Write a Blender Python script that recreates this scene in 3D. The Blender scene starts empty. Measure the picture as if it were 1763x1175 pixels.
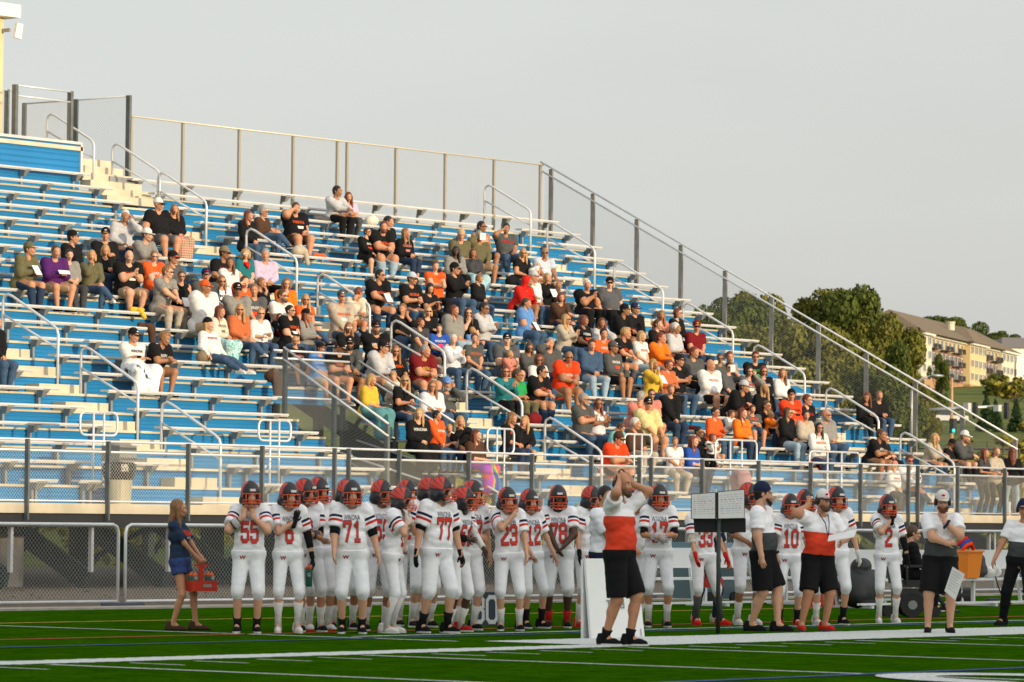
import bpy, bmesh, math, random
import numpy as np
from mathutils import Vector, Matrix
from mathutils.bvhtree import BVHTree
rng = random.Random(7)
SC = bpy.context.scene
COL = SC.collection

# ---------------------------------------------------------------- camera
W0, H0 = 1763., 1175.
FPX, YAW, PITCH, ROLL, HC = 7260.46, 0.66303, 0.041678, -0.010776, 1.43
def cam_basis():
    fh = np.array([math.cos(YAW), math.sin(YAW), 0]); rt = np.array([math.sin(YAW), -math.cos(YAW), 0]); up = np.array([0, 0, 1.])
    f = fh*math.cos(PITCH)+up*math.sin(PITCH); u = -fh*math.sin(PITCH)+up*math.cos(PITCH)
    c, s = math.cos(ROLL), math.sin(ROLL)
    return rt*c-u*s, rt*s+u*c, f
CR, CU, CF = cam_basis()
def ray(px, py): return CF+CR*((px-W0/2)/FPX)+CU*((H0/2-py)/FPX)
def at(i, px, py, v):
    r = ray(px, py); o = np.array([0, 0, HC]); t = (v-o[i])/r[i]; return o+r*t
def at_ground(px, py): return at(2, px, py, 0.)
def at_dist(px, py, D): return np.array([0, 0, HC])+ray(px, py)*D
def depth_of(P): return float(CF@(np.array(P)-np.array([0, 0, HC])))
cam = bpy.data.cameras.new('camera'); cam_o = bpy.data.objects.new('camera', cam); COL.objects.link(cam_o)
cam.sensor_width = 36; cam.lens = FPX/W0*36; cam.clip_start = 0.5; cam.clip_end = 6000
M = Matrix(((CR[0], CU[0], -CF[0], 0), (CR[1], CU[1], -CF[1], 0), (CR[2], CU[2], -CF[2], HC), (0, 0, 0, 1)))
cam_o.matrix_world = M
cam.dof.use_dof = True; cam.dof.focus_distance = 74; cam.dof.aperture_fstop = 6.3
SC.camera = cam_o
SC.render.resolution_x = 1024; SC.render.resolution_y = 682
# ---------------------------------------------------------------- light
SUN_EL = math.radians(8.0)
SUN_AZ = math.radians(183.0)     # compass style: the sun stands over -Y (behind and right of the camera)
wd = bpy.data.worlds.new('World'); SC.world = wd; wd.use_nodes = True
nt = wd.node_tree; nt.nodes.clear()
sky = nt.nodes.new('ShaderNodeTexSky'); sky.sky_type = 'NISHITA'; sky.sun_disc = False
sky.sun_elevation = SUN_EL; sky.sun_rotation = SUN_AZ; sky.air_density = 1.0; sky.dust_density = 3.0; sky.ozone_density = 1.0
hs = nt.nodes.new('ShaderNodeHueSaturation'); hs.inputs['Saturation'].default_value = 0.45
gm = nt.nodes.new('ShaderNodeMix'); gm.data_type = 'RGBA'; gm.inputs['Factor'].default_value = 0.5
gm.inputs['B'].default_value = (5.7, 5.9, 5.75, 1)      # high thin overcast veil
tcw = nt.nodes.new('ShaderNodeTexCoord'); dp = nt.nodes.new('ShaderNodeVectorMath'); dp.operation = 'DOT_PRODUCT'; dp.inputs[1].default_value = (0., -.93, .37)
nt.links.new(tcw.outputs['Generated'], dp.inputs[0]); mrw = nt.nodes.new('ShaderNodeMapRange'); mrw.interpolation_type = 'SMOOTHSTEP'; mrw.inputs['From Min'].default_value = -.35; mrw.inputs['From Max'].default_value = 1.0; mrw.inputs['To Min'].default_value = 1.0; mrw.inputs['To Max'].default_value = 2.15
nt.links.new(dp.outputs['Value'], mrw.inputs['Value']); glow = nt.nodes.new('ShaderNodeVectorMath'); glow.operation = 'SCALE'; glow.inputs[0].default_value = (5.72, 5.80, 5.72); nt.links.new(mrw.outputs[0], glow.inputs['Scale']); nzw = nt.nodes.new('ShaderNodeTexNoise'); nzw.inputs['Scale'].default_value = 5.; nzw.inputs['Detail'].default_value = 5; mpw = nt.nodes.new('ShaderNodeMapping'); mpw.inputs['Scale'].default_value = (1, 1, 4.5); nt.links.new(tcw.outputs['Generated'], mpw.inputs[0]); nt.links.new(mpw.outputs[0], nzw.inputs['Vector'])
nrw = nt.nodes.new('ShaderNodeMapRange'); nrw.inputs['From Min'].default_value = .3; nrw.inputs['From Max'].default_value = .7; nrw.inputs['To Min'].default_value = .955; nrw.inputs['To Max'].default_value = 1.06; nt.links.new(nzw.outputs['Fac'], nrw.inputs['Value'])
cl = nt.nodes.new('ShaderNodeVectorMath'); cl.operation = 'SCALE'; nt.links.new(glow.outputs[0], cl.inputs[0]); nt.links.new(nrw.outputs[0], cl.inputs['Scale']); nt.links.new(cl.outputs[0], gm.inputs['B'])   # veil brightening added on the sun side to lift the shaded field
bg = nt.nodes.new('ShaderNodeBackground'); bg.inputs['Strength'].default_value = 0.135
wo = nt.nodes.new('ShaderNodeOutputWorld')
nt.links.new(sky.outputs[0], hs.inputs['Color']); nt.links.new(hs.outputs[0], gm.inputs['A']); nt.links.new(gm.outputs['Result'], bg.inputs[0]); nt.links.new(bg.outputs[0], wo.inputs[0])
sun = bpy.data.lights.new('sun', 'SUN'); sun.energy = 3.2; sun.angle = math.radians(0.5); sun.color = (1.0, 0.79, 0.52)
sun_o = bpy.data.objects.new('sun', sun); COL.objects.link(sun_o)
sd = Vector((math.sin(math.radians(3))*math.cos(SUN_EL), math.cos(math.radians(3))*math.cos(SUN_EL), -math.sin(SUN_EL)))  # direction of travel
sun_o.rotation_euler = sd.to_track_quat('-Z', 'Y').to_euler(); sun_o.location = (0, -60, 40)
SC.view_settings.view_transform = 'Standard'; SC.view_settings.look = 'None'; SC.view_settings.exposure = 0.33; SC.view_settings.gamma = 1.0
SC.render.engine = 'CYCLES'

# ---------------------------------------------------------------- naming, tagging, materials
def tag(o, label=None, cat=None, group=None, kind=None):
    if label: o['label'] = label
    if cat: o['category'] = cat
    if group: o['group'] = group
    if kind: o['kind'] = kind
    return o
def empty(name, loc=(0, 0, 0), rz=0., parent=None):
    o = bpy.data.objects.new(name, None); COL.objects.link(o); o.location = loc; o.rotation_euler = (0, 0, rz)
    o.empty_display_size = .1
    if parent: o.parent = parent
    return o
_m = {}
def srgb(c):
    if isinstance(c, str): c = [int(c[i:i+2], 16)/255 for i in (0, 2, 4)]
    return tuple((v/12.92 if v <= .04045 else ((v+.055)/1.055)**2.4) for v in c)
def mat(name, col, rough=.7, metal=0., noise=0., nscale=8., bump=0., bscale=20., spec=.5, col2=None, stretch=None, detail=4):
    key = (name, tuple(col), rough, metal, noise, bump)
    if key in _m: return _m[key]
    m = bpy.data.materials.new(name); m.use_nodes = True; n = m.node_tree; b = n.nodes['Principled BSDF']
    b.inputs['Roughness'].default_value = rough; b.inputs['Metallic'].default_value = metal; b.inputs['Specular IOR Level'].default_value = spec
    b.inputs['Base Color'].default_value = (*col, 1)
    if noise or bump:
        tc = n.nodes.new('ShaderNodeTexCoord'); src = tc.outputs['Object']
        if stretch:
            mp = n.nodes.new('ShaderNodeMapping'); mp.inputs['Scale'].default_value = stretch; n.links.new(src, mp.inputs[0]); src = mp.outputs[0]
    if noise:
        t = n.nodes.new('ShaderNodeTexNoise'); t.inputs['Scale'].default_value = nscale; t.inputs['Detail'].default_value = detail
        n.links.new(src, t.inputs['Vector'])
        r = n.nodes.new('ShaderNodeValToRGB'); c2 = col2 or tuple(v*(1-noise) for v in col)
        r.color_ramp.elements[0].position = .35; r.color_ramp.elements[0].color = (*c2, 1)
        r.color_ramp.elements[1].position = .65; r.color_ramp.elements[1].color = (*[min(1, v*(1+noise*.3)) for v in col], 1)
        n.links.new(t.outputs['Fac'], r.inputs[0]); n.links.new(r.outputs[0], b.inputs['Base Color'])
    if bump:
        t = n.nodes.new('ShaderNodeTexNoise'); t.inputs['Scale'].default_value = bscale; t.inputs['Detail'].default_value = 3
        n.links.new(src, t.inputs['Vector'])
        bp = n.nodes.new('ShaderNodeBump'); bp.inputs['Strength'].default_value = bump; bp.inputs['Distance'].default_value = .02
        n.links.new(t.outputs['Fac'], bp.inputs['Height']); n.links.new(bp.outputs[0], b.inputs['Normal'])
    _m[key] = m
    return m
def fabric(c, name='fabric'): return mat(name, c, .9, 0, .12, 14, .9, 9, .2)

# ---------------------------------------------------------------- mesh buffers
class MB:
    def __init__(s): s.v = []; s.f = []; s.mi = []
    def quadbox(s, c8, mi=0):
        b = len(s.v); s.v += [tuple(p) for p in c8]
        for q in ((0, 3, 2, 1), (4, 5, 6, 7), (0, 1, 5, 4), (1, 2, 6, 5), (2, 3, 7, 6), (3, 0, 4, 7)): s.f.append(tuple(b+i for i in q)); s.mi.append(mi)
        return s
    def box(s, x0, x1, y0, y1, z0, z1, mi=0):
        return s.quadbox([(x0, y0, z0), (x1, y0, z0), (x1, y1, z0), (x0, y1, z0), (x0, y0, z1), (x1, y0, z1), (x1, y1, z1), (x0, y1, z1)], mi)
    def bar(s, a, b, w, h, mi=0, upv=(0, 0, 1)):          # rectangular bar from a to b
        a = np.array(a, float); b = np.array(b, float); d = b-a; d /= np.linalg.norm(d); u = np.array(upv, float)
        if abs(u@d) > .98: u = np.array([0, 1., 0])
        x = np.cross(d, u); x /= np.linalg.norm(x); y = np.cross(x, d); x *= w/2; y *= h/2
        return s.quadbox([a-x-y, a+x-y, a+x+y, a-x+y, b-x-y, b+x-y, b+x+y, b-x+y], mi)
    def tube(s, pts, r, n=8, mi=0, caps=True, radii=None):
        pts = [np.array(p, float) for p in pts]; b0 = len(s.v); m = len(pts); u = None
        for i, p in enumerate(pts):
            d = pts[min(i+1, m-1)]-pts[max(i-1, 0)]; d /= (np.linalg.norm(d)+1e-12)
            if u is None:
                u = np.cross(d, [0, 0, 1.]) if abs(d[2]) < .95 else np.cross(d, [0, 1., 0])
            u = u-d*(u@d); u /= np.linalg.norm(u); w = np.cross(d, u); rr = radii[i] if radii else r
            for k in range(n):
                a = 2*math.pi*k/n; s.v.append(tuple(p+rr*(math.cos(a)*u+math.sin(a)*w)))
        for i in range(m-1):
            for k in range(n):
                k2 = (k+1) % n; s.f.append((b0+i*n+k, b0+i*n+k2, b0+(i+1)*n+k2, b0+(i+1)*n+k)); s.mi.append(mi)
        if caps:
            s.f.append(tuple(b0+k for k in reversed(range(n)))); s.mi.append(mi)
            s.f.append(tuple(b0+(m-1)*n+k for k in range(n))); s.mi.append(mi)
        return s
    def lathe(s, prof, c=(0, 0, 0), n=20, mi=0):          # prof: (r, z) bottom to top
        b0 = len(s.v); m = len(prof)
        for r, z in prof:
            for k in range(n):
                a = 2*math.pi*k/n; s.v.append((c[0]+r*math.cos(a), c[1]+r*math.sin(a), c[2]+z))
        for i in range(m-1):
            for k in range(n):
                k2 = (k+1) % n; s.f.append((b0+i*n+k, b0+i*n+k2, b0+(i+1)*n+k2, b0+(i+1)*n+k)); s.mi.append(mi)
        s.f.append(tuple(b0+k for k in reversed(range(n)))); s.mi.append(mi); s.f.append(tuple(b0+(m-1)*n+k for k in range(n))); s.mi.append(mi)
        return s
    def ell(s, c, r, mi=0, n=8, m=6):
        b0 = len(s.v)
        for i in range(m+1):
            t = math.pi*i/m
            for k in range(n):
                a = 2*math.pi*k/n; s.v.append((c[0]+r[0]*math.sin(t)*math.cos(a), c[1]+r[1]*math.sin(t)*math.sin(a), c[2]-r[2]*math.cos(t)))
        for i in range(m):
            for k in range(n):
                k2 = (k+1) % n; s.f.append((b0+i*n+k, b0+i*n+k2, b0+(i+1)*n+k2, b0+(i+1)*n+k)); s.mi.append(mi)
        return s
    def raw(s, V, F, mi=0):
        b0 = len(s.v); s.v += [tuple(p) for p in V]; s.f += [tuple(b0+i for i in f) for f in F]; s.mi += [mi]*len(F); return s
    def mesh(s, name, mats, smooth=False):
        me = bpy.data.meshes.new(name); me.from_pydata(s.v, [], s.f)
        for m in mats: me.materials.append(m)
        if len(mats) > 1: me.polygons.foreach_set('material_index', s.mi)
        if smooth: me.polygons.foreach_set('use_smooth', [True]*len(s.f))
        me.update(); return me
    def build(s, name, mats, parent=None, loc=None, smooth=False, rz=0.):
        if not isinstance(mats, (list, tuple)): mats = [mats]
        o = bpy.data.objects.new(name, s.mesh(name, mats, smooth)); COL.objects.link(o)
        if parent: o.parent = parent
        if loc is not None: o.location = loc
        o.rotation_euler = (0, 0, rz); return o
def obj(name, me, parent=None, mats=None, loc=None, rot=None):
    o = bpy.data.objects.new(name, me); COL.objects.link(o)
    if parent: o.parent = parent
    if loc is not None: o.location = loc
    if rot is not None: o.rotation_euler = rot
    if mats:
        for i, m in enumerate(mats): o.material_slots[i].link = 'OBJECT'; o.material_slots[i].material = m
    return o

# ---------------------------------------------------------------- distance-field bodies
def grid_for(prims, h, pad):
    P = np.array([np.array(p[0])-max(p[2], p[3]) for p in prims]+[np.array(p[1])-max(p[2], p[3]) for p in prims])
    Q = np.array([np.array(p[0])+max(p[2], p[3]) for p in prims]+[np.array(p[1])+max(p[2], p[3]) for p in prims])
    lo = P.min(0)-pad; hi = Q.max(0)+pad; n = np.ceil((hi-lo)/h).astype(int)+1
    return lo, n
def sdf(prims, h=.024, k=.03, cut=None, infl=0., post=None):
    """prims: (a, b, ra, rb, axis or None, flatten); smooth union, meshed with surface nets"""
    mx = 2.5*h+k+infl
    lo, n = grid_for(prims, h, mx)
    f = np.full(n, 1e3 if 0 else mx*2.)
    ax = [lo[i]+h*np.arange(n[i]) for i in range(3)]
    for p in prims:
        a, b, ra, rb = np.array(p[0], float), np.array(p[1], float), p[2]+infl, p[3]+infl
        R = max(ra, rb)+mx; i0 = np.maximum(np.floor((np.minimum(a, b)-R-lo)/h).astype(int), 0); i1 = np.minimum(np.ceil((np.maximum(a, b)+R-lo)/h).astype(int)+1, n)
        X = ax[0][i0[0]:i1[0], None, None]-a[0]; Y = ax[1][None, i0[1]:i1[1], None]-a[1]; Z = ax[2][None, None, i0[2]:i1[2]]-a[2]
        d = b-a; L = d@d
        if len(p) > 4 and p[4] is not None:
            w = np.array(p[4], float); w /= np.linalg.norm(w); fl = p[5]
            c = (X*w[0]+Y*w[1]+Z*w[2])*(1/fl-1)
            X = X+c*w[0]; Y = Y+c*w[1]; Z = Z+c*w[2]; dw = d+w*((d@w)*(1/fl-1)); d = dw; L = d@d; sc = min(1., fl*1.15)
        else: sc = 1.
        t = np.clip((X*d[0]+Y*d[1]+Z*d[2])/(L+1e-12), 0, 1)
        dist = (np.sqrt((X-t*d[0])**2+(Y-t*d[1])**2+(Z-t*d[2])**2)-(ra+(rb-ra)*t))*sc
        if len(p) > 6:
            c_, n_ = np.array(p[6][0]), np.array(p[6][1]); dist = np.maximum(dist, (ax[0][i0[0]:i1[0], None, None]-c_[0])*n_[0]+(ax[1][None, i0[1]:i1[1], None]-c_[1])*n_[1]+(ax[2][None, None, i0[2]:i1[2]]-c_[2])*n_[2])
        sl = (slice(i0[0], i1[0]), slice(i0[1], i1[1]), slice(i0[2], i1[2])); g = f[sl]
        if k > 0:
            hh = np.clip(.5+.5*(g-dist)/k, 0, 1); f[sl] = g*(1-hh)+dist*hh-k*hh*(1-hh)
        else: f[sl] = np.minimum(g, dist)
    if cut is not None:
        GX, GY, GZ = ax[0][:, None, None], ax[1][None, :, None], ax[2][None, None, :]
        f = cut(f, GX, GY, GZ)
    return nets(f, lo, h)
def nets(f, lo, h):
    s = f < 0; n = np.array(f.shape); cn = n-1
    N = int(np.prod(cn)); cnt = np.zeros(N); sm = [np.zeros(N) for _ in range(3)]; edges = []; str_ = np.array([cn[1]*cn[2], cn[2], 1])
    for a in range(3):
        sl0 = [slice(None)]*3; sl1 = [slice(None)]*3; sl0[a] = slice(0, -1); sl1[a] = slice(1, None)
        A = s[tuple(sl0)]; B = s[tuple(sl1)]; I = np.argwhere(A != B)
        if len(I) == 0: return np.zeros((0, 3)), np.zeros((0, 4), int)
        J = I.copy(); J[:, a] += 1; f0 = f[tuple(I.T)]; f1 = f[tuple(J.T)]; t = f0/(f0-f1)
        P = I.astype(float); P[:, a] += t; o = [x for x in range(3) if x != a]
        for da in (0, 1):
            for db in (0, 1):
                C = I.copy(); C[:, o[0]] -= da; C[:, o[1]] -= db
                ok = (C >= 0).all(1) & (C < cn).all(1); li = C[ok]@str_; cnt += np.bincount(li, minlength=N)
                for q in range(3): sm[q] += np.bincount(li, weights=P[ok, q], minlength=N)
        edges.append((a, o, I, A[tuple(I.T)]))
    cnt = cnt.reshape(cn); sm = [x.reshape(cn) for x in sm]
    act = np.argwhere(cnt > 0); idx = np.full(cn, -1); idx[tuple(act.T)] = np.arange(len(act))
    c = cnt[tuple(act.T)]; V = np.stack([sm[q][tuple(act.T)]/c for q in range(3)], 1)*h+lo
    F = []
    for a, o, I, sg in edges:
        ok = (I[:, o[0]] > 0) & (I[:, o[1]] > 0) & (I[:, o[0]] < cn[o[0]]) & (I[:, o[1]] < cn[o[1]]); I = I[ok]; sg = sg[ok]
        def ci(d0, d1):
            C = I.copy(); C[:, o[0]] -= d0; C[:, o[1]] -= d1; return idx[tuple(C.T)]
        q = np.stack([ci(1, 1), ci(0, 1), ci(0, 0), ci(1, 0)], 1)
        flip = sg if a != 1 else ~sg
        q = np.where(flip[:, None], q, q[:, ::-1]); F.append(q)
    return V, np.concatenate(F)
def fast_mesh(name, V, F, mats, mi=None, smooth=True, attr=None):
    me = bpy.data.meshes.new(name); nv, nf = len(V), len(F); k = F.shape[1]
    me.vertices.add(nv); me.vertices.foreach_set('co', V.astype(np.float32).ravel())
    me.loops.add(nf*k); me.loops.foreach_set('vertex_index', F.astype(np.int32).ravel())
    me.polygons.add(nf); me.polygons.foreach_set('loop_start', np.arange(0, nf*k, k, dtype=np.int32)); me.polygons.foreach_set('loop_total', np.full(nf, k, np.int32))
    for m in mats: me.materials.append(m)
    if mi is not None: me.polygons.foreach_set('material_index', np.asarray(mi, np.int32))
    me.polygons.foreach_set('use_smooth', np.full(nf, smooth))
    if attr is not None:
        for an, av in attr.items():
            at_ = me.attributes.new(an, 'FLOAT', 'POINT'); at_.data.foreach_set('value', av.astype(np.float32))
    me.update(calc_edges=True); return me
def join(parts):   # parts: (V, F quads array, mi)
    V = []; F = []; mi = []; b = 0
    for v, f, m in parts:
        if len(v) == 0: continue
        V.append(v); F.append(np.asarray(f)+b); mi += [m]*len(f) if np.isscalar(m) else list(m); b += len(v)
    return np.concatenate(V), np.concatenate(F), mi
# ================================================================ SETTING
P_, RR = 0.762, 0.38428
Y16, Z16 = 71.744, 9.739
def row(k): return Y16-(16-k)*P_, Z16-(16-k)*RR
XR = 93.96; DECK = 1.567; YD = 55.3
# ---- turf
def turf_mat():
    m = bpy.data.materials.new('turf'); m.use_nodes = True; n = m.node_tree; b = n.nodes['Principled BSDF']; b.inputs['Roughness'].default_value = 1.; b.inputs['Specular IOR Level'].default_value = .0
    tc = n.nodes.new('ShaderNodeTexCoord'); mp = n.nodes.new('ShaderNodeMapping'); mp.inputs['Scale'].default_value = (1, 1, 1); n.links.new(tc.outputs['Object'], mp.inputs[0])
    a = n.nodes.new('ShaderNodeTexNoise'); a.inputs['Scale'].default_value = 14; a.inputs['Detail'].default_value = 8; a.inputs['Roughness'].default_value = .8; n.links.new(mp.outputs[0], a.inputs['Vector'])
    c = n.nodes.new('ShaderNodeTexNoise'); c.inputs['Scale'].default_value = .9; c.inputs['Detail'].default_value = 7; c.inputs['Roughness'].default_value = .75; n.links.new(mp.outputs[0], c.inputs['Vector'])
    d_ = n.nodes.new('ShaderNodeTexNoise'); d_.inputs['Scale'].default_value = 3.2; d_.inputs['Detail'].default_value = 9; d_.inputs['Roughness'].default_value = .8; n.links.new(mp.outputs[0], d_.inputs['Vector']); av = n.nodes.new('ShaderNodeMix'); av.data_type = 'FLOAT'; av.inputs['Factor'].default_value = .6; n.links.new(a.outputs['Fac'], av.inputs['A']); n.links.new(d_.outputs['Fac'], av.inputs['B'])
    r = n.nodes.new('ShaderNodeValToRGB'); e = r.color_ramp.elements; e[0].position = .38; e[0].color = (.007, .042, .0006, 1); e[1].position = .62; e[1].color = (.046, .138, .0016, 1)
    n.links.new(av.outputs['Result'], r.inputs[0])
    mx = n.nodes.new('ShaderNodeMix'); mx.data_type = 'RGBA'; mx.blend_type = 'MULTIPLY'; mx.inputs['Factor'].default_value = 1
    r2 = n.nodes.new('ShaderNodeValToRGB'); e = r2.color_ramp.elements; e[0].position = .38; e[0].color = (.72, .80, .8, 1); e[1].position = .62; e[1].color = (1.12, 1.06, 1.0, 1); n.links.new(c.outputs['Fac'], r2.inputs[0])
    n.links.new(r.outputs[0], mx.inputs['A']); n.links.new(r2.outputs[0], mx.inputs['B']); n.links.new(mx.outputs['Result'], b.inputs['Base Color'])
    bp = n.nodes.new('ShaderNodeBump'); bp.inputs['Strength'].default_value = .8; bp.inputs['Distance'].default_value = .03; n.links.new(a.outputs['Fac'], bp.inputs['Height']); n.links.new(bp.outputs[0], b.inputs['Normal'])
    return m
# terrain: a sheet to the horizon, flat by the pitch, a bank behind the stand and a long hill beyond
def ground_z(x, y):
    t = x*math.cos(YAW)+y*math.sin(YAW)          # distance along the view
    l = x*math.sin(YAW)-y*math.cos(YAW)
    b = 0.
    if y > 76: b = 2.2*min(1, (y-76)/26)**1.3
    far = np.interp(t, [0, 110, 180, 300, 450, 600, 760, 940, 1100, 1500, 4000], [0, 0, 1.2, 4.5, 9.0, 13.5, 21.5, 31.0, 38.0, 44., 20.])
    w = max(0., min(1., (y-70)/60))
    z = max(b, far*w)
    z += w*.25*math.sin(x*.05)*math.sin(y*.043)
    return z if y > 76 else z*0-0.0
def terrain():
    xs = np.unique(np.concatenate([np.linspace(-1200, 0, 9), np.linspace(0, 220, 45), np.linspace(220, 1500, 90), np.linspace(1500, 4500, 12)]))
    ys = np.unique(np.concatenate([np.linspace(-900, 40, 9), [43.15, 46, 60, 74], np.linspace(76, 160, 29), np.linspace(160, 1300, 90), np.linspace(1300, 4500, 12)]))
    V = np.array([(x, y, ground_z(x, y)-.03) for y in ys for x in xs]); nx = len(xs)
    F = np.array([(j*nx+i, j*nx+i+1, (j+1)*nx+i+1, (j+1)*nx+i) for j in range(len(ys)-1) for i in range(nx-1)])
    m = mat('meadow', (.14, .135, .028), .95, 0, .5, .09, .6, .5, .1, col2=(.05, .09, .018), detail=9)
    o = obj('terrain', fast_mesh('terrain', V, F, [m])); tag(o, kind='structure')
terrain()
def sheet(name, x0, x1, y0, y1, z, m, rag=0., step=.06):
    b = MB()
    if rag:
        along_x = (x1-x0) > (y1-y0); L = (x1-x0) if along_x else (y1-y0); n = max(2, int(L/step)); V = []; F = []
        for i in range(n+1):
            t = i/n; j0 = rng.uniform(-rag, rag*.2); j1 = rng.uniform(-rag*.2, rag)
            if along_x: x = x0+(x1-x0)*t; V += [(x, y0+j0, z), (x, y1+j1, z)]
            else: y = y0+(y1-y0)*t; V += [(x0+j0, y, z), (x1+j1, y, z)]
        for i in range(n):
            q = (2*i, 2*i+2, 2*i+3, 2*i+1) if along_x else (2*i, 2*i+1, 2*i+3, 2*i+2); F.append(q)
        b.raw(V, F)
    else: b.raw([(x0, y0, z), (x1, y0, z), (x1, y1, z), (x0, y1, z)], [(0, 1, 2, 3)])
    return b.build(name, m)
tag(sheet('playing_field', -40, 160, -75, 43.1, .0, turf_mat()), kind='structure')
wl = mat('field_white', (.62, .65, .62), .9, 0, .35, 30, .5, 40, .2); wb = mat('field_blue', (.015, .05, .2), .9); wr = mat('field_red', (.42, .035, .012), .9); wy = mat('field_yellow', (.5, .32, .03), .9)
def line(name, *a, m=wl, rag=.03): tag(sheet(name, *a[:4], a[4], m, rag), kind='structure')
line('sideline', 38.0, 120, 28.1, 30.05, .004, rag=.07)
line('sideline', 4, 37.98, 27.95, 28.55, .004, rag=.08)
line('coaching_line', 38.1, 110, 32.02, 32.12, .004)
line('yard_line', 37.66, 37.76, 30.2, 40, .004, rag=.015)
for i in range(-2, 6):
    line('yard_line', 33.07+4.572*i, 33.17+4.572*i, -10, 27.75, .004, rag=.015)
for i in range(60):
    if i % 5: line('hash_mark', 24.0+.9144*i-.03, 24.06+.9144*i-.03, 26.9, 27.6, .004, rag=.012)
line('soccer_line', 4, 110, 31.42, 31.52, .008, m=wb); line('soccer_line', 4, 90, 21.5, 21.62, .008, m=wb)
line('lacrosse_line', 4, 110, 33.38, 33.48, .004, m=wr); line('lacrosse_line', 4, 110, 38.3, 38.4, .004, m=wy)
# painted numeral near the sideline (only its top shows)
b = MB(); V = []; F = []
for i in range(33):
    a = math.pi*(.05+.95*i/32); V += [(33.2+1.3*math.cos(a), 19.6+1.8*math.sin(a), .012), (33.2+.7*math.cos(a), 19.6+1.25*math.sin(a), .012)]
for i in range(32): F.append((2*i, 2*i+2, 2*i+3, 2*i+1))
b.raw(V, F); tag(b.build('field_number', wl), kind='structure')
conc = mat('concrete', (.36, .33, .28), .9, 0, .25, 3, .4, 30)
b = MB(); b.box(-40, 160, 43.1, 43.75, -.2, .03); tag(b.build('curb', conc), kind='structure')
dirt = mat('dirt', (.10, .068, .038), .95, 0, .55, 2.2, .8, 12, col2=(.06, .05, .03), detail=8)
tag(sheet('dirt_strip', -40, 160, 43.75, 76, -.004, dirt), kind='structure')

# ---- leafy growth: many small leaf faces
def leaf_cloud(blobs, n, size, seed, mi=0, flat=.35):
    r = np.random.default_rng(seed); V = []; w = np.array([b[1][0]*b[1][1]*b[1][2] for b in blobs])**.66; w /= w.sum(); ch = r.choice(len(blobs), n, p=w)
    C = np.array([b[0] for b in blobs])[ch]; R = np.array([b[1] for b in blobs])[ch]
    d = r.normal(size=(n, 3)); d /= np.linalg.norm(d, axis=1)[:, None]; rad = 1-np.abs(r.normal(0, .16, n)); P = C+d*R*rad[:, None]
    nn = d+r.normal(0, .55, (n, 3)); nn /= np.linalg.norm(nn, axis=1)[:, None]
    t = np.cross(nn, r.normal(size=(n, 3))); t /= np.linalg.norm(t, axis=1)[:, None]; q = np.cross(nn, t); s = size*r.uniform(.5, 1.35, n)[:, None]
    V = np.stack([P-t*s-q*s*.5, P+t*s*.3-q*s*.75, P+t*s+q*s*.4, P-t*s*.4+q*s*.8], 1).reshape(-1, 3)
    return V, np.arange(4*n).reshape(n, 4)
def leaf_mat(name, c, c2):
    m = mat(name, c, .75, 0, .5, 2.0, 0, 1, .15, col2=c2, detail=5); return m
LEAF = [leaf_mat('leaves_olive', (.15, .14, .02), (.05, .06, .01)), leaf_mat('leaves_green', (.085, .105, .016), (.03, .045, .008)), leaf_mat('leaves_yellow', (.26, .22, .03), (.1, .11, .02)), leaf_mat('needles', (.03, .06, .02), (.012, .03, .012))]
bark = mat('bark', (.09, .065, .04), .95, 0, .4, 6, .6, 12)
_tree = {}
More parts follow.
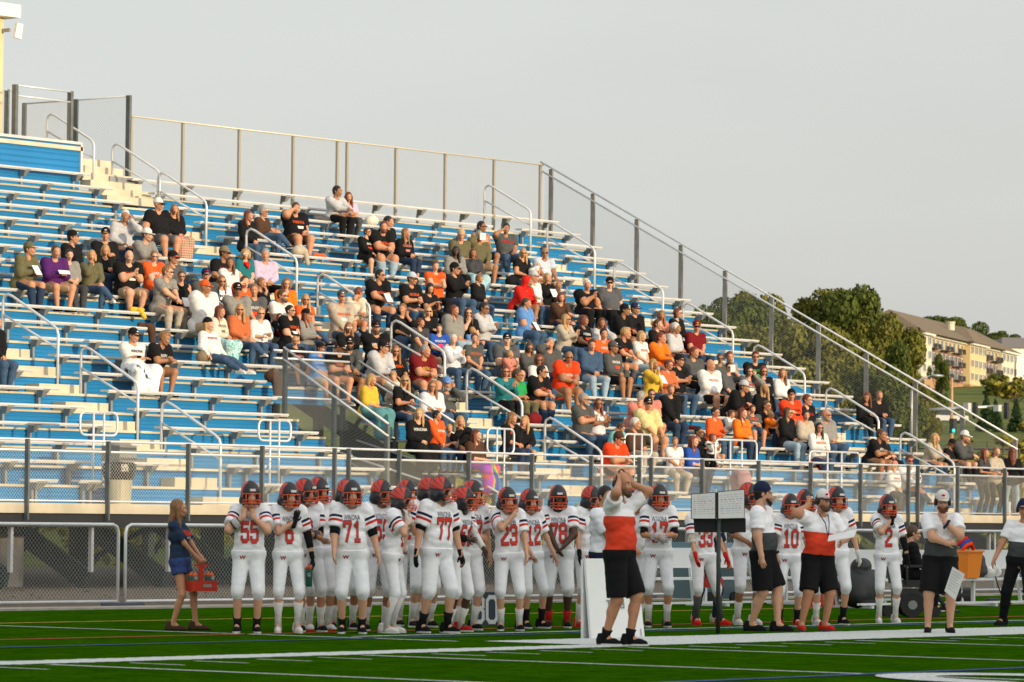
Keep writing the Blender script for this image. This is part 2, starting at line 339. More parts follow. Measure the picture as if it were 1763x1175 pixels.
def tree_mesh(kind, seed):
    r = random.Random(seed); trunk = MB(); blobs = []
    if kind == 'oak':
        trunk.tube([(0, 0, -1), (0.1, 0, 2.5), (.2, .1, 5)], .5, 8, radii=[.6, .42, .34])
        for i in range(6):
            a = i*1.05+r.random(); trunk.tube([(.2, .1, 4.2), (1.6*math.cos(a), 1.6*math.sin(a), 6.5), (3*math.cos(a), 3*math.sin(a), 8.6)], .2, 5, radii=[.26, .16, .06])
        for i in range(26):
            a = r.uniform(0, 6.28); q = r.uniform(0, 1)**.6; z = r.uniform(3.2, 12.5); w = 4.9*math.sqrt(max(.08, 1-((z-7.2)/6.2)**2)); s = r.uniform(1.1, 2.2)
            blobs.append(((w*q*math.cos(a), w*q*math.sin(a), z), (s, s, s*.8)))
        V, F = leaf_cloud(blobs, 15000, .19, seed)
    elif kind == 'pine':
        trunk.tube([(0, 0, -.5), (0, 0, 9)], .2, 6, radii=[.25, .03])
        for i in range(30):
            z = .7+8.3*i/30; w = 2.3*(1-i/31)+.15
            for j in range(3): a = r.uniform(0, 6.28); blobs.append(((w*.55*math.cos(a), w*.55*math.sin(a), z), (w*.55, w*.55, .35)))
        V, F = leaf_cloud(blobs, 3500, .2, seed)
    elif kind == 'shrub':
        for i in range(3): a = i*2.1; trunk.tube([(0, 0, -.2), (.3*math.cos(a), .3*math.sin(a), 1.2)], .06, 5)
        for i in range(14): a = r.uniform(0, 6.28); q = r.uniform(0, 1.5); blobs.append(((q*math.cos(a), q*math.sin(a), r.uniform(.5, 2.6)), (.7, .7, .6)))
        V, F = leaf_cloud(blobs, 3200, .13, seed)
    elif kind == 'sapling':
        trunk.tube([(0, 0, -.3), (0, 0, 3.4)], .08, 6, radii=[.09, .03])
        for i in range(26):
            a = r.uniform(0, 6.28); q = r.uniform(.2, 1.9); z = 1.2+q*r.uniform(.5, 1.3); blobs.append(((q*math.cos(a), q*math.sin(a), z), (.32, .32, .2)))
            if i % 3 == 0: trunk.tube([(0, 0, 1.0), (q*.6*math.cos(a), q*.6*math.sin(a), z*.8), (q*math.cos(a), q*math.sin(a), z)], .02, 4)
        V, F = leaf_cloud(blobs, 1300, .12, seed)
    return trunk.mesh('trunk', [bark], True), fast_mesh('crown', V, F, [LEAF[0]], smooth=False)
def tree(name, label, cat, group, kind, var, P, s, lm, rz=None, sz=None):
    if (kind, var) not in _tree: _tree[(kind, var)] = tree_mesh(kind, 11*var+len(kind))
    t, c = _tree[(kind, var)]; r = empty(name, P, rng.uniform(0, 6.28) if rz is None else rz); r.scale = (s, s, sz or s)
    obj('trunk', t, r); obj('crown', c, r, [LEAF[lm]]); tag(r, label, cat, group); return r
def on_hill(px, py_base, D):          # point on the hill at view distance D, placed on the terrain
    P = at_dist(px, py_base, D); return (P[0], P[1], ground_z(P[0], P[1])-.3)
def toptree(label, px, ytop, D, kind, var, lm, hgt, name='oak_tree', cat='tree', g='broad trees on the hill', wid=1.):
    P = at_dist(px, ytop, D); gz = ground_z(P[0], P[1]); H = P[2]-gz; s = H/hgt
    return tree(name, label, cat, g, kind, var, (P[0], P[1], gz-.2), s*wid, lm, sz=s)
big = [(1262, 523, 300, 1, 'leftmost olive tree of the wooded slope behind the end fence'), (1296, 519, 330, 0, 'second olive tree from the left on the wooded slope, seen through the end fence'),
 (1338, 534, 300, 1, 'low olive tree between the left tree group and the tall oak, behind the fence mesh'), (1400, 511, 330, 1, 'tall dark oak at the left shoulder of the big crown above the end fence'),
 (1440, 507, 345, 0, 'tallest broad oak at the middle of the big crown on the skyline'), (1480, 511, 340, 1, 'broad oak at the right of the highest crown, skyline'), (1520, 522, 330, 0, 'rounded oak nearest the apartment building, at the right end of the big crown'),
 (1560, 596, 520, 0, 'lower oak in front of the left end of the apartment roof'), (1380, 560, 260, 0, 'olive tree low on the slope beneath the tall oaks'), (1290, 575, 240, 0, 'bushy tree low on the slope seen behind the handrail and fence'),
 (1335, 610, 220, 1, 'low green tree behind the fence above the seated man with headband'), (1430, 620, 230, 0, 'wide low tree behind the mesh, right of the middle of the slope'), (1500, 640, 230, 1, 'low dark tree behind the mesh above the two girls'), (1235, 560, 230, 1, 'tree at the left foot of the slope behind the highest lit seats'),
 (1618, 600, 620, 1, 'dark round tree standing before the apartment building'), (1598, 652, 420, 0, 'dark tree left of the light pole below the apartment building'), (1465, 590, 280, 0, 'olive tree under the middle of the big crown'), (1548, 600, 300, 1, 'olive tree below the left corner of the apartment building')]
big_w = [.7, .7, .75, .8, .75, .75, .62, .42, .8, .8, .8, .8, .8, .8, .36, .42, .8, .5]
for i, (px, yt, D, lm, lab) in enumerate(big):
    toptree(lab, px, yt, D, 'oak', i % 4, lm, 12.7, wid=big_w[i])
for i, (px, yt, D, lab) in enumerate([(1610, 550, 1250, 'small tree at the left of the row above the apartment roof'), (1625, 552, 1250, 'second small tree of the row above the apartment roof'), (1655, 556, 1250, 'narrow tree above the roof of the apartment building, beside the vent'),
  (1665, 557, 1250, 'tree at the right end of the row above the apartment roof'), (1722, 574, 1200, 'round green tree behind the right roof corner of the apartment building')]):
    toptree(lab, px, yt, D, 'oak', i % 4, 1, 12.7, g='trees above the apartment roof')
for i, (px, yt, D, lab) in enumerate([(1698, 676, 620, 'leftmost and largest little spruce on the mown slope'), (1714, 685, 620, 'middle little spruce on the mown slope'), (1750, 684, 620, 'rightmost little spruce on the mown slope')]):
    toptree(lab, px, yt, D, 'pine', i % 2, 3, 9., name='spruce_tree', g='little spruces on the mown slope')
toptree('round green shrub against the base wall of the apartment building', 1711, 662, 880, 'shrub', 0, 1, 3.1, name='round_shrub', cat='shrub', g='shrubs', wid=1.6)
for i, (px, yt, D, lm, lab) in enumerate([(1728, 700, 200, 2, 'yellow sapling right of the traffic light arm'), (1700, 730, 190, 2, 'yellow-green sapling low behind the end fence'), (1755, 735, 170, 2, 'yellow sapling at the right picture edge'), (1748, 605, 700, 2, 'yellow young tree at the right corner of the apartment building')]):
    toptree(lab, px, yt, D, 'sapling', i % 2, lm, 4.0, name='sapling', g='yellow saplings', wid=1.2)
# scrub seen under and behind the stand
def scrub():
    r = np.random.default_rng(5); blobs = []
    for i in range(620):
        x = r.uniform(60, 190); y = r.uniform(77.5, 100); blobs.append(((x, y, ground_z(x, y)+r.uniform(.1, 1.3)), (r.uniform(.6, 1.3),)*2+(r.uniform(.5, .9),)))
    V, F = leaf_cloud(blobs, 60000, .13, 3); o = obj('undergrowth', fast_mesh('undergrowth', V, F, [LEAF[2]], smooth=False)); tag(o, 'yellow-green undergrowth on the bank behind the stand', 'undergrowth', kind='stuff')
scrub()

# ---- apartment building on the hill
def apartment():
    D = 930.; ax = at_dist(1577, 668, D); bx = at_dist(1750, 676, D*1.13)
    d = np.array([bx[0]-ax[0], bx[1]-ax[1]]); L = np.linalg.norm(d)*.95; rz = math.atan2(d[1], d[0]); z0 = ax[2]
    cream = mat('siding_cream', (.60, .47, .24), .8, 0, .1, .3); pale = mat('siding_warm', (.60, .55, .42), .8); brick = mat('brick_tan', (.42, .25, .13), .9, 0, .2, 1.5); red = mat('brick_brown', (.24, .14, .10), .9, 0, .2, 1.5)
    roofm = mat('shingles', (.17, .125, .075), .95, 0, .2, 1); glass = mat('window_glass', (.10, .12, .13), .15); white = mat('window_white', (.72, .70, .62), .7); dark = mat('balcony_dark', (.05, .04, .035), .6)
    root = empty('apartment_building', (ax[0], ax[1], z0), rz); tag(root, 'four-storey apartment building with brown hipped roof, cream siding and brick base on the hill', 'building')
    H = 12.2; W = 16
    U = L/52.  # module
    secs = [(0, 5, 1.2, pale, 0), (5, 24, 0, red, .8), (24, 33, 1.6, cream, 0), (33, 43, 0, red, .8), (43, 52, 1.2, pale, 0)]
    for (a, c, pr, m, bal) in secs:
        w = MB(); w.box(a*U, c*U, -pr, W, 2.6, H); w.build('wall', m, root)
        w = MB(); w.box(a*U, c*U, -pr-.05, W, -9, 2.6); w.build('base_wall', brick, root)
        if bal:
            w = MB(); w.box(a*U+.01, c*U-.01, -pr-.12, -pr-.02, 9.3, H-.02); w.build('upper_siding', cream, root)
        w = MB(); w.box(a*U-.3, c*U+.3, -pr-.9, -pr-.14, H-.35, H+.1); w.build('cornice', white, root)
    nw = 0
    for (a, c, pr, m, bal) in secs:
        n = max(2, int(round((c-a)*U/5.0)))
        for fl in range(3):
            zc = 3.3+fl*3.1
            for i in range(n):
                x = a*U+(i+.5)*(c-a)*U/n; isb = bal and (i % 3 != 2)
                hh = 2.1 if isb else 1.5; z0_ = zc if isb else zc+.5; y = -pr-.14
                f = MB(); f.box(x-1.35, x+1.35, y-.06, y, z0_-.1, z0_+hh+.12); fo = f.build('window', white, root)
                g = MB(); g.box(x-1.15, x+1.15, y-.09, y-.062, z0_, z0_+hh); g.build('pane', glass, fo)
                if isb:
                    q = MB(); q.box(x-2.1, x+2.1, y-1.5, y-.1, zc-.25, zc-.1)
                    for s in range(13): q.box(x-2.1+s*.33, x-2.02+s*.33, y-1.5, y-1.45, zc-.1, zc+.85)
                    q.box(x-2.13, x+2.13, y-1.52, y-1.43, zc+.85, zc+.93); q.build('balcony', dark, root)
    # hipped roof with ridge and gable bays
    r = MB(); e = 1.3; R = 5.6
    r.raw([(-e, -e-1, H+.1), (L+e, -e-1, H+.1), (L+e, W+e, H+.1), (-e, W+e, H+.1), (9, W/2, H+R), (L-9, W/2, H+R)], [(0, 1, 5, 4), (1, 2, 5), (2, 3, 4, 5), (3, 0, 4), (0, 3, 2, 1)])
    r.raw([(23.2*U, -3.0, H+.12), (33.8*U, -3.0, H+.12), (28.5*U, 1.5, H+4.2), (28.5*U, 8, H+5.4), (23.2*U, 3, H+2.0), (33.8*U, 3, H+2.0)], [(0, 1, 2), (0, 2, 3, 4), (1, 5, 3, 2)])
    ro = r.build('roof', roofm, root); v = MB(); v.lathe([(.9, 0), (.9, 1.7), (1.1, 1.75), (1.1, 2.0)], (24*U, 3, H+3), 10); v.build('roof_vent', pale, ro)
apartment()
def small_house():
    P = at_dist(1758, 635, 1150); b = empty('house', (P[0], P[1], P[2]-3), YAW-math.pi/2+.4); pale = mat('siding_pale', (.70, .68, .60), .8)
    w = MB(); w.box(-9, 12, -6, 6, -4, 8.3); w.build('wall', pale, b); r = MB(); r.raw([(-10, -7, 8.3), (13, -7, 8.3), (13, 7, 8.3), (-10, 7, 8.3), (-6, 0, 11.4), (9, 0, 11.4)], [(0, 1, 5, 4), (1, 2, 5), (2, 3, 4, 5), (3, 0, 4), (3, 2, 1, 0)]); r.build('roof', mat('shingles_grey', (.16, .14, .13), .95), b)
    for i in range(3):
        f = MB(); f.box(-6.5+i*4, -4.9+i*4, -6.1, -6.02, 3.5, 5.5); f.build('window', mat('window_glass', (.10, .12, .13), .15), b)
    tag(b, 'pale house with grey roof at the right picture edge beyond the apartment building', 'house')
small_house()
# road, signals, lamps and cars on the slope
def road():
    a = at_dist(1560, 716, 480); b_ = at_dist(1800, 716, 480); V = []; F = []
    m = mat('asphalt', (.09, .09, .085), .9)
    for i in range(13):
        t = i/12-.0; p = a+(b_-a)*(t*1.6-.3); q = p+np.array([.35*math.cos(YAW), .35*math.sin(YAW), 0])*24
        V += [(p[0], p[1], ground_z(p[0], p[1])+.12), (q[0], q[1], ground_z(q[0], q[1])+.12)]
    for i in range(12): F.append((2*i, 2*i+2, 2*i+3, 2*i+1))
    bb = MB(); bb.raw(V, F); tag(bb.build('road', m), kind='structure')
road()
galv = mat('galvanised_pole', (.42, .43, .42), .45, .6)
def signal_mast():
    D = 260.; p0 = at_dist(1638, 800, D); gz = ground_z(p0[0], p0[1]); top = at_dist(1638, 650, D)[2]; arm = at_dist(1638, 704, D)
    r = empty('traffic_signal', (p0[0], p0[1], gz), 0); tag(r, 'grey traffic signal mast with a long horizontal arm over the road', 'traffic signal')
    b = MB(); b.tube([(0, 0, -.5), (0, 0, top-gz)], .11, 8, radii=[.17, .07]); b.build('pole', mat('pole_buff', (.45, .28, .13), .7), r, smooth=True)
    e = at_dist(1738, 699, D)-np.array([p0[0], p0[1], gz]); s = at_dist(1600, 706, D)-np.array([p0[0], p0[1], gz]); az = arm[2]-gz
    b = MB(); b.tube([(s[0], s[1], az-.1), (0, 0, az), (e[0], e[1], e[2])], .11, 8, radii=[.10, .14, .07]); b.build('arm', galv, r, smooth=True)
    for px, sz, m in ((1665, .42, 'w'), (1679, .36, 'd'), (1717, .30, 'w'), (1733, .5, 'd')):
        q = at_dist(px, 702, D-.3)-np.array([p0[0], p0[1], gz]); b = MB()
        if m == 'w': b.box(q[0]-.2, q[0]+.2, q[1]-.2, q[1]+.16, az-.25*sz*2, az+.42*sz*2); b.build('sign_plate', mat('sign_back', (.5, .52, .52), .5), r)
        else:
            b.box(q[0]-.13, q[0]+.13, q[1]-.12, q[1]+.12, az-.6, az+.4); b.build('signal_head', mat('signal_black', (.02, .02, .02), .5), r)
    q = at_dist(1641, 735, D-.4)-np.array([p0[0], p0[1], gz]); b = MB(); b.box(q[0]-.2, q[0]+.2, q[1]-.15, q[1]+.15, q[2]-.4, q[2]+.5); hb = b.build('signal_head', mat('signal_black', (.02, .02, .02), .5), r)
    m = mat('signal_green', (.02, .5, .4), .4); m.node_tree.nodes['Principled BSDF'].inputs['Emission Color'].default_value = (.02, .7, .55, 1); m.node_tree.nodes['Principled BSDF'].inputs['Emission Strength'].default_value = 1.2
    b = MB(); b.ell((q[0]-.18, q[1]-.14, q[2]-.25), (.1, .1, .12), 0, 10, 6); b.build('green_lens', m, hb)
signal_mast()
def street_lamp():
    D = 240.; p0 = at_dist(1570, 800, D); gz = ground_z(p0[0], p0[1]); r = empty('street_lamp', (p0[0], p0[1], gz)); o = np.array([p0[0], p0[1], gz])
    pts = [(0, 0, -.5)]+[tuple(at_dist(x, y, D)-o) for x, y in ((1569, 700), (1570, 675), (1577, 660), (1590, 651), (1603, 648))]
    b = MB(); b.tube(pts, .09, 8, radii=[.14, .1, .09, .08, .07, .06]); b.build('pole', galv, r, smooth=True); q = pts[-1]; b = MB(); b.ell((q[0]+.25, q[1]-.25, q[2]+.02), (.5, .35, .1), 0, 10, 6); b.build('lamp_head', galv, r, smooth=True)
    tag(r, 'curved grey street lamp standing behind the end fence', 'street lamp')
street_lamp()
def far_car(px, py, D, col, label):
    P = at_dist(px, py, D); gz = P[2]-.9; r = empty('parked_car', (P[0], P[1], gz), YAW-math.pi/2+.15); m = mat('car_paint', col, .3); g = mat('car_glass', (.03, .04, .05), .1)
    b = MB(); b.quadbox([(-2.2, -.85, .35), (2.2, -.85, .35), (2.2, .85, .35), (-2.2, .85, .35), (-2.15, -.8, .95), (2.1, -.8, .9), (2.1, .8, .9), (-2.15, .8, .95)]); b.build('body', m, r)
    b = MB(); b.quadbox([(-1.5, -.76, .951), (1.2, -.76, .951), (1.2, .76, .951), (-1.5, .76, .951), (-1.1, -.62, 1.45), (.5, -.62, 1.45), (.5, .62, 1.45), (-1.1, .62, 1.45)]); b.build('cabin', g, r)
    b = MB(); b.box(-1.08, .48, -.6, .6, 1.452, 1.49); b.build('roof', m, r)
    for sx in (-1.4, 1.4):
        for sy in (-.86, .72):
            b = MB(); b.tube([(sx, sy, .33), (sx, sy+.14, .33)], .33, 14); b.build('wheel', mat('tyre', (.02, .02, .02), .9), r)
    tag(r, label, 'car', 'cars on the slope road')
far_car(1632, 716, 470, (.55, .53, .48), 'pale car on the road beside the traffic signal pole'); far_car(1620, 714, 500, (.16, .16, .16), 'dark car on the road left of the pale one')

# ---- home-side stand behind the camera: it throws the evening shade over the pitch
def home_stand():
    r = empty('grandstand', (40, -62, 0)); tag(r, 'large concrete grandstand on the near side of the pitch', 'grandstand')
    m = conc
    b = MB(); x0, x1 = -170, 330
    for i in range(16):
        b.box(x0, x1, -i*.9-.9, -i*.9, -.1, 1.2+.55*i+.55)
    b.build('seating_tiers', m, r)
    TOP = 1.30+(55.3-(-62-16*.9+2.2))*math.tan(SUN_EL)
    b = MB(); b.box(x0, x1, -16*.9-6, -16*.9-.02, -.1, TOP-.5); b.build('press_box_wall', mat('block_wall', (.4, .38, .33), .9, 0, .1, .5), r)
    b = MB(); b.box(x0-.5, x1+.5, -16*.9-6.6, -16*.9+2.2, TOP-.498, TOP); b.build('roof', mat('roof_grey', (.2, .2, .2), .8), r)
home_stand()
# ================================================================ VISITORS' STAND
alu = mat('seat_aluminium', (.58, .575, .56), .42, .15, .10, 1.2, .15, 30, .5)
alu_y = mat('tread_aluminium', (.60, .53, .39), .5, .1, .16, 1.5, .2, 30, .4)
blue = mat('riser_blue', (.011, .185, .43), .42, 0, .08, .8, 0, 1, .45)
steel = mat('bracket_steel', (.30, .31, .31), .55, .5, .2, 3)
postd = mat('angle_steel', (.12, .135, .135), .6, .1, .25, 5)
rail_m = mat('rail_pipe', (.66, .67, .68), .4, .25, .1, 3)
wire = mat('fence_wire', (.50, .49, .45), .45, .5)
green = mat('raker_steel', (.035, .055, .055), .6, .3, .2, 2)
black_m = mat('black_plastic', (.012, .012, .013), .5)
stand = empty('bleachers', (75, 64, 0)); tag(stand, 'long aluminium bleacher stand with blue risers, rising row by row behind the sideline', 'bleachers')
SO = np.array([75, 64, 0.])
def part(mb, name, m, par=stand, smooth=False):
    mb.v = [(p[0]-SO[0], p[1]-SO[1], p[2]-SO[2]) for p in mb.v]; return mb.build(name, m, par, smooth=smooth)
A0, A1, A2 = (62.24, 63.68), (75.05, 76.5), (90.0, 91.28)
PX0, PX1 = 69.2, 72.3        # entry portal between these X, rows below k = 3
XL = 40.0
PORTK = 2                    # rows k <= PORTK are cut by the portal
rake = [(10, 16.1)]
def sections(k):             # seat runs
    if k >= 14: runs = [(XL, 74.9), (A1[1], 90.0), (A2[1], XR)] if k < 15 else [(XL, 75.0), (A1[1], XR if k == 16 else 90.0)]
    else: runs = [(XL, A0[0]), (A0[1], A1[0]), (A1[1], A2[0]), (A2[1], XR)]
    if k == 15: runs = [(XL, 75.0), (A1[1], 90.0), (A2[1], XR)]
    if k == -3: runs = [(XL, 60.0), (60.9, A0[0]), (64.0, 65.2), (65.6, 69.2), (73.2, A1[0]), (A1[1], 84.0), (85.2, A2[0]), (A2[1], 93.2)]
    if k == -4: runs = [(44, 55.2), (57.5, 58.3), (58.9, 59.8), (64.1, 65.0), (67.2, 69.0), (73.5, 74.6), (77, 79), (82.4, 84.0), (86.5, 89.6), (91.4, 93.1)]
    if -2 <= k <= PORTK:
        out = []
        for a, c in runs:
            if a < PX0 and c > PX1: e0 = {2: 69.5, 1: 69.1, 0: 68.5, -1: 68.6, -2: 68.4}[k]; out += [(a, e0), (PX1+.5, c)]
            else: out.append((a, c))
        runs = out
    return runs
brk = []
for k in range(-4, 17):
    Y, Z = row(k); T = Z-.484
    for a, c in sections(k):
        b = MB(); b.box(a, c, Y, Y+.24, Z-.042, Z); b.box(a, c, Y+.03, Y+.05, Z-.065, Z-.0422); part(b, 'seat_plank', alu)
        n = max(1, int(round((c-a-.7)/1.83)))
        for i in range(n+1):
            x = a+.35+(c-a-.7)*i/n if n > 0 else (a+c)/2
            brk.append((x, Y, Z))
    # tread k+1 behind the seat and the blue riser under it
    if k < 16:
        Yn = Y+.335; Tn = Z-.1
        runs = [(XL, XR-.33)]
        if k == 15: runs = [(XL, 75.0), (76.25, XR-.33)]
        if k < PORTK: runs = [(XL, PX0), (PX1, XR-.33)]
        for a, c in runs:
            b = MB(); b.box(a, c, Yn, Yn+.75, Tn-.04, Tn); b.box(a, c, Yn-.012, Yn, Tn-.048, Tn+.002); part(b, 'tread_plank', alu_y)
            b = MB(); zt = Tn-.049; zb = T+.002; n = 4; V = []; F = []
            for i in range(n*4+1):                       # ribbed sheet
                t = i/(n*4); off = (0, .014, .014, 0)[i % 4]; V += [(a, Yn+.012+off, zt+(zb-zt)*t), (c, Yn+.012+off, zt+(zb-zt)*t)]
            for i in range(n*4): F.append((2*i, 2*i+2, 2*i+3, 2*i+1))
            b.raw(V, F); b.box(a, c, Yn+.03, Yn+.05, zb, zt); part(b, 'riser_panel', blue)
    # end caps of the risers
    b = MB(); b.box(XR-.33, XR-.26, Y+.30, Y+.40, T, Z-.1); part(b, 'end_cap', alu)
brk.sort(key=lambda q: q[0]-q[1]*0+q[2]*2)
def bracket_mb(b, x, Y, Z):
    b.raw([(x-.10, Y+.02, Z-.046), (x+.10, Y+.02, Z-.046), (x+.10, Y+.22, Z-.046), (x-.10, Y+.22, Z-.046), (x-.035, Y+.14, Z-.20), (x+.035, Y+.14, Z-.20), (x+.035, Y+.30, Z-.20), (x-.035, Y+.30, Z-.20)], [(0, 1, 2, 3), (0, 4, 5, 1), (1, 5, 6, 2), (2, 6, 7, 3), (3, 7, 4, 0), (4, 7, 6, 5)])
    b.box(x-.03, x+.03, Y+.24, Y+.315, Z-.484, Z-.2)
    return b
near = [q for q in brk if q[0] > 52]; rest = [q for q in brk if q[0] <= 52]; near.sort(key=lambda q: q[0]*.788+q[1]*.6155)
for q in near[:100]: part(bracket_mb(MB(), *q), 'seat_bracket', steel)
b = MB()
for q in near[100:]+rest: bracket_mb(b, *q)
tag(part(b, 'seat_brackets', steel), kind='stuff')
# aisle half steps, lit cream blocks with a dark anti-slip face
for (a, c) in (A0, A1, A2):
    for k in range(-4, 15 if a > 64 else 9):
        if a > 80 and k > 13: continue
        Y, Z = row(k); T = Z-.484
        b = MB(); b.box(a+.12, c-.06, Y-.05, Y+.33, T+.003, T+.195); part(b, 'step_block', alu_y)
# deck in front
b = MB(); b.box(XL, XR-.2, YD, 56.85, DECK-.05, DECK); part(b, 'deck_plank', alu_y)
b = MB(); b.box(XL, XR-.2, YD-.03, YD, DECK-.16, DECK+.03); part(b, 'deck_fascia', alu_y)
b = MB(); b.box(XL, XR-.25, YD+.02, YD+.1, DECK-.42, DECK-.165); part(b, 'deck_beam', mat('beam_dark', (.02, .02, .022), .6))
# underside frame: rakers, columns, braces
FP = [40.9+2.154*i for i in range(25)]
for i, x in enumerate(FP):
    b = MB(); y0, z0 = 55.5, .34; y1 = 72.2; z1 = z0+(y1-y0)*RR/P_
    b.box(0, 0, 0, 0, 0, 0) if 0 else None
    b.raw([(x-.05, y0, z0), (x+.05, y0, z0), (x+.05, y1, z1), (x-.05, y1, z1), (x-.05, y0+.1, z0-.40), (x+.05, y0+.1, z0-.40), (x+.05, y1, z1-.42), (x-.05, y1, z1-.42)], [(0, 1, 2, 3), (4, 7, 6, 5), (0, 4, 5, 1), (1, 5, 6, 2), (2, 6, 7, 3), (3, 7, 4, 0)])
    part(b, 'raker_beam', green)
    b = MB(); b.box(x-.035, x+.035, YD+.12, YD+.2, .3, DECK-.42); part(b, 'front_strut', alu)
    b = MB(); b.box(x+1.04, x+1.1, 57.6, 57.68, 1.38, DECK-.06); part(b, 'rear_strut', alu)
for i, x in enumerate(FP):
    if i % 2 == 0:
        for yy in (60., 66., 72.):
            zt = (yy-55.5)*RR/P_+.1; b = MB(); b.box(x-.1, x+.1, yy-.1, yy+.1, -.1, zt); part(b, 'column', green)
            b = MB(); b.bar((x, yy, .3), (x+4.3, yy, max(zt-.4, .8)), .05, .1); part(b, 'cross_brace', green)
for x in (48.6, 57.5, 66.8, 76.1, 85.4):
    b = MB(); b.lathe([(.42, -.1), (.42, .95), (.40, .97)], (x, 57.2, 0), 24); part(b, 'concrete_pier', conc, smooth=False)
# portal: opening with a ramp landing seen through the mesh
b = MB(); b.box(PX0, PX1, 56.9, 61.0, .9, .95); part(b, 'portal_landing', mat('landing_grey', (.25, .26, .26), .6, .3))
for x in (PX0+.02, PX1-.06):
    b = MB(); V = [(x, 57., 1.0), (x, 61.2, 1.0), (x, 61.2, 3.5), (x, 57., 1.6)]; b.raw(V+[(p[0]+.04, p[1], p[2]) for p in V], [(0, 1, 2, 3), (4, 7, 6, 5), (0, 4, 5, 1), (1, 5, 6, 2), (2, 6, 7, 3), (3, 7, 4, 0)]); part(b, 'portal_side', blue if x < 70 else green)

# ---- chain link and rails
def chain(b, P, Q, z0P, z1P, z0Q, z1Q, sp=.074, r=.0021):
    """diamond mesh between two verticals at P, Q (xy); heights may differ (raked panels)"""
    P = np.array(P, float); Q = np.array(Q, float); L = np.linalg.norm(Q-P); hP = z1P-z0P; hQ = z1Q-z0Q; H = (hP+hQ)/2; m = int((L+H)/sp)+1
    d3 = (Q-P)/L; off = np.array([-d3[1], d3[0]])*r
    def pt(s, h): t = s/L; z = (z0P+(z0Q-z0P)*t)+h; q = P+d3*s; return np.array([q[0], q[1], z])
    for sgn in (1, -1):
        for i in range(m):
            c = i*sp
            if sgn == 1: a0 = (c-H, 0.); a1 = (c, H)
            else: a0 = (c, 0.); a1 = (c-H, H)
            (s0, h0), (s1, h1) = a0, a1
            lo, hi = 0., 1.
            for (u, v) in ((s0, s1),):
                dd = v-u
                t0, t1 = (0-u)/dd, (L-u)/dd
                if t0 > t1: t0, t1 = t1, t0
                lo = max(lo, t0); hi = min(hi, t1)
            if hi-lo < .02: continue
            A = pt(s0+(s1-s0)*lo, h0+(h1-h0)*lo); B = pt(s0+(s1-s0)*hi, h0+(h1-h0)*hi); o3 = np.array([off[0]*sgn, off[1]*sgn, 0])
            b.tube([A+o3, B+o3], r, 3, caps=False)
def post_mb(x, y, z0, z1, s=.075, t=.012, fx=-1, fy=-1):       # steel angle: one leg along X, one along Y
    b = MB(); b.box(x, x+s, y, y+t, z0, z1); b.box(x, x+t, y+t, y+s, z0, z1); return b
def fence_thing(name, label, loc): r = empty(name, loc); tag(r, label, 'fence'); return r
def shift(mb, o): mb.v = [(p[0]-o[0], p[1]-o[1], p[2]-o[2]) for p in mb.v]; return mb
# front guard rail
o = (56, YD, DECK); fr = fence_thing('guard_rail', 'long chain-link guard rail with two top pipes along the front deck of the stand', o)
fposts = [40+2.154*i for i in range(7)]+[54.0, 56.16, 58.33, 60.58, 62.74, 64.95, 65.39, 67.0, 69.3, 71.47, 73.58, 75.36, 75.8, 77.76, 79.99, 82.14, 84.26, 86.36, 86.78, 88.6, 90.82, 93.4]
for x in fposts:
    b = MB(); b.box(x-.03, x+.012, YD-.12, YD-.108, 1.28, 2.78); b.box(x-.03, x-.018, YD-.108, YD-.026, 1.28, 2.78); shift(b, o).build('post', postd, fr)
for z in (2.775, 2.575, 1.64):
    b = MB(); b.tube([(40, YD, z), (93.5, YD, z)], .024 if z > 2 else .02, 8); shift(b, o).build('rail', rail_m, fr, smooth=True)
b = MB(); chain(b, (40, YD), (93.5, YD), 1.64, 2.575, 1.64, 2.575, r=.0022); shift(b, o).build('chain_link', mat('fence_wire_bright', (.62, .60, .53), .5, .2), fr)
# ground fence by the turf: panels with rounded corners
YF = 43.95
for i, (a, c) in enumerate(((33.6, 46.66), (46.82, 59.9), (60.06, 73.1), (73.26, 86.3), (86.46, 100))):
    o = (a, YF, 0); lab = ['chain-link barrier panel at the left edge, ending at the first joint beside the turf', 'chain-link barrier panel behind the girl with the bottle carrier', 'chain-link barrier panel behind the middle of the player line', 'chain-link barrier panel behind the coaches and orange bucket', 'chain-link barrier panel furthest right beside the turf'][i]
    r = fence_thing('barrier_fence', lab, o); r['group'] = 'barrier panels beside the turf'
    b = MB(); q = .12; zt, zb = 1.25, .09; c2 = c-a
    b.tube([(0, 0, .0), (0, 0, zt-q), (q*.3, 0, zt-q*.3), (q, 0, zt), (c2-q, 0, zt), (c2-q*.3, 0, zt-q*.3), (c2, 0, zt-q), (c2, 0, .0)], .026, 8); b.build('frame', rail_m, r, smooth=True)
    b = MB(); b.tube([(0, 0, zb), (c2, 0, zb)], .024, 8); b.build('bottom_rail', rail_m, r, smooth=True)
    for xx in (np.arange(2.6, c2-1, 3.1) if i > 1 else ()): b = MB(); b.tube([(xx, .03, 0), (xx, .03, zt)], .02, 8); b.build('post', rail_m, r, smooth=True)
    b = MB(); chain(b, (.02, 0), (c2-.02, 0), zb, zt, zb, zt, r=.0019); b.build('chain_link', wire, r)
    b = MB(); b.tube([(c2-.35, -.02, .035), (c2+.55, -.02, .035)], .035, 8); b.build('foot', mat('rubber_foot', (.05, .06, .08), .8), r, smooth=True)
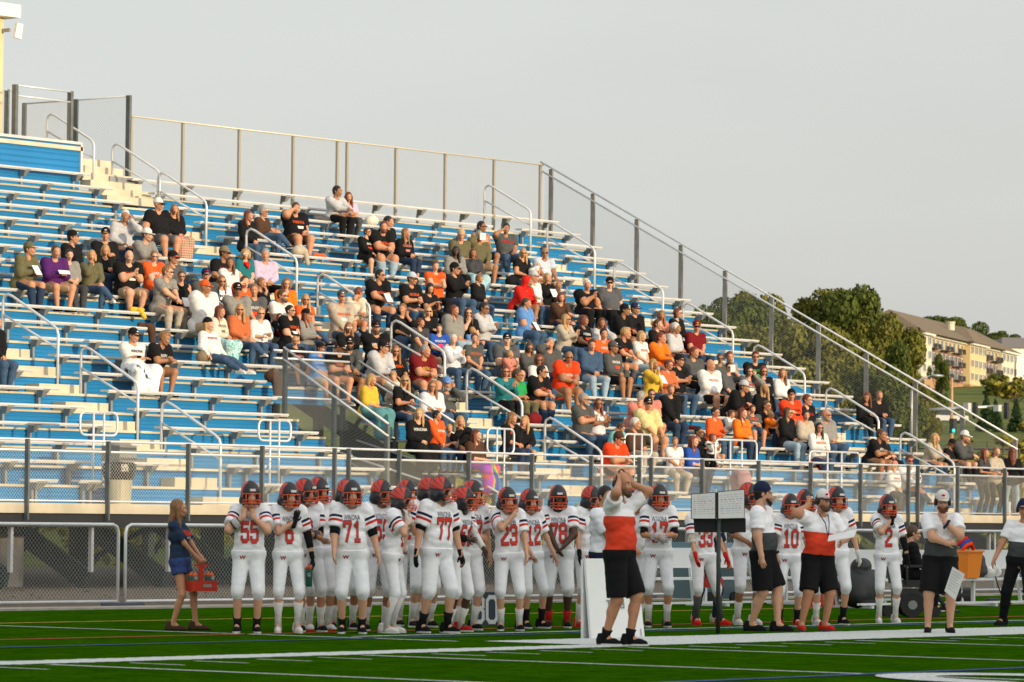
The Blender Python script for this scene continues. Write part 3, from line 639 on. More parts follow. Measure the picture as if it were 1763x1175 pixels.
# end fence down the right side
o = (94.0, 64, 0); ef = fence_thing('end_fence', 'tall raked chain-link fence with two handrails down the right end of the stand', o)
YT, YB = 72.3, 56.75
def ez(y): return 3.55+(y-YB)*(11.39-3.55)/(YT-YB)
for y in (72.01, 70.53, 69.0, 67.49, 66.0, 64.46, 62.93, 61.4, 59.85, 58.4, 56.8):
    b = MB(); zb = ez(y)-2.35; b.box(93.96, 94.02, y, y+.014, max(zb, .9), ez(y)-.02); b.box(93.96, 93.975, y+.014, y+.12, max(zb, .9), ez(y)-.02); shift(b, o).build('post', mat('post_sunlit', (.27, .26, .23), .6, .1, .2, 4), ef)  # lighter buff steel: sunlight on these posts is put into the colour
for dz in (0, -.24):
    b = MB(); b.tube([(93.93, YT+.1, ez(YT+.1)+dz), (93.93, YB, ez(YB)+dz)], .027, 8); shift(b, o).build('rail', rail_m, ef, smooth=True)
b = MB(); chain(b, (94.0, YT), (94.0, YB), ez(YT)-2.2, ez(YT)-.26, ez(YB)-2.2, ez(YB)-.26); shift(b, o).build('chain_link', wire, ef)
# back fence
o = (85, 72.35, 10); bf = fence_thing('back_fence', 'chain-link fence along the top row of the stand against the sky', o)
for x in (77.1, 79.01, 81.16, 83.28, 85.07, 85.47, 87.51, 89.63, 91.79, 93.9):
    b = MB(); b.box(x-.035, x+.035, 72.35, 72.42, 8.9, 11.34); shift(b, o).build('post', mat('post_buff', (.40, .36, .28), .6, .3), bf)
b = MB(); b.tube([(77.05, 72.33, 11.35), (93.95, 72.33, 11.35)], .022, 8); shift(b, o).build('rail', mat('rail_warm', (.62, .56, .42), .5, .3), bf, smooth=True)
b = MB(); chain(b, (77.1, 72.33), (93.9, 72.33), 9.45, 11.33, 9.45, 11.33); shift(b, o).build('chain_link', wire, bf)
# portal guards: left side, right side, rear
def zslope(y): return 3.40+(y-57.2)*.504
def raked_fence(x, y0, y1, z_at, posts, label, name='portal_fence'):
    o = (x, y0, 0); r = fence_thing(name, label, o); r['group'] = 'chain-link guards of the entry portal'
    for dz in (0, -.26):
        b = MB(); b.tube([(x, y1, z_at(y1)+dz), (x, y0, z_at(y0)+dz)], .026, 8); shift(b, o).build('rail', rail_m, r, smooth=True)
    for y in posts:
        b = MB(); b.box(x-.01, x+.07, y, y+.014, DECK-.1 if y < 58.5 else z_at(y)-2.5, z_at(y)-.01); b.box(x-.01, x+.004, y+.014, y+.09, DECK-.1 if y < 58.5 else z_at(y)-2.5, z_at(y)-.01); shift(b, o).build('post', postd, r)
    b = MB(); chain(b, (x, y1), (x, y0), z_at(y1)-1.95, z_at(y1)-.28, z_at(y0)-1.95, z_at(y0)-.28); shift(b, o).build('chain_link', wire, r)
raked_fence(69.0, 57.2, 60.16, lambda y: 3.38+(y-57.2)*.565, (60.1, 58.69, 57.2), 'raked chain-link guard on the left side of the entry portal')
raked_fence(72.3, 58.05, 61.3, lambda y: 3.50+(y-58.05)*.50, (61.25, 59.7, 58.05), 'raked chain-link guard on the right side of the entry portal')
o = (69, 60.2, 0); r = fence_thing('portal_fence', 'level chain-link guard across the back of the entry portal', o); r['group'] = 'chain-link guards of the entry portal'
for z in (5.0, 4.83): b = MB(); b.tube([(69.05, 60.5, z), (71.6, 60.5, z)], .024, 8); shift(b, o).build('rail', rail_m, r, smooth=True)
b = MB(); chain(b, (69.05, 60.5), (71.6, 60.5), 3.3, 4.83, 3.3, 4.83); shift(b, o).build('chain_link', wire, r)
b = MB(); b.tube([(69.05, 60.5, 3.98), (71.6, 60.5, 3.98)], .024, 8); shift(b, o).build('rail', rail_m, r, smooth=True)
# low stairs rails inside the portal
for i, x in enumerate((70.0, 72.0)):
    o = (x, 57, 0); r = empty('stair_rail', o); tag(r, ('left' if i == 0 else 'right')+' grey handrail of the stairs inside the entry portal', 'handrail', 'handrails inside the portal')
    for dz in (0, -.4):
        b = MB(); b.tube([(x, 60.6, 3.1+dz), (x, 57.1, 2.2+dz), (x, 56.0, 1.7+dz)], .022, 8); shift(b, o).build('rail', rail_m, r, smooth=True)
    b = MB(); b.tube([(x, 57.1, 1.0), (x, 57.1, 2.2)], .022, 8); shift(b, o).build('post', rail_m, r, smooth=True)
# aisle handrails: bent pipe loops
def aisle_rail(x, yt, label, n=2.1):
    """peak at yt (upper end); falls with the rake over about 2 m"""
    ny, nz = row(0); zt = nz+(yt-ny)*RR/P_+.74; yb = yt-1.42; zb = zt-1.42*RR/P_
    def tread(y): k = math.floor((y-(ny+.335))/P_)+1; return row(k)[1]-.484
    o = (x, yt, tread(yt+.1)); r = empty('aisle_handrail', o); tag(r, label, 'handrail', 'bent pipe handrails in the aisles')
    b = MB(); b.tube([(x, yt+.16, tread(yt+.16)), (x, yt+.16, zt-.16), (x, yt+.13, zt-.05), (x, yt+.02, zt), (x, yt-.12, zt-.05), (x, yb+.1, zb+.03), (x, yb, zb-.05), (x, yb-.04, zb-.16), (x, yb-.04, tread(yb-.04))], .030, 8); shift(b, o).build('pipe', rail_m, r, smooth=True)
    b = MB(); b.tube([(x, yt+.16, zt-.42), (x, yb-.04, zb-.45)], .024, 8); shift(b, o).build('mid_rail', rail_m, r, smooth=True)
ordn = ['uppermost', 'second from the top', 'third from the top', 'fourth from the top', 'fifth from the top', 'sixth from the top', 'lowest']
def series(x, y0, n, aisle, extra=None):
    for i in range(n):
        y = y0-2.286*i
        nm = ordn[i] if i < n-1 else 'lowest'
        aisle_rail(x, y, f'{nm} bent handrail in the {aisle} aisle of the stand')
series(63.27, 62.85-2*2.286*0, 3, 'left')
series(76.08, 67.42, 5, 'middle')
aisle_rail(76.08, 71.9, 'bent handrail at the very top of the middle aisle, against the sky'); aisle_rail(76.08, 70.35, 'bent handrail just below the topmost one in the middle aisle')
series(90.97, 69.70, 6, 'right')
aisle_rail(90.97, 71.9, 'bent handrail at the very top of the right aisle, beside the back fence')
# rounded barriers at the aisle feet
for (x0, x1, z0, z1, lab) in ((59.6, 60.65, 2.94, 3.39, 'rounded pipe barrier at the left, above the litter bin'), (64.85, 65.85, 2.94, 3.36, 'rounded pipe barrier left of the entry portal'), (72.4, 73.35, 2.82, 3.36, 'rounded pipe barrier below the two girls bending forward'),
    (77.45, 78.5, 2.85, 3.35, 'rounded pipe barrier in front of the white-haired old man'), (81.05, 82.75, 2.75, 3.3, 'wide rounded pipe barrier in front of the orange-clad mothers'), (85.0, 87.2, 2.6, 3.1, 'wide rounded pipe barrier at the feet of the bald man in grey')):
    o = (x0, 57.2, DECK); r = empty('pipe_barrier', o); tag(r, lab, 'barrier', 'rounded pipe barriers'); q = .13; b = MB(); w = x1-x0
    pts = []
    for cx, cz, a0 in ((w-q, z1-q, 90), (w-q, z0+q, 0), (q, z0+q, -90), (q, z1-q, 180)):
        for s in range(5): a = math.radians(a0-22.5*s); pts.append((cx+q*math.cos(a), 0, cz+q*math.sin(a)-DECK))
    pts.append(pts[0]); b.tube(pts, .024, 8); b.build('loop', rail_m, r, smooth=True)
    for xx in (w*.36, w*.64): b = MB(); b.tube([(xx, 0, 0), (xx, 0, z1-DECK)], .022, 8); b.build('post', rail_m, r, smooth=True)

# ---- upper left: blue wall, cage and press box
b = MB(); V = []; F = []
for i in range(33): t = i/32; V += [(XL, 72.06-(0, .02, .02, 0)[i % 4], 9.27+1.18*t), (74.9, 72.06-(0, .02, .02, 0)[i % 4], 9.27+1.18*t)]
for i in range(32): F.append((2*i, 2*i+1, 2*i+3, 2*i+2))
b.raw(V, F); b.box(XL, 74.9, 72.07, 72.1, 9.27, 10.45); part(b, 'back_panel', blue)
b = MB(); b.box(74.9, 74.97, 72.0, 72.12, 9.7, 10.5); b.box(XL, 74.9, 72.0, 72.13, 10.451, 10.52); part(b, 'panel_trim', alu)
for i in range(6):
    b = MB(); b.box(74.97, 76.9-.05*i, 72.0+.28*(i-3), 72.35+.28*(i-3), 9.0+.2*i, 9.19+.2*i); part(b, 'step_block', alu_y)
b = MB(); b.box(75.9, 77.0, 71.95, 72.3, 8.6, 9.75); part(b, 'landing_plate', steel)
b = MB(); b.box(XL, 79, 72.0, 76.5, 8.6, 8.7); b.box(XL, 75, 72.0, 77, 10.3, 10.4); part(b, 'upper_deck', alu_y)
def cage(name, label, P, Q, z0, z1, rails, posts, wid=.12):
    o = (P[0], P[1], z0); r = fence_thing(name, label, o)
    for z in rails: b = MB(); b.tube([(P[0], P[1], z), (Q[0], Q[1], z)], .022, 8); shift(b, o).build('rail', rail_m, r, smooth=True)
    for t, w in posts:
        x = P[0]+(Q[0]-P[0])*t; y = P[1]+(Q[1]-P[1])*t; b = MB(); b.box(x-w/2, x+w/2, y-.03, y, z0-.5, z1+.02); b.box(x-w/2, x-w/2+.02, y, y+.1, z0-.5, z1+.02); shift(b, o).build('post', postd, r)
    b = MB(); chain(b, P, Q, z0, rails[1] if len(rails) > 2 else z1, z0, rails[1] if len(rails) > 2 else z1); shift(b, o).build('chain_link', wire, r); return r
cage('landing_fence', 'small chain-link cage front beside the press box', (72.83, 72.2), (74.75, 72.2), 10.35, 11.75, (11.75, 11.5, 10.45), ((0, .09), (1, .09)))
cage('landing_fence', 'rear chain-link side of the press box landing', (72.9, 76.4), (77.2, 76.4), 10.6, 12.2, (12.2, 10.75), ((.15, .06), (.45, .12), (.9, .06)))
cage('landing_fence', 'tall chain-link gate panel at the head of the stairs', (77.0, 72.35), (77.0, 76.0), 9.7, 11.85, (11.85, 9.75), ((0, .08), (.5, .05), (1, .05)))
aisle_rail(75.3, 73.4, 'bent handrail beside the press box stairs')
def press_box():
    r = empty('press_box', (66, 73.0, 8)); tag(r, 'cream press box tower at the top left edge with a white eave', 'building'); o = (66, 73.0, 8)
    b = MB(); b.box(58, 73.17, 73.0, 78, 6, 13.48); shift(b, o).build('wall', mat('press_cream', (.66, .50, .29), .85, 0, .05, 2), r)
    b = MB(); b.box(57.5, 73.45, 72.7, 78.5, 13.48, 13.80); shift(b, o).build('roof', mat('press_white', (.74, .72, .64), .6), r)
    f = MB(); f.box(73.10, 73.16, 72.75, 72.99, 13.12, 13.20); fo = shift(f, o).build('floodlight', steel, r)
    f = MB(); f.quadbox([(73.16, 72.6, 12.97), (73.38, 72.6, 12.95), (73.38, 72.68, 12.95), (73.16, 72.68, 12.97), (73.24, 72.6, 13.34), (73.44, 72.6, 13.32), (73.44, 72.68, 13.32), (73.24, 72.68, 13.34)]); shift(f, o).build('lamp_housing', mat('press_white', (.74, .72, .64), .6), fo)
press_box()
# ================================================================ PEOPLE
def nrm(v): v = np.array(v, float); return v/(np.linalg.norm(v)+1e-12)
def rotz(a): c, s = math.cos(a), math.sin(a); return np.array([[c, -s, 0], [s, c, 0], [0, 0, 1.]])
def rotx(a): c, s = math.cos(a), math.sin(a); return np.array([[1, 0, 0], [0, c, -s], [0, s, c]])
def ik(S, T, a, b, pole):
    S, T = np.array(S, float), np.array(T, float); d = T-S; L = np.linalg.norm(d); L2 = min(L, (a+b)*.995); L2 = max(L2, abs(a-b)+.02); u = d/(L+1e-9); T = S+u*L2
    x = (a*a-b*b+L2*L2)/(2*L2); h = math.sqrt(max(a*a-x*x, 0)); p = np.array(pole, float); p = p-u*(p@u); p = nrm(p)
    return S+u*x+p*h, T
# --- heads (face looks to -Y, origin between the ears)
def head_data(kind, h=.0125):
    m = {'man': 1., 'woman': .94, 'child': .88}[kind]; j = {'man': 1., 'woman': .86, 'child': .84}[kind]
    P = [((0, .018, .035), (0, .018, .035), .098, .098, (1, 0, 0), .80), ((0, -.03, .02), (0, -.03, .02), .075, .075, (1, 0, 0), .92), ((0, -.025, -.045), (0, -.04, -.065), .066*j, .05*j, None, 1),
         ((0, -.078, -.092), (0, -.078, -.092), .022*j, .022*j, None, 1), ((0, -.098, .006), (0, -.116, -.028), .009, .015, None, 1), ((-.03, -.088, -.03), (-.03, -.088, -.03), .02, .02, None, 1), ((.03, -.088, -.03), (.03, -.088, -.03), .02, .02, None, 1),
         ((-.04, -.093, .03), (.04, -.093, .03), .012, .012, None, 1), ((0, -.1, -.058), (0, -.1, -.058), .016, .012, None, 1),
         ((-.08, .012, .012), (-.08, .012, -.02), .018, .012, (1, 0, 0), .55), ((.08, .012, .012), (.08, .012, -.02), .018, .012, (1, 0, 0), .55),
         ((0, .03, -.06), (0, .045, -.17), .054*j, .056*j, None, 1)]
    def cut(f, X, Y, Z):
        for sx in (-1, 1):
            d = np.sqrt((X-sx*.032)**2+(Y+.108)**2+((Z-.008)*1.3)**2)-.016; f = np.maximum(f, -d)
        return f
    V, F = sdf(P, h, .02, cut); out = [(V, F, 0)]
    e = MB()
    for sx in (-1, 1): e.ell((sx*.032, -.088, .008), (.0135, .012, .011), 1, 8, 5)
    out.append((np.array(e.v), np.array(e.f), 1)); e = MB()
    for sx in (-1, 1): e.ell((sx*.032, -.0985, .008), (.006, .004, .006), 2, 6, 4)
    out.append((np.array(e.v), np.array(e.f), 2)); e = MB()
    for sx in (-1, 1): e.ell((sx*.034, -.104, .031), (.019, .005, .004), 3, 6, 4)
    out.append((np.array(e.v), np.array(e.f), 3)); e = MB(); e.ell((0, -.1125, -.060), (.023, .006, .0075), 4, 8, 4)
    out.append((np.array(e.v), np.array(e.f), 4))
    return [(v*m, f, i) for v, f, i in out]
_head = {}
def head_parts(kind, fine=False):
    k = (kind, fine)
    if k not in _head: _head[k] = head_data(kind, .0095 if fine else .013)
    return _head[k]
eye_w = mat('eye_white', (.7, .68, .64), .4); eye_d = mat('eye_dark', (.03, .02, .015), .3)
# --- hair, caps, glasses: shared meshes in head space
_shared = {}
def shared(key, fn):
    if key not in _shared: _shared[key] = fn()
    return _shared[key]
def hair_mesh(style):
    h = .014
    cap = ((0, .024, .040), (0, .024, .040), .108, .108, (1, 0, 0), .83)
    if style == 's': P = [cap, ((0, .05, .0), (0, .06, -.03), .085, .06, (1, 0, 0), .85)]
    elif style == 'f': P = [cap, ((0, -.03, .10), (.02, -.05, .105), .05, .045, None, 1), ((0, .05, .0), (0, .06, -.03), .085, .06, (1, 0, 0), .85)]      # fuller, swept front
    elif style == 'l': P = [cap, ((0, .05, .02), (0, .075, -.12), .09, .07, (0, 1, 0), .75), ((-.075, .015, .02), (-.085, .0, -.16), .035, .03, None, 1), ((.075, .015, .02), (.085, .0, -.16), .035, .03, None, 1), ((-.085, 0, -.16), (-.09, -.06, -.27), .034, .018, None, 1), ((.085, 0, -.16), (.09, -.06, -.27), .034, .018, None, 1), ((0, .08, -.1), (0, .10, -.26), .075, .04, (0, 1, 0), .6)]
    elif style == 'L': P = [cap, ((0, .05, .02), (0, .08, -.2), .09, .09, (0, 1, 0), .7), ((0, .09, -.2), (0, .10, -.40), .09, .05, (0, 1, 0), .55), ((-.08, .01, .02), (-.095, -.04, -.28), .036, .032, None, 1), ((.08, .01, .02), (.095, -.04, -.28), .036, .032, None, 1)]
    elif style == 'c': P = [cap]+[((.088*math.sin(a)*c_, .02+.088*math.cos(a)*.9, z), (.088*math.sin(a)*c_, .02+.088*math.cos(a)*.9, z), .036, .036, None, 1) for z, c_ in ((.09, .7), (.04, 1.0), (-.02, 1.05), (-.07, .95)) for a in np.linspace(-1.9, 1.9, 9)]
    elif style == 'b': P = [cap, ((0, .10, .05), (0, .125, .07), .03, .035, None, 1), ((0, .05, .0), (0, .06, -.03), .08, .05, (1, 0, 0), .8)]
    elif style == 'p': P = [cap, ((0, .11, .04), (0, .15, -.05), .03, .032, None, 1), ((0, .15, -.05), (0, .13, -.2), .03, .014, None, 1), ((0, .05, .0), (0, .06, -.03), .08, .05, (1, 0, 0), .8)]
    elif style == 'm': P = [cap, ((0, .05, .0), (0, .06, -.07), .092, .07, (0, 1, 0), .8), ((-.075, .015, .02), (-.08, .0, -.09), .034, .03, None, 1), ((.075, .015, .02), (.08, .0, -.09), .034, .03, None, 1)]   # chin-length bob
    elif style == 'r': P = [((-.062, -.05, -.06), (-.03, -.085, -.095), .022, .028, None, 1), ((.062, -.05, -.06), (.03, -.085, -.095), .022, .028, None, 1), ((0, -.092, -.10), (0, -.09, -.115), .03, .022, None, 1), ((-.02, -.113, -.047), (.02, -.113, -.047), .007, .007, None, 1)]   # beard
    def cut(f, X, Y, Z):
        if style == 'r': return f
        rf = .081 if style in 'lLmc' else .085
        d = np.sqrt((X/.95)**2+((Y+.105)/1.0)**2+((Z+.02)/1.28)**2)-rf
        f = np.maximum(f, -d)
        if style in 'sfbp': f = np.maximum(f, -(Z+.02+(Y-.02)*.9+0*X)-.03*0) if style in 'bp' else np.maximum(f, -(Z+.055+(Y-.0)*.55+0*X))
        return f
    V, F = sdf(P, h, .022, cut); m = mat('hair', (.1, .06, .03), .6)
    if len(F) == 0: raise Exception('hair '+style)
    return fast_mesh('hair', V, F, [m])
def cap_mesh():
    P = [((0, .022, .052), (0, .022, .052), .112, .112, (1, 0, 0), .84)]
    def cut(f, X, Y, Z): return np.maximum(f, -(Z-.040)+0*X+0*Y)
    V, F = sdf(P, .013, .0, cut); parts = [(V, F, 0)]; b = MB(); n = 9; V2 = []; F2 = []
    for i in range(n+1):
        a = math.pi*i/n; x = -.078*math.cos(a)
        V2 += [(x, -.045, .050), (x*.93, -.075-.105*math.sin(a), .046-.012*math.sin(a)), (x*.93, -.075-.105*math.sin(a), .036-.012*math.sin(a)), (x, -.045, .040)]
    for i in range(n):
        o = 4*i
        for q in range(4): F2.append((o+q, o+(q+1) % 4, o+4+(q+1) % 4, o+4+q))
    parts.append((np.array(V2), np.array(F2), 1)); V, F, mi = join(parts); m = mat('cap', (.02, .02, .02), .8)
    return fast_mesh('cap', V, F, [m, m], mi)
def beanie_mesh():
    P = [((0, .022, .058), (0, .022, .058), .113, .113, (1, 0, 0), .84)]
    V, F = sdf(P, .013, .0, lambda f, X, Y, Z: np.maximum(f, -(Z-.03-(Y-.02)*-.25)+0*X)); m = mat('cap', (.02, .02, .02), .8); return fast_mesh('beanie', V, F, [m])
def hood_mesh():
    P = [((0, .03, .035), (0, .03, .035), .125, .125, (1, 0, 0), .9), ((0, .06, -.05), (0, .07, -.14), .09, .09, None, 1)]
    V, F = sdf(P, .014, .03, lambda f, X, Y, Z: np.maximum(f, -(np.sqrt((X/.95)**2+(Y+.13)**2+((Z+.01)/1.35)**2)-.088))); m = mat('hood', (.3, .02, .02), .9); return fast_mesh('hood', V, F, [m])
def glasses_mesh(sun_):
    b = MB()
    for sx in (-1, 1):
        if sun_: b.ell((sx*.034, -.113, .008), (.029, .009, .019), 0, 10, 6)
        else: b.tube([(sx*.034+.026*math.cos(a), -.117, .008+.018*math.sin(a)) for a in np.linspace(0, 6.283, 11)], .0028, 4, 0, False)
        b.tube([(sx*.058, -.108, .012), (sx*.082, -.03, .012), (sx*.082, .01, .008)], .0032, 4)
    b.tube([(-.01, -.118, .012), (.01, -.118, .012)], .003, 4); return b.mesh('glasses', [mat('glasses_dark', (.012, .012, .014), .15)], True)
def headset_mesh():
    b = MB(); b.tube([(-.095*math.cos(a), .015, .02+.125*math.sin(a)) for a in np.linspace(0, math.pi, 13)], .009, 6)
    for sx in (-1, 1): b.tube([(sx*.075, .012, .0), (sx*.108, .012, .0)], .042, 14)
    b.tube([(.095, 0, -.02), (.085, -.07, -.055), (.04, -.12, -.065)], .005, 5); b.ell((.03, -.125, -.065), (.015, .012, .012), 0, 8, 5); return b.mesh('headset', [black_m], True)
def shoe_mesh():
    P = [((0, .045, .035), (0, -.10, .028), .043, .038, (1, 0, 0), .95), ((0, -.10, .028), (0, -.15, .022), .038, .03, None, 1), ((0, .045, .05), (0, .035, .095), .045, .042, None, 1)]
    V, F = sdf(P, .011, .02, lambda f, X, Y, Z: np.maximum(np.maximum(f, -(Z-.012)+0*X+0*Y), Z-.112+0*X+0*Y)); b = MB(); V2 = []; n = 20
    for z in (0.0, .020):
        for i in range(n):
            a = 2*math.pi*i/n; V2.append(((.047 if math.sin(a) < 0 else .043)*math.cos(a), -.045+.142*math.sin(a), z))
    F2 = [(i, (i+1) % n, n+(i+1) % n, n+i) for i in range(n)]+[(0, i, i+1, i+1) for i in range(1, n-1)]
    F2 = [f for f in F2 if len(set(f)) == 4]
    top = len(V2); V2 += [(0, -.045, 0), (0, -.045, .02)]
    F2 += [(i, top, top, (i+1) % n) for i in range(0)]
    V, F, mi = join([(V, F, 0), (np.array(V2), np.array(F2), 1)]); m = mat('shoe', (.02, .02, .02), .6); return fast_mesh('shoe', V, F, [m, m], mi)
def hand_geo(W, d, palm_n, side, curl, s=1., spread=0., rad=.0088):
    """five separate fingers from the end of the palm; W wrist, d pointing direction, palm_n palm normal, side = thumb side"""
    d = nrm(d); n = nrm(palm_n-d*(np.array(palm_n)@d)); t = np.cross(d, n)*(1 if side > 0 else -1); b = MB()
    for i, (off, L) in enumerate(((.030, .068), (.010, .076), (-.010, .071), (-.029, .056))):
        base = W+d*.078*s+t*off*s; p = [base-d*.012*s]; dd = d+t*off*(spread*12+1.0); a = 0; dd = nrm(dd)
        for q in (.42, .33, .25):
            a += curl*(.55+.1*i*.3); v = dd*math.cos(a)+n*math.sin(a); p.append(p[-1]+v*L*s*(q+(.17 if q == .42 else 0)))
        b.tube(p, rad*s, 6, radii=[rad*s*1.08, rad*s, rad*s*.92, rad*s*.72])
    base = W+d*.028*s+t*.032*s; v1 = nrm(d*.7+t*.75+n*.35); v2 = nrm(d*.95+t*.25+n*.5*(.5+curl)); b.tube([base-v1*.012, base+v1*.035*s, base+v1*.035*s+v2*.032*s], rad*1.15*s, 6, radii=[rad*1.35*s, rad*1.1*s, rad*.8*s])
    V = np.array(b.v); F4 = [f for f in b.f if len(f) == 4]
    for f in b.f:
        if len(f) == 6: F4 += [(f[0], f[1], f[2], f[3]), (f[0], f[3], f[4], f[5])]
    return V, np.array(F4)
def palm_prims(W, d, palm_n, s=1.):
    d = nrm(d); n = nrm(palm_n-d*(np.array(palm_n)@d)); return [(W-d*.01*s, W+d*.07*s, .027*s, .036*s, n, .52)]

# --- skeleton to primitives.  J: joints in local space (person faces -Y); g: girth
def torso_prims(J, g=0., fem=0, pads=0, s=1.):
    pel, ch, nk = J['pelvis'], J['chest'], J['neck']; up = nrm(ch-pel); x = J['x']; f = np.cross(x, up)  # forward
    f = nrm(np.cross(up, x)); f = -f if f[1] > .3 else f
    mid = pel*.5+ch*.5; P = []
    hw = (.085+g*.05)*s
    P.append((pel-x*hw, pel+x*hw, (.105+g*.05)*s, (.105+g*.05)*s, f, .95))
    wr = (.098 if fem else .112)+g*.10
    P.append((mid-x*.055*s+f*g*.10*s, mid+x*.055*s+f*g*.10*s, wr*s, wr*s, f, .95))
    P.append((pel+up*.09*s-x*.06*s+f*g*.12*s, pel+up*.09*s+x*.06*s+f*g*.12*s, (.106+g*.085)*s, (.106+g*.085)*s, f, .95))
    P.append((pel-up*.03*s-x*(.075+g*.05)*s+f*g*.04*s, pel-up*.03*s+x*(.075+g*.05)*s+f*g*.04*s, (.112+g*.05)*s, (.112+g*.05)*s, f, .95))
    P.append((ch-x*(.085+g*.03)*s, ch+x*(.085+g*.03)*s, (.108 if fem else .120)*s+g*.05*s, (.108 if fem else .120)*s+g*.05*s, f, .88))
    sh = (J['sL']-J['sR'])/2; c = (J['sL']+J['sR'])/2
    P.append((c-sh*.86, c+sh*.86, (.056+g*.02)*s, (.056+g*.02)*s, None, 1)); P.append((nk-up*.02*s, c-sh*.55, .05*s, .055*s, None, 1)); P.append((nk-up*.02*s, c+sh*.55, .05*s, .055*s, None, 1))
    if fem:
        for q in (-1, 1): P.append((ch+x*q*.062*s+f*.078*s-up*.02*s, ch+x*q*.062*s+f*.078*s-up*.02*s, .056*s, .056*s, None, 1))
    if pads:
        P.append((c-sh*.98+up*.03*s, c+sh*.98+up*.03*s, .074*s*pads, .074*s*pads, f, 1.15)); P.append((ch-x*.08*s+f*.02*s+up*.03*s, ch+x*.08*s+f*.02*s+up*.03*s, .120*s*pads, .120*s*pads, f, .95))
    return P
def tuckcut(f, X, Y, Z, o, J, s):
    if not o.get('tuck'): return f
    u = nrm(J['chest']-J['pelvis']); c = J['pelvis']+u*.018*s
    return np.maximum(f, -((X-c[0])*u[0]+(Y-c[1])*u[1]+(Z-c[2])*u[2]))
def folds(f, X, Y, Z, fine, s, k=1.):
    a = (.0040 if fine else .006)*k; q = 1. if fine else .55; ph = (X.size*1.7+Z.size*.37) % 6.28
    w = np.sin(Z*68*q+np.sin(X*21*q+ph)*1.7+Y*14*q)*np.sin(X*15*q+Z*11*q+ph)+.6*np.sin(X*31*q-Z*42*q+np.sin(Y*25*q)*1.2+ph*2)
    return f+a*w
def limb(J, a, b, ra, rb, s, g=0.): return (J[a], J[b], (ra+g)*s, (rb+g)*s, None, 1)
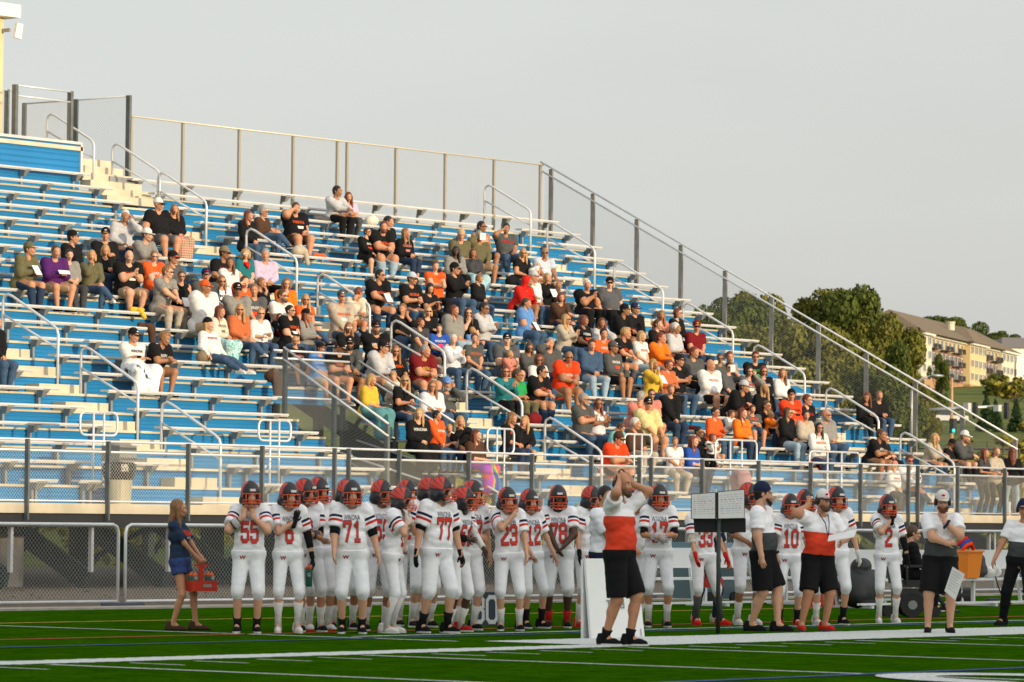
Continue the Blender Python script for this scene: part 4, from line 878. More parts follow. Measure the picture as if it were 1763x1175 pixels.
def make_person(P, rz, J, o, label, group=None, fine=False):
    """builds the figure: body (one skin), clothing, hair and gear as its children"""
    h = o.get('h', .0135 if fine else .023); s = o.get('s', 1.); g = o.get('g', 0.); fem = o.get('fem', 0); kind = o.get('kind', 'woman' if fem else 'man'); gl = g*.042*o.get('gm', 1); g = g*.55*o.get('gm', 1); ls = .9 if fem else 1.
    root = empty('person', P, rz); tag(root, label, 'person', group)
    skin = mat('skin_%s' % o.get('skin', 'm'), {'m': (.52, .245, .135), 'l': (.62, .335, .21), 't': (.34, .155, .075), 'd': (.07, .032, .018)}[o.get('skin', 'm')], .55, 0, .1, 30, 0, 1, .4)
    hairc = mat('hair_'+o.get('hc', 'b'), {'b': (.085, .042, .02), 'y': (.44, .27, .10), 'd': (.012, .009, .007), 'r': (.15, .036, .013), 'g': (.32, .29, .26), 'w': (.62, .58, .52), 'a': (.26, .125, .045)}[o.get('hc', 'b')], .5, 0, .45, 60, .4, 60, .4, stretch=(1, 1, .15))
    brow = hairc; lips = mat('lips', (.36, .10, .075), .5)
    HB = J['head']; HR = J['headR']; hs = o.get('hs', 1.)*s
    up = {'L': (J['sL'], J['eL'], J['wL'], J['hdL'], J['pnL']), 'R': (J['sR'], J['eR'], J['wR'], J['hdR'], J['pnR'])}
    ar = (.047, .038, .036, .026)
    body = torso_prims(J, g, fem, 0, s*.97); skinp = []
    for q in 'LR':
        S, E, Wr, hd, pn = up[q]
        skinp += [(S, E, (ar[0]*ls+gl)*s, (ar[1]*ls+gl*.8)*s, None, 1), (E, Wr, (ar[2]*ls+gl*.8)*s, (ar[3]*ls+gl*.2)*s, None, 1)]+palm_prims(Wr, hd, pn, s*1.02)
        H_, K_, A_ = J['h'+q], J['k'+q], J['a'+q]
        skinp += [(H_, K_, (.082*ls+gl)*s, (.056*ls+gl*.6)*s, None, 1), (K_, A_, (.055*ls+gl*.6)*s, (.035+gl*.1)*s, None, 1), (K_+(A_-K_)*.28+np.array([0, .018*s, 0]), K_+(A_-K_)*.35+np.array([0, .018*s, 0]), (.046*ls+gl*.5)*s, (.046*ls+gl*.5)*s, None, 1), (A_, A_+np.array([J['toe'+q][0]*.06, J['toe'+q][1]*.06, -.02]), .034*s, .03*s, None, 1)]
    skinp.append((J['neck']-np.array([0, 0, .02]), HB+HR@np.array([0, .035, -.08])*hs, .056*s*ls, .052*s*ls, None, 1))
    Vb, Fb = sdf(body+skinp, h, .028*s)
    parts = [(Vb, Fb, 0)]
    for v, f, i in head_parts(kind, fine): parts.append((v*hs@HR.T+HB, f, i))
    curl = o.get('curl', (.45, .45)); sp = o.get('spread', (0, 0))
    for n_, q in enumerate('LR'):
        S, E, Wr, hd, pn = up[q]; sd = J.get('thumb'+q, 1 if q == 'L' else -1); V2, F2 = hand_geo(Wr, hd, pn, sd, curl[n_], s, sp[n_], .0088 if fine else .0095); parts.append((V2, F2, 5))
    V, F, mi = join(parts)
    glove = o.get('glove'); gm_ = [skin, skin]
    me = fast_mesh('body', V, F, [skin, eye_w, eye_d, brow, lips, skin], mi); obj('body', me, root)
    # clothing shells
    hs_ = h*.92 if fine else h
    sl = o.get('sleeve', .6); tp = torso_prims(J, g, fem, o.get('pads', 0), s); sat = {}
    top = mat_of(o.get('top', 'k')); inf = o.get('loose', .014)*s
    sp_ = list(tp)
    for q in 'LR':
        S, E, Wr, hd, pn = up[q]
        if sl > 0:
            u1 = min(1., sl+.2 if sl < 1 else 1.); padr = .018 if o.get('pads') else .006
            pc = ((S+(E-S)*(sl+.10), nrm(E-S)),) if sl < 1 else ()
            sp_.append((S, S+(E-S)*u1, (.054*ls+gl+padr)*s, (.050*ls+gl*.9+padr*.9)*s, None, 1)+pc)
        if sl > 1:
            u2 = min(1., sl-1); sp_.append((E, E+(Wr-E)*u2*.97, (.044*ls+gl*.9)*s, (.031*ls+gl*.3)*s, None, 1))
    if o.get('dress'): sp_ += [(J['hL'], J['kL'], .10*s, .08*s, None, 1), (J['hR'], J['kR'], .10*s, .08*s, None, 1)]
    if o.get('vneck', fine or 0) or True:
        nk = J['neck']; fwd = HR@np.array([0, -1., 0]); x_ = J['x']; upv = nrm(J['chest']-J['pelvis']); fw = nrm(np.cross(upv, x_)); fw = -fw if fw[1] > .3 else fw
        c0 = nk+upv*.045*s+fw*.05*s; r0 = o.get('neckr', .075)*s; hemz = None
        def cut(f, X, Y, Z):
            d = np.sqrt((X-c0[0])**2+(Y-c0[1])**2+(Z-c0[2])**2)-r0; return np.maximum(f, -d)
    cut0 = cut; hems = []
    if 0 < sl < 1:
        pass
    Vs, Fs = sdf(sp_, hs_, (.03 if o.get('pads') else .026)*s, lambda f, X, Y, Z: tuckcut(folds(cut0(f, X, Y, Z), X, Y, Z, fine, s), X, Y, Z, o, J, s), infl=inf)
    attr = None
    if o.get('attr'):
        tt = np.zeros(len(Vs)); ww = np.zeros(len(Vs))
        for q in 'LR':
            S, E = up[q][0], up[q][1]; d = nrm(E-S); L = np.linalg.norm(E-S); t = (Vs-S)@d/L; rr = np.linalg.norm((Vs-S)-((Vs-S)@d)[:, None]*d, axis=1); m_ = (rr < .125*s) & (t > -.25) & (np.sign((Vs-J['pelvis'])@J['x']) == (1 if q == 'L' else -1)); 
            lat = np.abs((Vs-J['pelvis'])@J['x']); m_ &= lat > .13*s; tt = np.where(m_, t, tt)
        hh = (Vs-J['pelvis'])@nrm(J['chest']-J['pelvis'])/s
        attr = {'arm': tt, 'hgt': hh}
    shirt_me = fast_mesh('shirt', Vs, Fs, [top], attr=attr); so = obj(o.get('topname', 'shirt'), shirt_me, root)
    if o.get('rib'):   # undershirt or pads shown on arms: list of (side, t0, t1, col, segment)
        for (q, sg, t0, t1, col, rad, nm) in o['rib']:
            S, E, Wr, hd, pn = up[q]; A, B = (S, E) if sg == 'u' else (E, Wr) if sg == 'f' else (J['k'+q], J['a'+q])
            ra = {'u': .052, 'f': .042, 'c': .058}[sg]*rad; rb = {'u': .046, 'f': .034, 'c': .040}[sg]*rad
            if sg == 'c': dS = np.array([0, .012*s, 0])
            else: dS = 0
            a_ = A+(B-A)*t0; b_ = A+(B-A)*t1; ra_ = (ra+(rb-ra)*t0+gl*.8)*s; rb_ = (ra+(rb-ra)*t1+gl*.6)*s
            mb = MB(); mb.tube([a_+dS, a_*.7+b_*.3+dS, a_*.3+b_*.7+dS*.5, b_], ra_, 14, radii=[ra_*.99, ra_*1.02, rb_*1.03, rb_*.99]); mb.build(nm, mat_of(col), root, smooth=True)
    # trousers
    pl = o.get('leg', 2.); bot = mat_of(o.get('bot', 'j')); pinf = .012*s; pz = J['pelvis']; lo_ = o.get('baggy', 0.)
    pp = [(pz-J['x']*(.08+g*.05)*s, pz+J['x']*(.08+g*.05)*s, (.106+g*.05+(.018 if o.get('tuck') else 0))*s, (.106+g*.05+(.018 if o.get('tuck') else 0))*s, None, 1)]
    wu = nrm(J['chest']-pz); wc = pz+wu*(.034 if o.get('tuck') else .07)*s; tk = .020 if o.get('tuck') else 0.; cff = o.get('slim', 0.); ff_ = nrm(np.cross(J['x'], wu)); ff_ = -ff_ if ff_[1] > .3 else ff_
    if o.get('tuck'): pp.append((pz+wu*.07*s-J['x']*.06*s+ff_*g*.12*s, pz+wu*.07*s+J['x']*.06*s+ff_*g*.12*s, (.112+g*.088)*s, (.112+g*.088)*s, ff_, .95))
    pp.append((pz+nrm(J['chest']-pz)*.05*s-J['x']*.06*s, pz+nrm(J['chest']-pz)*.05*s+J['x']*.06*s, (.100+g*.07+tk)*s, (.100+g*.07+tk)*s, nrm(np.cross(J['x'], wu)), .95))
    for q in 'LR':
        H_, K_, A_ = J['h'+q], J['k'+q], J['a'+q]; u1 = min(1., pl+.2) if pl <= 1.02 else 1.
        pc = ((H_+(K_-H_)*pl*.97, nrm(K_-H_)),) if pl <= 1.02 else ()
        pp.append((H_, H_+(K_-H_)*u1, (.090*ls+gl+lo_*.4)*s, (.088*ls+gl-(.028-lo_)*u1)*s, None, 1)+pc)
        if pl > 1:
            u2 = min(1., pl-1)*.97; cf = np.array([0, .012*s, 0]); fl = o.get('flare', .006); pp.append((K_, K_+(A_-K_)*.45*min(1, u2/.45)+cf*min(1, u2/.45), (.062*ls+gl*.7-cff)*s, (.058*ls+gl*.6-cff)*s, None, 1))
            if u2 > .45: pp.append((K_+(A_-K_)*.45+cf, K_+(A_-K_)*u2, (.058*ls+gl*.6)*s, (.045+fl)*s, None, 1))
    def hem(f, X, Y, Z):
        if o.get('skirt'): return f
        return f
    hems = []
    for q in 'LR':
        H_, K_, A_ = J['h'+q], J['k'+q], J['a'+q]
    Vp, Fp = sdf(pp, hs_, .024*s, lambda f, X, Y, Z: np.maximum(folds(f, X, Y, Z, fine, s, .3), (X-wc[0])*wu[0]+(Y-wc[1])*wu[1]+(Z-wc[2])*wu[2]), infl=o.get('pinf', .006)*s); obj(o.get('botname', 'trousers' if pl > 1.2 else 'shorts'), fast_mesh('trousers', Vp, Fp, [bot]), root)
    # shoes and socks
    shm = shared('shoe', shoe_mesh); sc_ = mat_of(o.get('shoe', 'k')); ss = mat_of(o.get('sole', 'w'))
    for q in 'LR':
        A_ = J['a'+q]; a = math.atan2(J['toe'+q][0], -J['toe'+q][1]); so_ = obj('shoe', shm, root, [sc_, ss], tuple(A_+np.array([0, 0, -.088*s])), (J.get('tilt'+q, 0), 0, a)); so_.scale = (s*1.12, s*1.12, s*1.15)
        if o.get('sock'):
            c, L = o['sock']; K_ = J['k'+q]; u = nrm(K_-A_); mb = MB(); mb.tube([A_-u*.075*s+J['toe'+q]*.02*s, A_+u*L*.5*s, A_+u*L*s], .04*s, 12, radii=[.046*s+gl*.1, .045*s+gl*.25, (.048+.02*min(1, L/.3))*s+gl*.4]); mb.build('sock', mat_of(c), root, smooth=True)
    if glove:
        gq = glove if isinstance(glove, dict) else {'L': glove, 'R': glove}
        for n_, q in enumerate('LR'):
            if q not in gq: continue
            S, E, Wr, hd, pn = up[q]; V1, F1 = sdf(palm_prims(Wr, hd, pn, s*1.14)+[(Wr-nrm(hd)*.05, Wr, .036*s, .034*s, None, 1)], .011, .012); sd = J.get('thumb'+q, 1 if q == 'L' else -1); V2, F2 = hand_geo(Wr, hd, pn, sd, curl[n_], s*1.06, sp[n_], .0112)
            Vg, Fg, _ = join([(V1, F1, 0), (V2, F2, 0)]); obj('glove', fast_mesh('glove', Vg, Fg, [mat_of(gq[q])]), root)
    # hair and head gear
    M4 = Matrix.LocRotScale(Vector(HB), Matrix(HR.tolist()).to_quaternion(), Vector((hs,)*3)); km = {'man': 1., 'woman': .94, 'child': .9}[kind]
    def hg(nm, key, fn, mats, sc=1.):
        ob = obj(nm, shared(key, fn), root, mats); ob.matrix_basis = M4 @ Matrix.Scale(sc*km, 4); return ob
    for st in o.get('hair', 's'):
        if st == 'n': continue
        if st == 'r': hg('beard', 'hair_r', lambda: hair_mesh('r'), [hairc], 1.02)
        else: hg('hair', 'hair_'+st, lambda st=st: hair_mesh(st), [hairc], 1.)
    if o.get('cap'):
        c = o['cap']; b2 = o.get('brim', c)
        if o.get('hat') == 'beanie': hg('beanie', 'beanie', beanie_mesh, [mat_of(c)], 1.03)
        else:
            cp = hg('cap', 'cap', cap_mesh, [mat_of(c), mat_of(b2)], 1.03)
            if o.get('logo'):
                lb = MB(); lb.ell((0, -.085, .095), (.026, .012, .014), 0, 8, 5); lo2 = lb.build('cap_logo', mat_of(o['logo']), root, smooth=True); lo2.matrix_basis = M4 @ Matrix.Scale(1.03*km, 4)
    if o.get('hood'): hg('hood', 'hood', hood_mesh, [mat_of(o['hood'])])
    if o.get('sun'): hg('sunglasses', 'sunglasses', lambda: glasses_mesh(True), [mat_of(o['sun']) if isinstance(o['sun'], str) else mat('glasses_dark', (.012, .012, .014), .15)])
    if o.get('spec'): hg('glasses', 'specs', lambda: glasses_mesh(False), None)
    if o.get('headset'): hg('headset', 'headset', headset_mesh, None, 1.04)
    root['_b'] = 1; del root['_b']
    return root, so, J, (Vs, Fs, Vp, Fp)
COLS = {'k': (.008, .008, .009), 'w': (.68, .67, .64), 'o': (.72, .10, .018), 'O': (.82, .17, .01), 'r': (.50, .02, .02), 'g': (.235, .225, .205), 'G': (.075, .078, .075), 'D': (.05, .052, .055), 'n': (.015, .022, .06), 'b': (.02, .08, .38), 'B': (.10, .24, .52),
        't': (.015, .15, .17), 'T': (.16, .42, .42), 'y': (.62, .40, .04), 'Y': (.62, .53, .24), 'p': (.075, .015, .12), 'm': (.16, .008, .012), 'v': (.12, .11, .055), 'e': (.42, .36, .28), 'E': (.45, .33, .20), 'l': (.52, .42, .56), 's': (.58, .20, .15), 'c': (.60, .55, .45), 'C': (.46, .52, .60),
        'j': (.045, .085, .15), 'J': (.022, .04, .08), 'L': (.28, .38, .46), 'i': (.02, .30, .08), 'u': (.50, .13, .045), 'z': (.07, .035, .02), 'x': (.20, .15, .09), 'q': (.46, .46, .47), 'V': (.62, .62, .66), 'W': (.80, .82, .86), 'a': (.86, .055, .01), 'R': (.62, .02, .012), 'N': (.012, .016, .06), 'X': (.085, .088, .095)}
def mat_of(c):
    if not isinstance(c, str): return c
    return fabric(COLS[c], 'fabric_'+c)
# --- poses
def seated_joints(o, r):
    s = o['s']; fem = o.get('fem', 0); lean = o['lean']; J = {}
    pel = np.array([0, .02, .115*s]); ca, sa = math.cos(lean), math.sin(lean); twist = o.get('twist', 0.)
    upv = np.array([0, -sa, ca]); x = rotz(twist)@np.array([1., 0, 0]); upv = rotz(twist)@upv; tl = o.get('tl', 0.)
    ch = pel+upv*(.30*s+tl*.6); nk = pel+upv*(.47*s+tl); sc = pel+upv*(.425*s+tl); sw = (.175 if fem else .208)*s
    J.update(pelvis=pel, chest=ch, neck=nk, x=x, sL=sc+x*sw, sR=sc-x*sw); fw = nrm(np.cross(upv, x)); fw = -fw if fw@(rotz(twist)@np.array([0, -1., 0])) < 0 else fw
    J['head'] = nk+(upv*.55+np.array([0, 0, .45]))*.175*s+fw*.035*s
    J['headR'] = rotz(o['ht'])@rotx(o.get('nod', .05))
    floor = -.484+.085; kw = o.get('kw', .15)*s; kz = .115*s+.015
    for q, sx in (('L', 1), ('R', -1)):
        H_ = pel+np.array([sx*.085*s, -.02, -.02*s]); J['h'+q] = H_; th = .43*s; shn = .43*s
        foot = np.array([sx*(kw*.8+o.get('fx', 0)*1), -.33*s-.05+o.get('fy', 0.), floor])
        if s < .8: foot[2] = max(floor, H_[2]-.36*s)
        if o.get('cross') and q == 'R': K_ = H_+nrm(np.array([.35, -1., .16]))*th; A_ = K_+nrm(np.array([.45, -.55, -.72]))*shn*.95
        elif o.get('cross4') and q == 'R': K_ = H_+nrm(np.array([-.75, -.75, .25]))*th; A_ = K_+nrm(np.array([.95, -.25, -.03]))*shn*.9
        elif o.get('stretch'): K_ = H_+nrm(np.array([sx*.12, -1., -.15]))*th; A_ = K_+nrm(np.array([0, -.85, -.45]))*shn
        else:
            K_, A_ = ik(H_, foot, th, shn, np.array([sx*o.get('kw', .15)*2.2, -1., .8]))
        J['k'+q] = K_; J['a'+q] = A_; J['toe'+q] = nrm(np.array([sx*.2, -1., 0]))
    # arms
    ua, fa = .275*s, .245*s
    tg = {'lap': ((.05, -.25, .21), (-.05, -.26, .23)), 'knees': ((.14, -.36, .22), (-.14, -.36, .22)), 'elb': ((.03, -.47, .30), (-.03, -.48, .28)), 'chin': (None, 'chin'), 'clap': ((.035, -.36, .42), (-.035, -.38, .44)), 'phone': ((.05, -.34, .33), (-.05, -.35, .33)), 'cross': ((-.10, -.17, .33), (.12, -.19, .31)),
          'brow': (None, 'brow'), 'ear': ('ear', None), 'mouth': (None, 'mouth'), 'side': ((.30, -.1, .15), (-.28, -.1, .15)), 'neck': ('neck', None), 'bundle': ((.12, -.26, .34), (-.08, -.28, .26)), 'reach': ((.34, -.2, .2), (-.05, -.3, .3))}[o['arms']]
    fh = J['headR']@np.array([0, -1., 0]); hx = J['headR']@np.array([1., 0, 0])
    for (q, sx), t in zip((('L', 1), ('R', -1)), tg):
        S = J['s'+q]; pole = np.array([sx*.55, .25, -1.]); hd = None; pn = np.array([0, 0, -1.])
        if t is None: t = (sx*.09, -.29, .21) if q == 'L' else (-.09, -.28, .21)
        if isinstance(t, str):
            hb = J['head']
            T = {'chin': hb+fh*.105*s+np.array([0, 0, -.185*s])-hx*.01, 'brow': hb+fh*.13*s-hx*.12*s+np.array([0, 0, -.03]), 'ear': hb+hx*.11*s+np.array([0, -.05, -.10]), 'mouth': hb+fh*.13*s+np.array([0, 0, -.16*s]), 'neck': hb+hx*.13*s+np.array([0, 0.03, -.17])}[t]
            pole = np.array([sx*.6, -.5, -1.]) if t != 'brow' else np.array([sx*1.0, -.3, -.6]); hd = nrm(np.array([0, .1, 1.])) if t != 'brow' else nrm(hx*.9+np.array([0, 0, .5])); pn = -fh
            if t == 'mouth' or t == 'chin': hd = nrm(np.array([0, .25, 1.])-fh*.2)
        else:
            T = pel*0+np.array(t)*s; T = rotz(twist*.5)@T
            if o['arms'] in ('elb',): T = T+np.array([0, -.10*(lean-.4), 0])
            if s < .85: T[2] += .02
        E, Wr = ik(S, T, ua, fa, pole); J['e'+q] = E; J['w'+q] = Wr
        if hd is None:
            hd = nrm(nrm(Wr-E)*.8+np.array([-sx*.25, -.2, -.1]));
            if o['arms'] == 'clap': hd = nrm(np.array([-sx*.15, -.45, .85])); pn = np.array([-sx, 0, 0.])
            if o['arms'] in ('elb', 'lap'): pn = np.array([-sx*.8, 0, -.5])
        J['hd'+q] = hd; J['pn'+q] = pn
    return J
def standing_joints(o):
    s = o['s']; fem = o.get('fem', 0); J = {}; lean = o.get('lean', .02); pz = .93*s+(.02); sx0 = o.get('shift', 0.)
    pel = np.array([sx0, 0, pz]); tv = o.get('tiltv', (0., 0.)); pel = pel+np.array([tv[0]*.35, tv[1]*.35, 0])*s; upv = nrm(np.array([tv[0]*.6, -math.sin(lean)+tv[1]*.6, math.cos(lean)])); tw = o.get('twist', 0.); x = rotz(tw)@np.array([1., 0, 0])
    ch = pel+upv*.33*s; nk = pel+upv*.53*s; sc = pel+upv*.475*s; sw = o.get('sw', .160 if fem else .190)*s; fw = rotz(tw)@np.array([0, -1., 0])
    J.update(pelvis=pel, chest=ch, neck=nk, x=x, sL=sc+x*sw, sR=sc-x*sw); J['head'] = nk+(upv*.5+np.array([0, 0, .5]))*o.get('hz', .175)*s+fw*(.03+o.get('hfwd', 0))*s; J['headR'] = rotz(o.get('ht', 0.))@rotx(o.get('nod', .05))
    fe = o.get('feet', ((.13, 0, .15), (-.13, 0, -.15)))
    for (q, sx), (fx, fy, ta) in zip((('L', 1), ('R', -1)), fe):
        H_ = pel+x*sx*.092*s-np.array([0, 0, .03*s]); A_ = np.array([fx*s, fy*s, .085*s+o.get('lift'+q, 0.)]); pole = np.array([sx*.25, -1., 0.]); K_, A_ = ik(H_, A_, .44*s, .43*s, pole)
        J['h'+q] = H_; J['k'+q] = K_; J['a'+q] = A_; J['toe'+q] = rotz(ta)@np.array([0, -1., 0])
    ua, fa = .285*s, .255*s; ar = o.get('hands', ((.30, -.06, .80), (-.30, -.06, .80)))
    for (q, sx), t in zip((('L', 1), ('R', -1)), ar):
        S = J['s'+q]; t, *ex = (t, ) if len(t) == 3 and not isinstance(t[0], (tuple, list)) else t; T = np.array(t, float)*s
        pole = np.array(ex[0]) if len(ex) > 0 and ex[0] is not None else np.array([sx*.6, .6, -.5]); E, Wr = ik(S, T, ua, fa, pole)
        J['e'+q] = E; J['w'+q] = Wr; J['hd'+q] = np.array(ex[1], float) if len(ex) > 1 and ex[1] is not None else nrm(Wr-E); J['pn'+q] = np.array(ex[2], float) if len(ex) > 2 else np.array([-sx*.9, -.1, 0.])
        if len(ex) > 3: J['thumb'+q] = ex[3]
        else: J['thumb'+q] = 1 if q == 'L' else -1
    return J
# --- lettering laid on cloth
_txt = {}
def text_tris(s, bold=True):
    key, s0 = (s, bold), s
    if key not in _txt:
        cu = bpy.data.curves.new('t', 'FONT'); cu.body = s; cu.align_x = 'CENTER'; cu.size = 1; cu.resolution_u = 2; cu.offset = .018 if bold else 0
        ob = bpy.data.objects.new('t', cu); COL.objects.link(ob); dg = bpy.context.evaluated_depsgraph_get(); me = bpy.data.meshes.new_from_object(ob.evaluated_get(dg)); me.calc_loop_triangles()
        V = np.array([v.co[:] for v in me.vertices]); F = [tuple(t.vertices) for t in me.loop_triangles]; bpy.data.objects.remove(ob); bpy.data.curves.remove(cu); bpy.data.meshes.remove(me); _txt[key] = (V, F)
    return _txt[key]
DIG = {'0': [[(.15, 0), (0, .15), (0, .85), (.15, 1), (.45, 1), (.6, .85), (.6, .15), (.45, 0), (.15, 0)]], '1': [[(.12, .80), (.33, .98), (.33, 0)], [(.12, 0), (.54, 0)]], '2': [[(0, .78), (0, .88), (.12, 1), (.48, 1), (.6, .86), (.6, .62), (0, .18), (0, 0), (.62, 0)]],
       '3': [[(0, .8), (0, .88), (.12, 1), (.48, 1), (.6, .88), (.6, .62), (.48, .52), (.22, .52)], [(.48, .52), (.6, .42), (.6, .12), (.48, 0), (.12, 0), (0, .12), (0, .2)]], '5': [[(.58, 1), (0, 1), (0, .56), (.45, .6), (.6, .46), (.6, .13), (.46, 0), (.13, 0), (0, .12), (0, .2)]],
       '6': [[(.6, .82), (.6, .88), (.47, 1), (.14, 1), (0, .86), (0, .14), (.14, 0), (.46, 0), (.6, .14), (.6, .42), (.47, .56), (0, .54)]], '7': [[(0, .8), (0, 1), (.6, 1), (.6, .92), (.2, 0)]],
       '8': [[(.14, .53), (0, .66), (0, .87), (.13, 1), (.47, 1), (.6, .87), (.6, .66), (.46, .53), (.14, .53), (0, .4), (0, .13), (.14, 0), (.46, 0), (.6, .13), (.6, .4), (.46, .53)]]}
def strokes(paths, w, seg=.05):
    """2-D strokes as small quads (u, v, layer)"""
    V = []; F = []; lay = 0
    for p in paths:
        for (a, b) in zip(p[:-1], p[1:]):
            a = np.array(a, float); b = np.array(b, float); d = b-a; L = np.linalg.norm(d); d /= L; n = np.array([-d[1], d[0]])*w/2; a2 = a-d*w*.38; b2 = b+d*w*.38; m = max(1, int((L+w*.76)/seg)); b0 = len(V); lay += 1
            for i in range(m+1):
                q = a2+(b2-a2)*i/m
                for t in (-1, 0, 1): V.append((*(q+n*t), lay))
            for i in range(m):
                for t in (0, 1): F.append((b0+3*i+t, b0+3*i+t+1, b0+3*i+4+t, b0+3*i+3+t))
    return V, F
def lay_on(name, VF, root, bvh, origin, ux, uy, fw, off, m):
    """project 2-D geometry onto the cloth from the front"""
    V, F = VF; out = []; last = None
    for v in V:
        p = origin+ux*v[0]+uy*v[1]; st = p+fw*.5; hit = bvh.ray_cast(Vector(st), Vector(-fw), 1.0)
        if hit[0] is None: d = last if last is not None else 0.
        else: d = float((np.array(hit[0])-p)@fw)
        if last is not None and abs(d-last) > .09: d = last
        last = d; out.append(p+fw*(d+off+(.0004*v[2] if len(v) > 2 and v[2] >= 1 else 0)))
    b = MB(); b.raw(out, F); return b.build(name, m, root)
def chest_frame(J):
    up_ = nrm(J['chest']-J['pelvis']); x = nrm(J['x']-up_*(J['x']@up_)); fw = nrm(np.cross(x, up_)); fw = fw if fw[1] < .2 else -fw
    return x, up_, fw
# ================================================================ SPECTATORS
CROP = {'A': (0, 380, 3.917), 'B': (320, 400, 4.197), 'C': (400, 300, 5.341), 'D': (600, 360, 4.519), 'E': (480, 560, 3.916), 'F': (840, 380, 4.519), 'G': (840, 580, 4.521), 'H': (1080, 480, 3.918), 'I': (1400, 640, 4.518), 'J': (1160, 640, 4.897), 'K': (200, 260, 6.53), 'S': (0, 0, 1)}
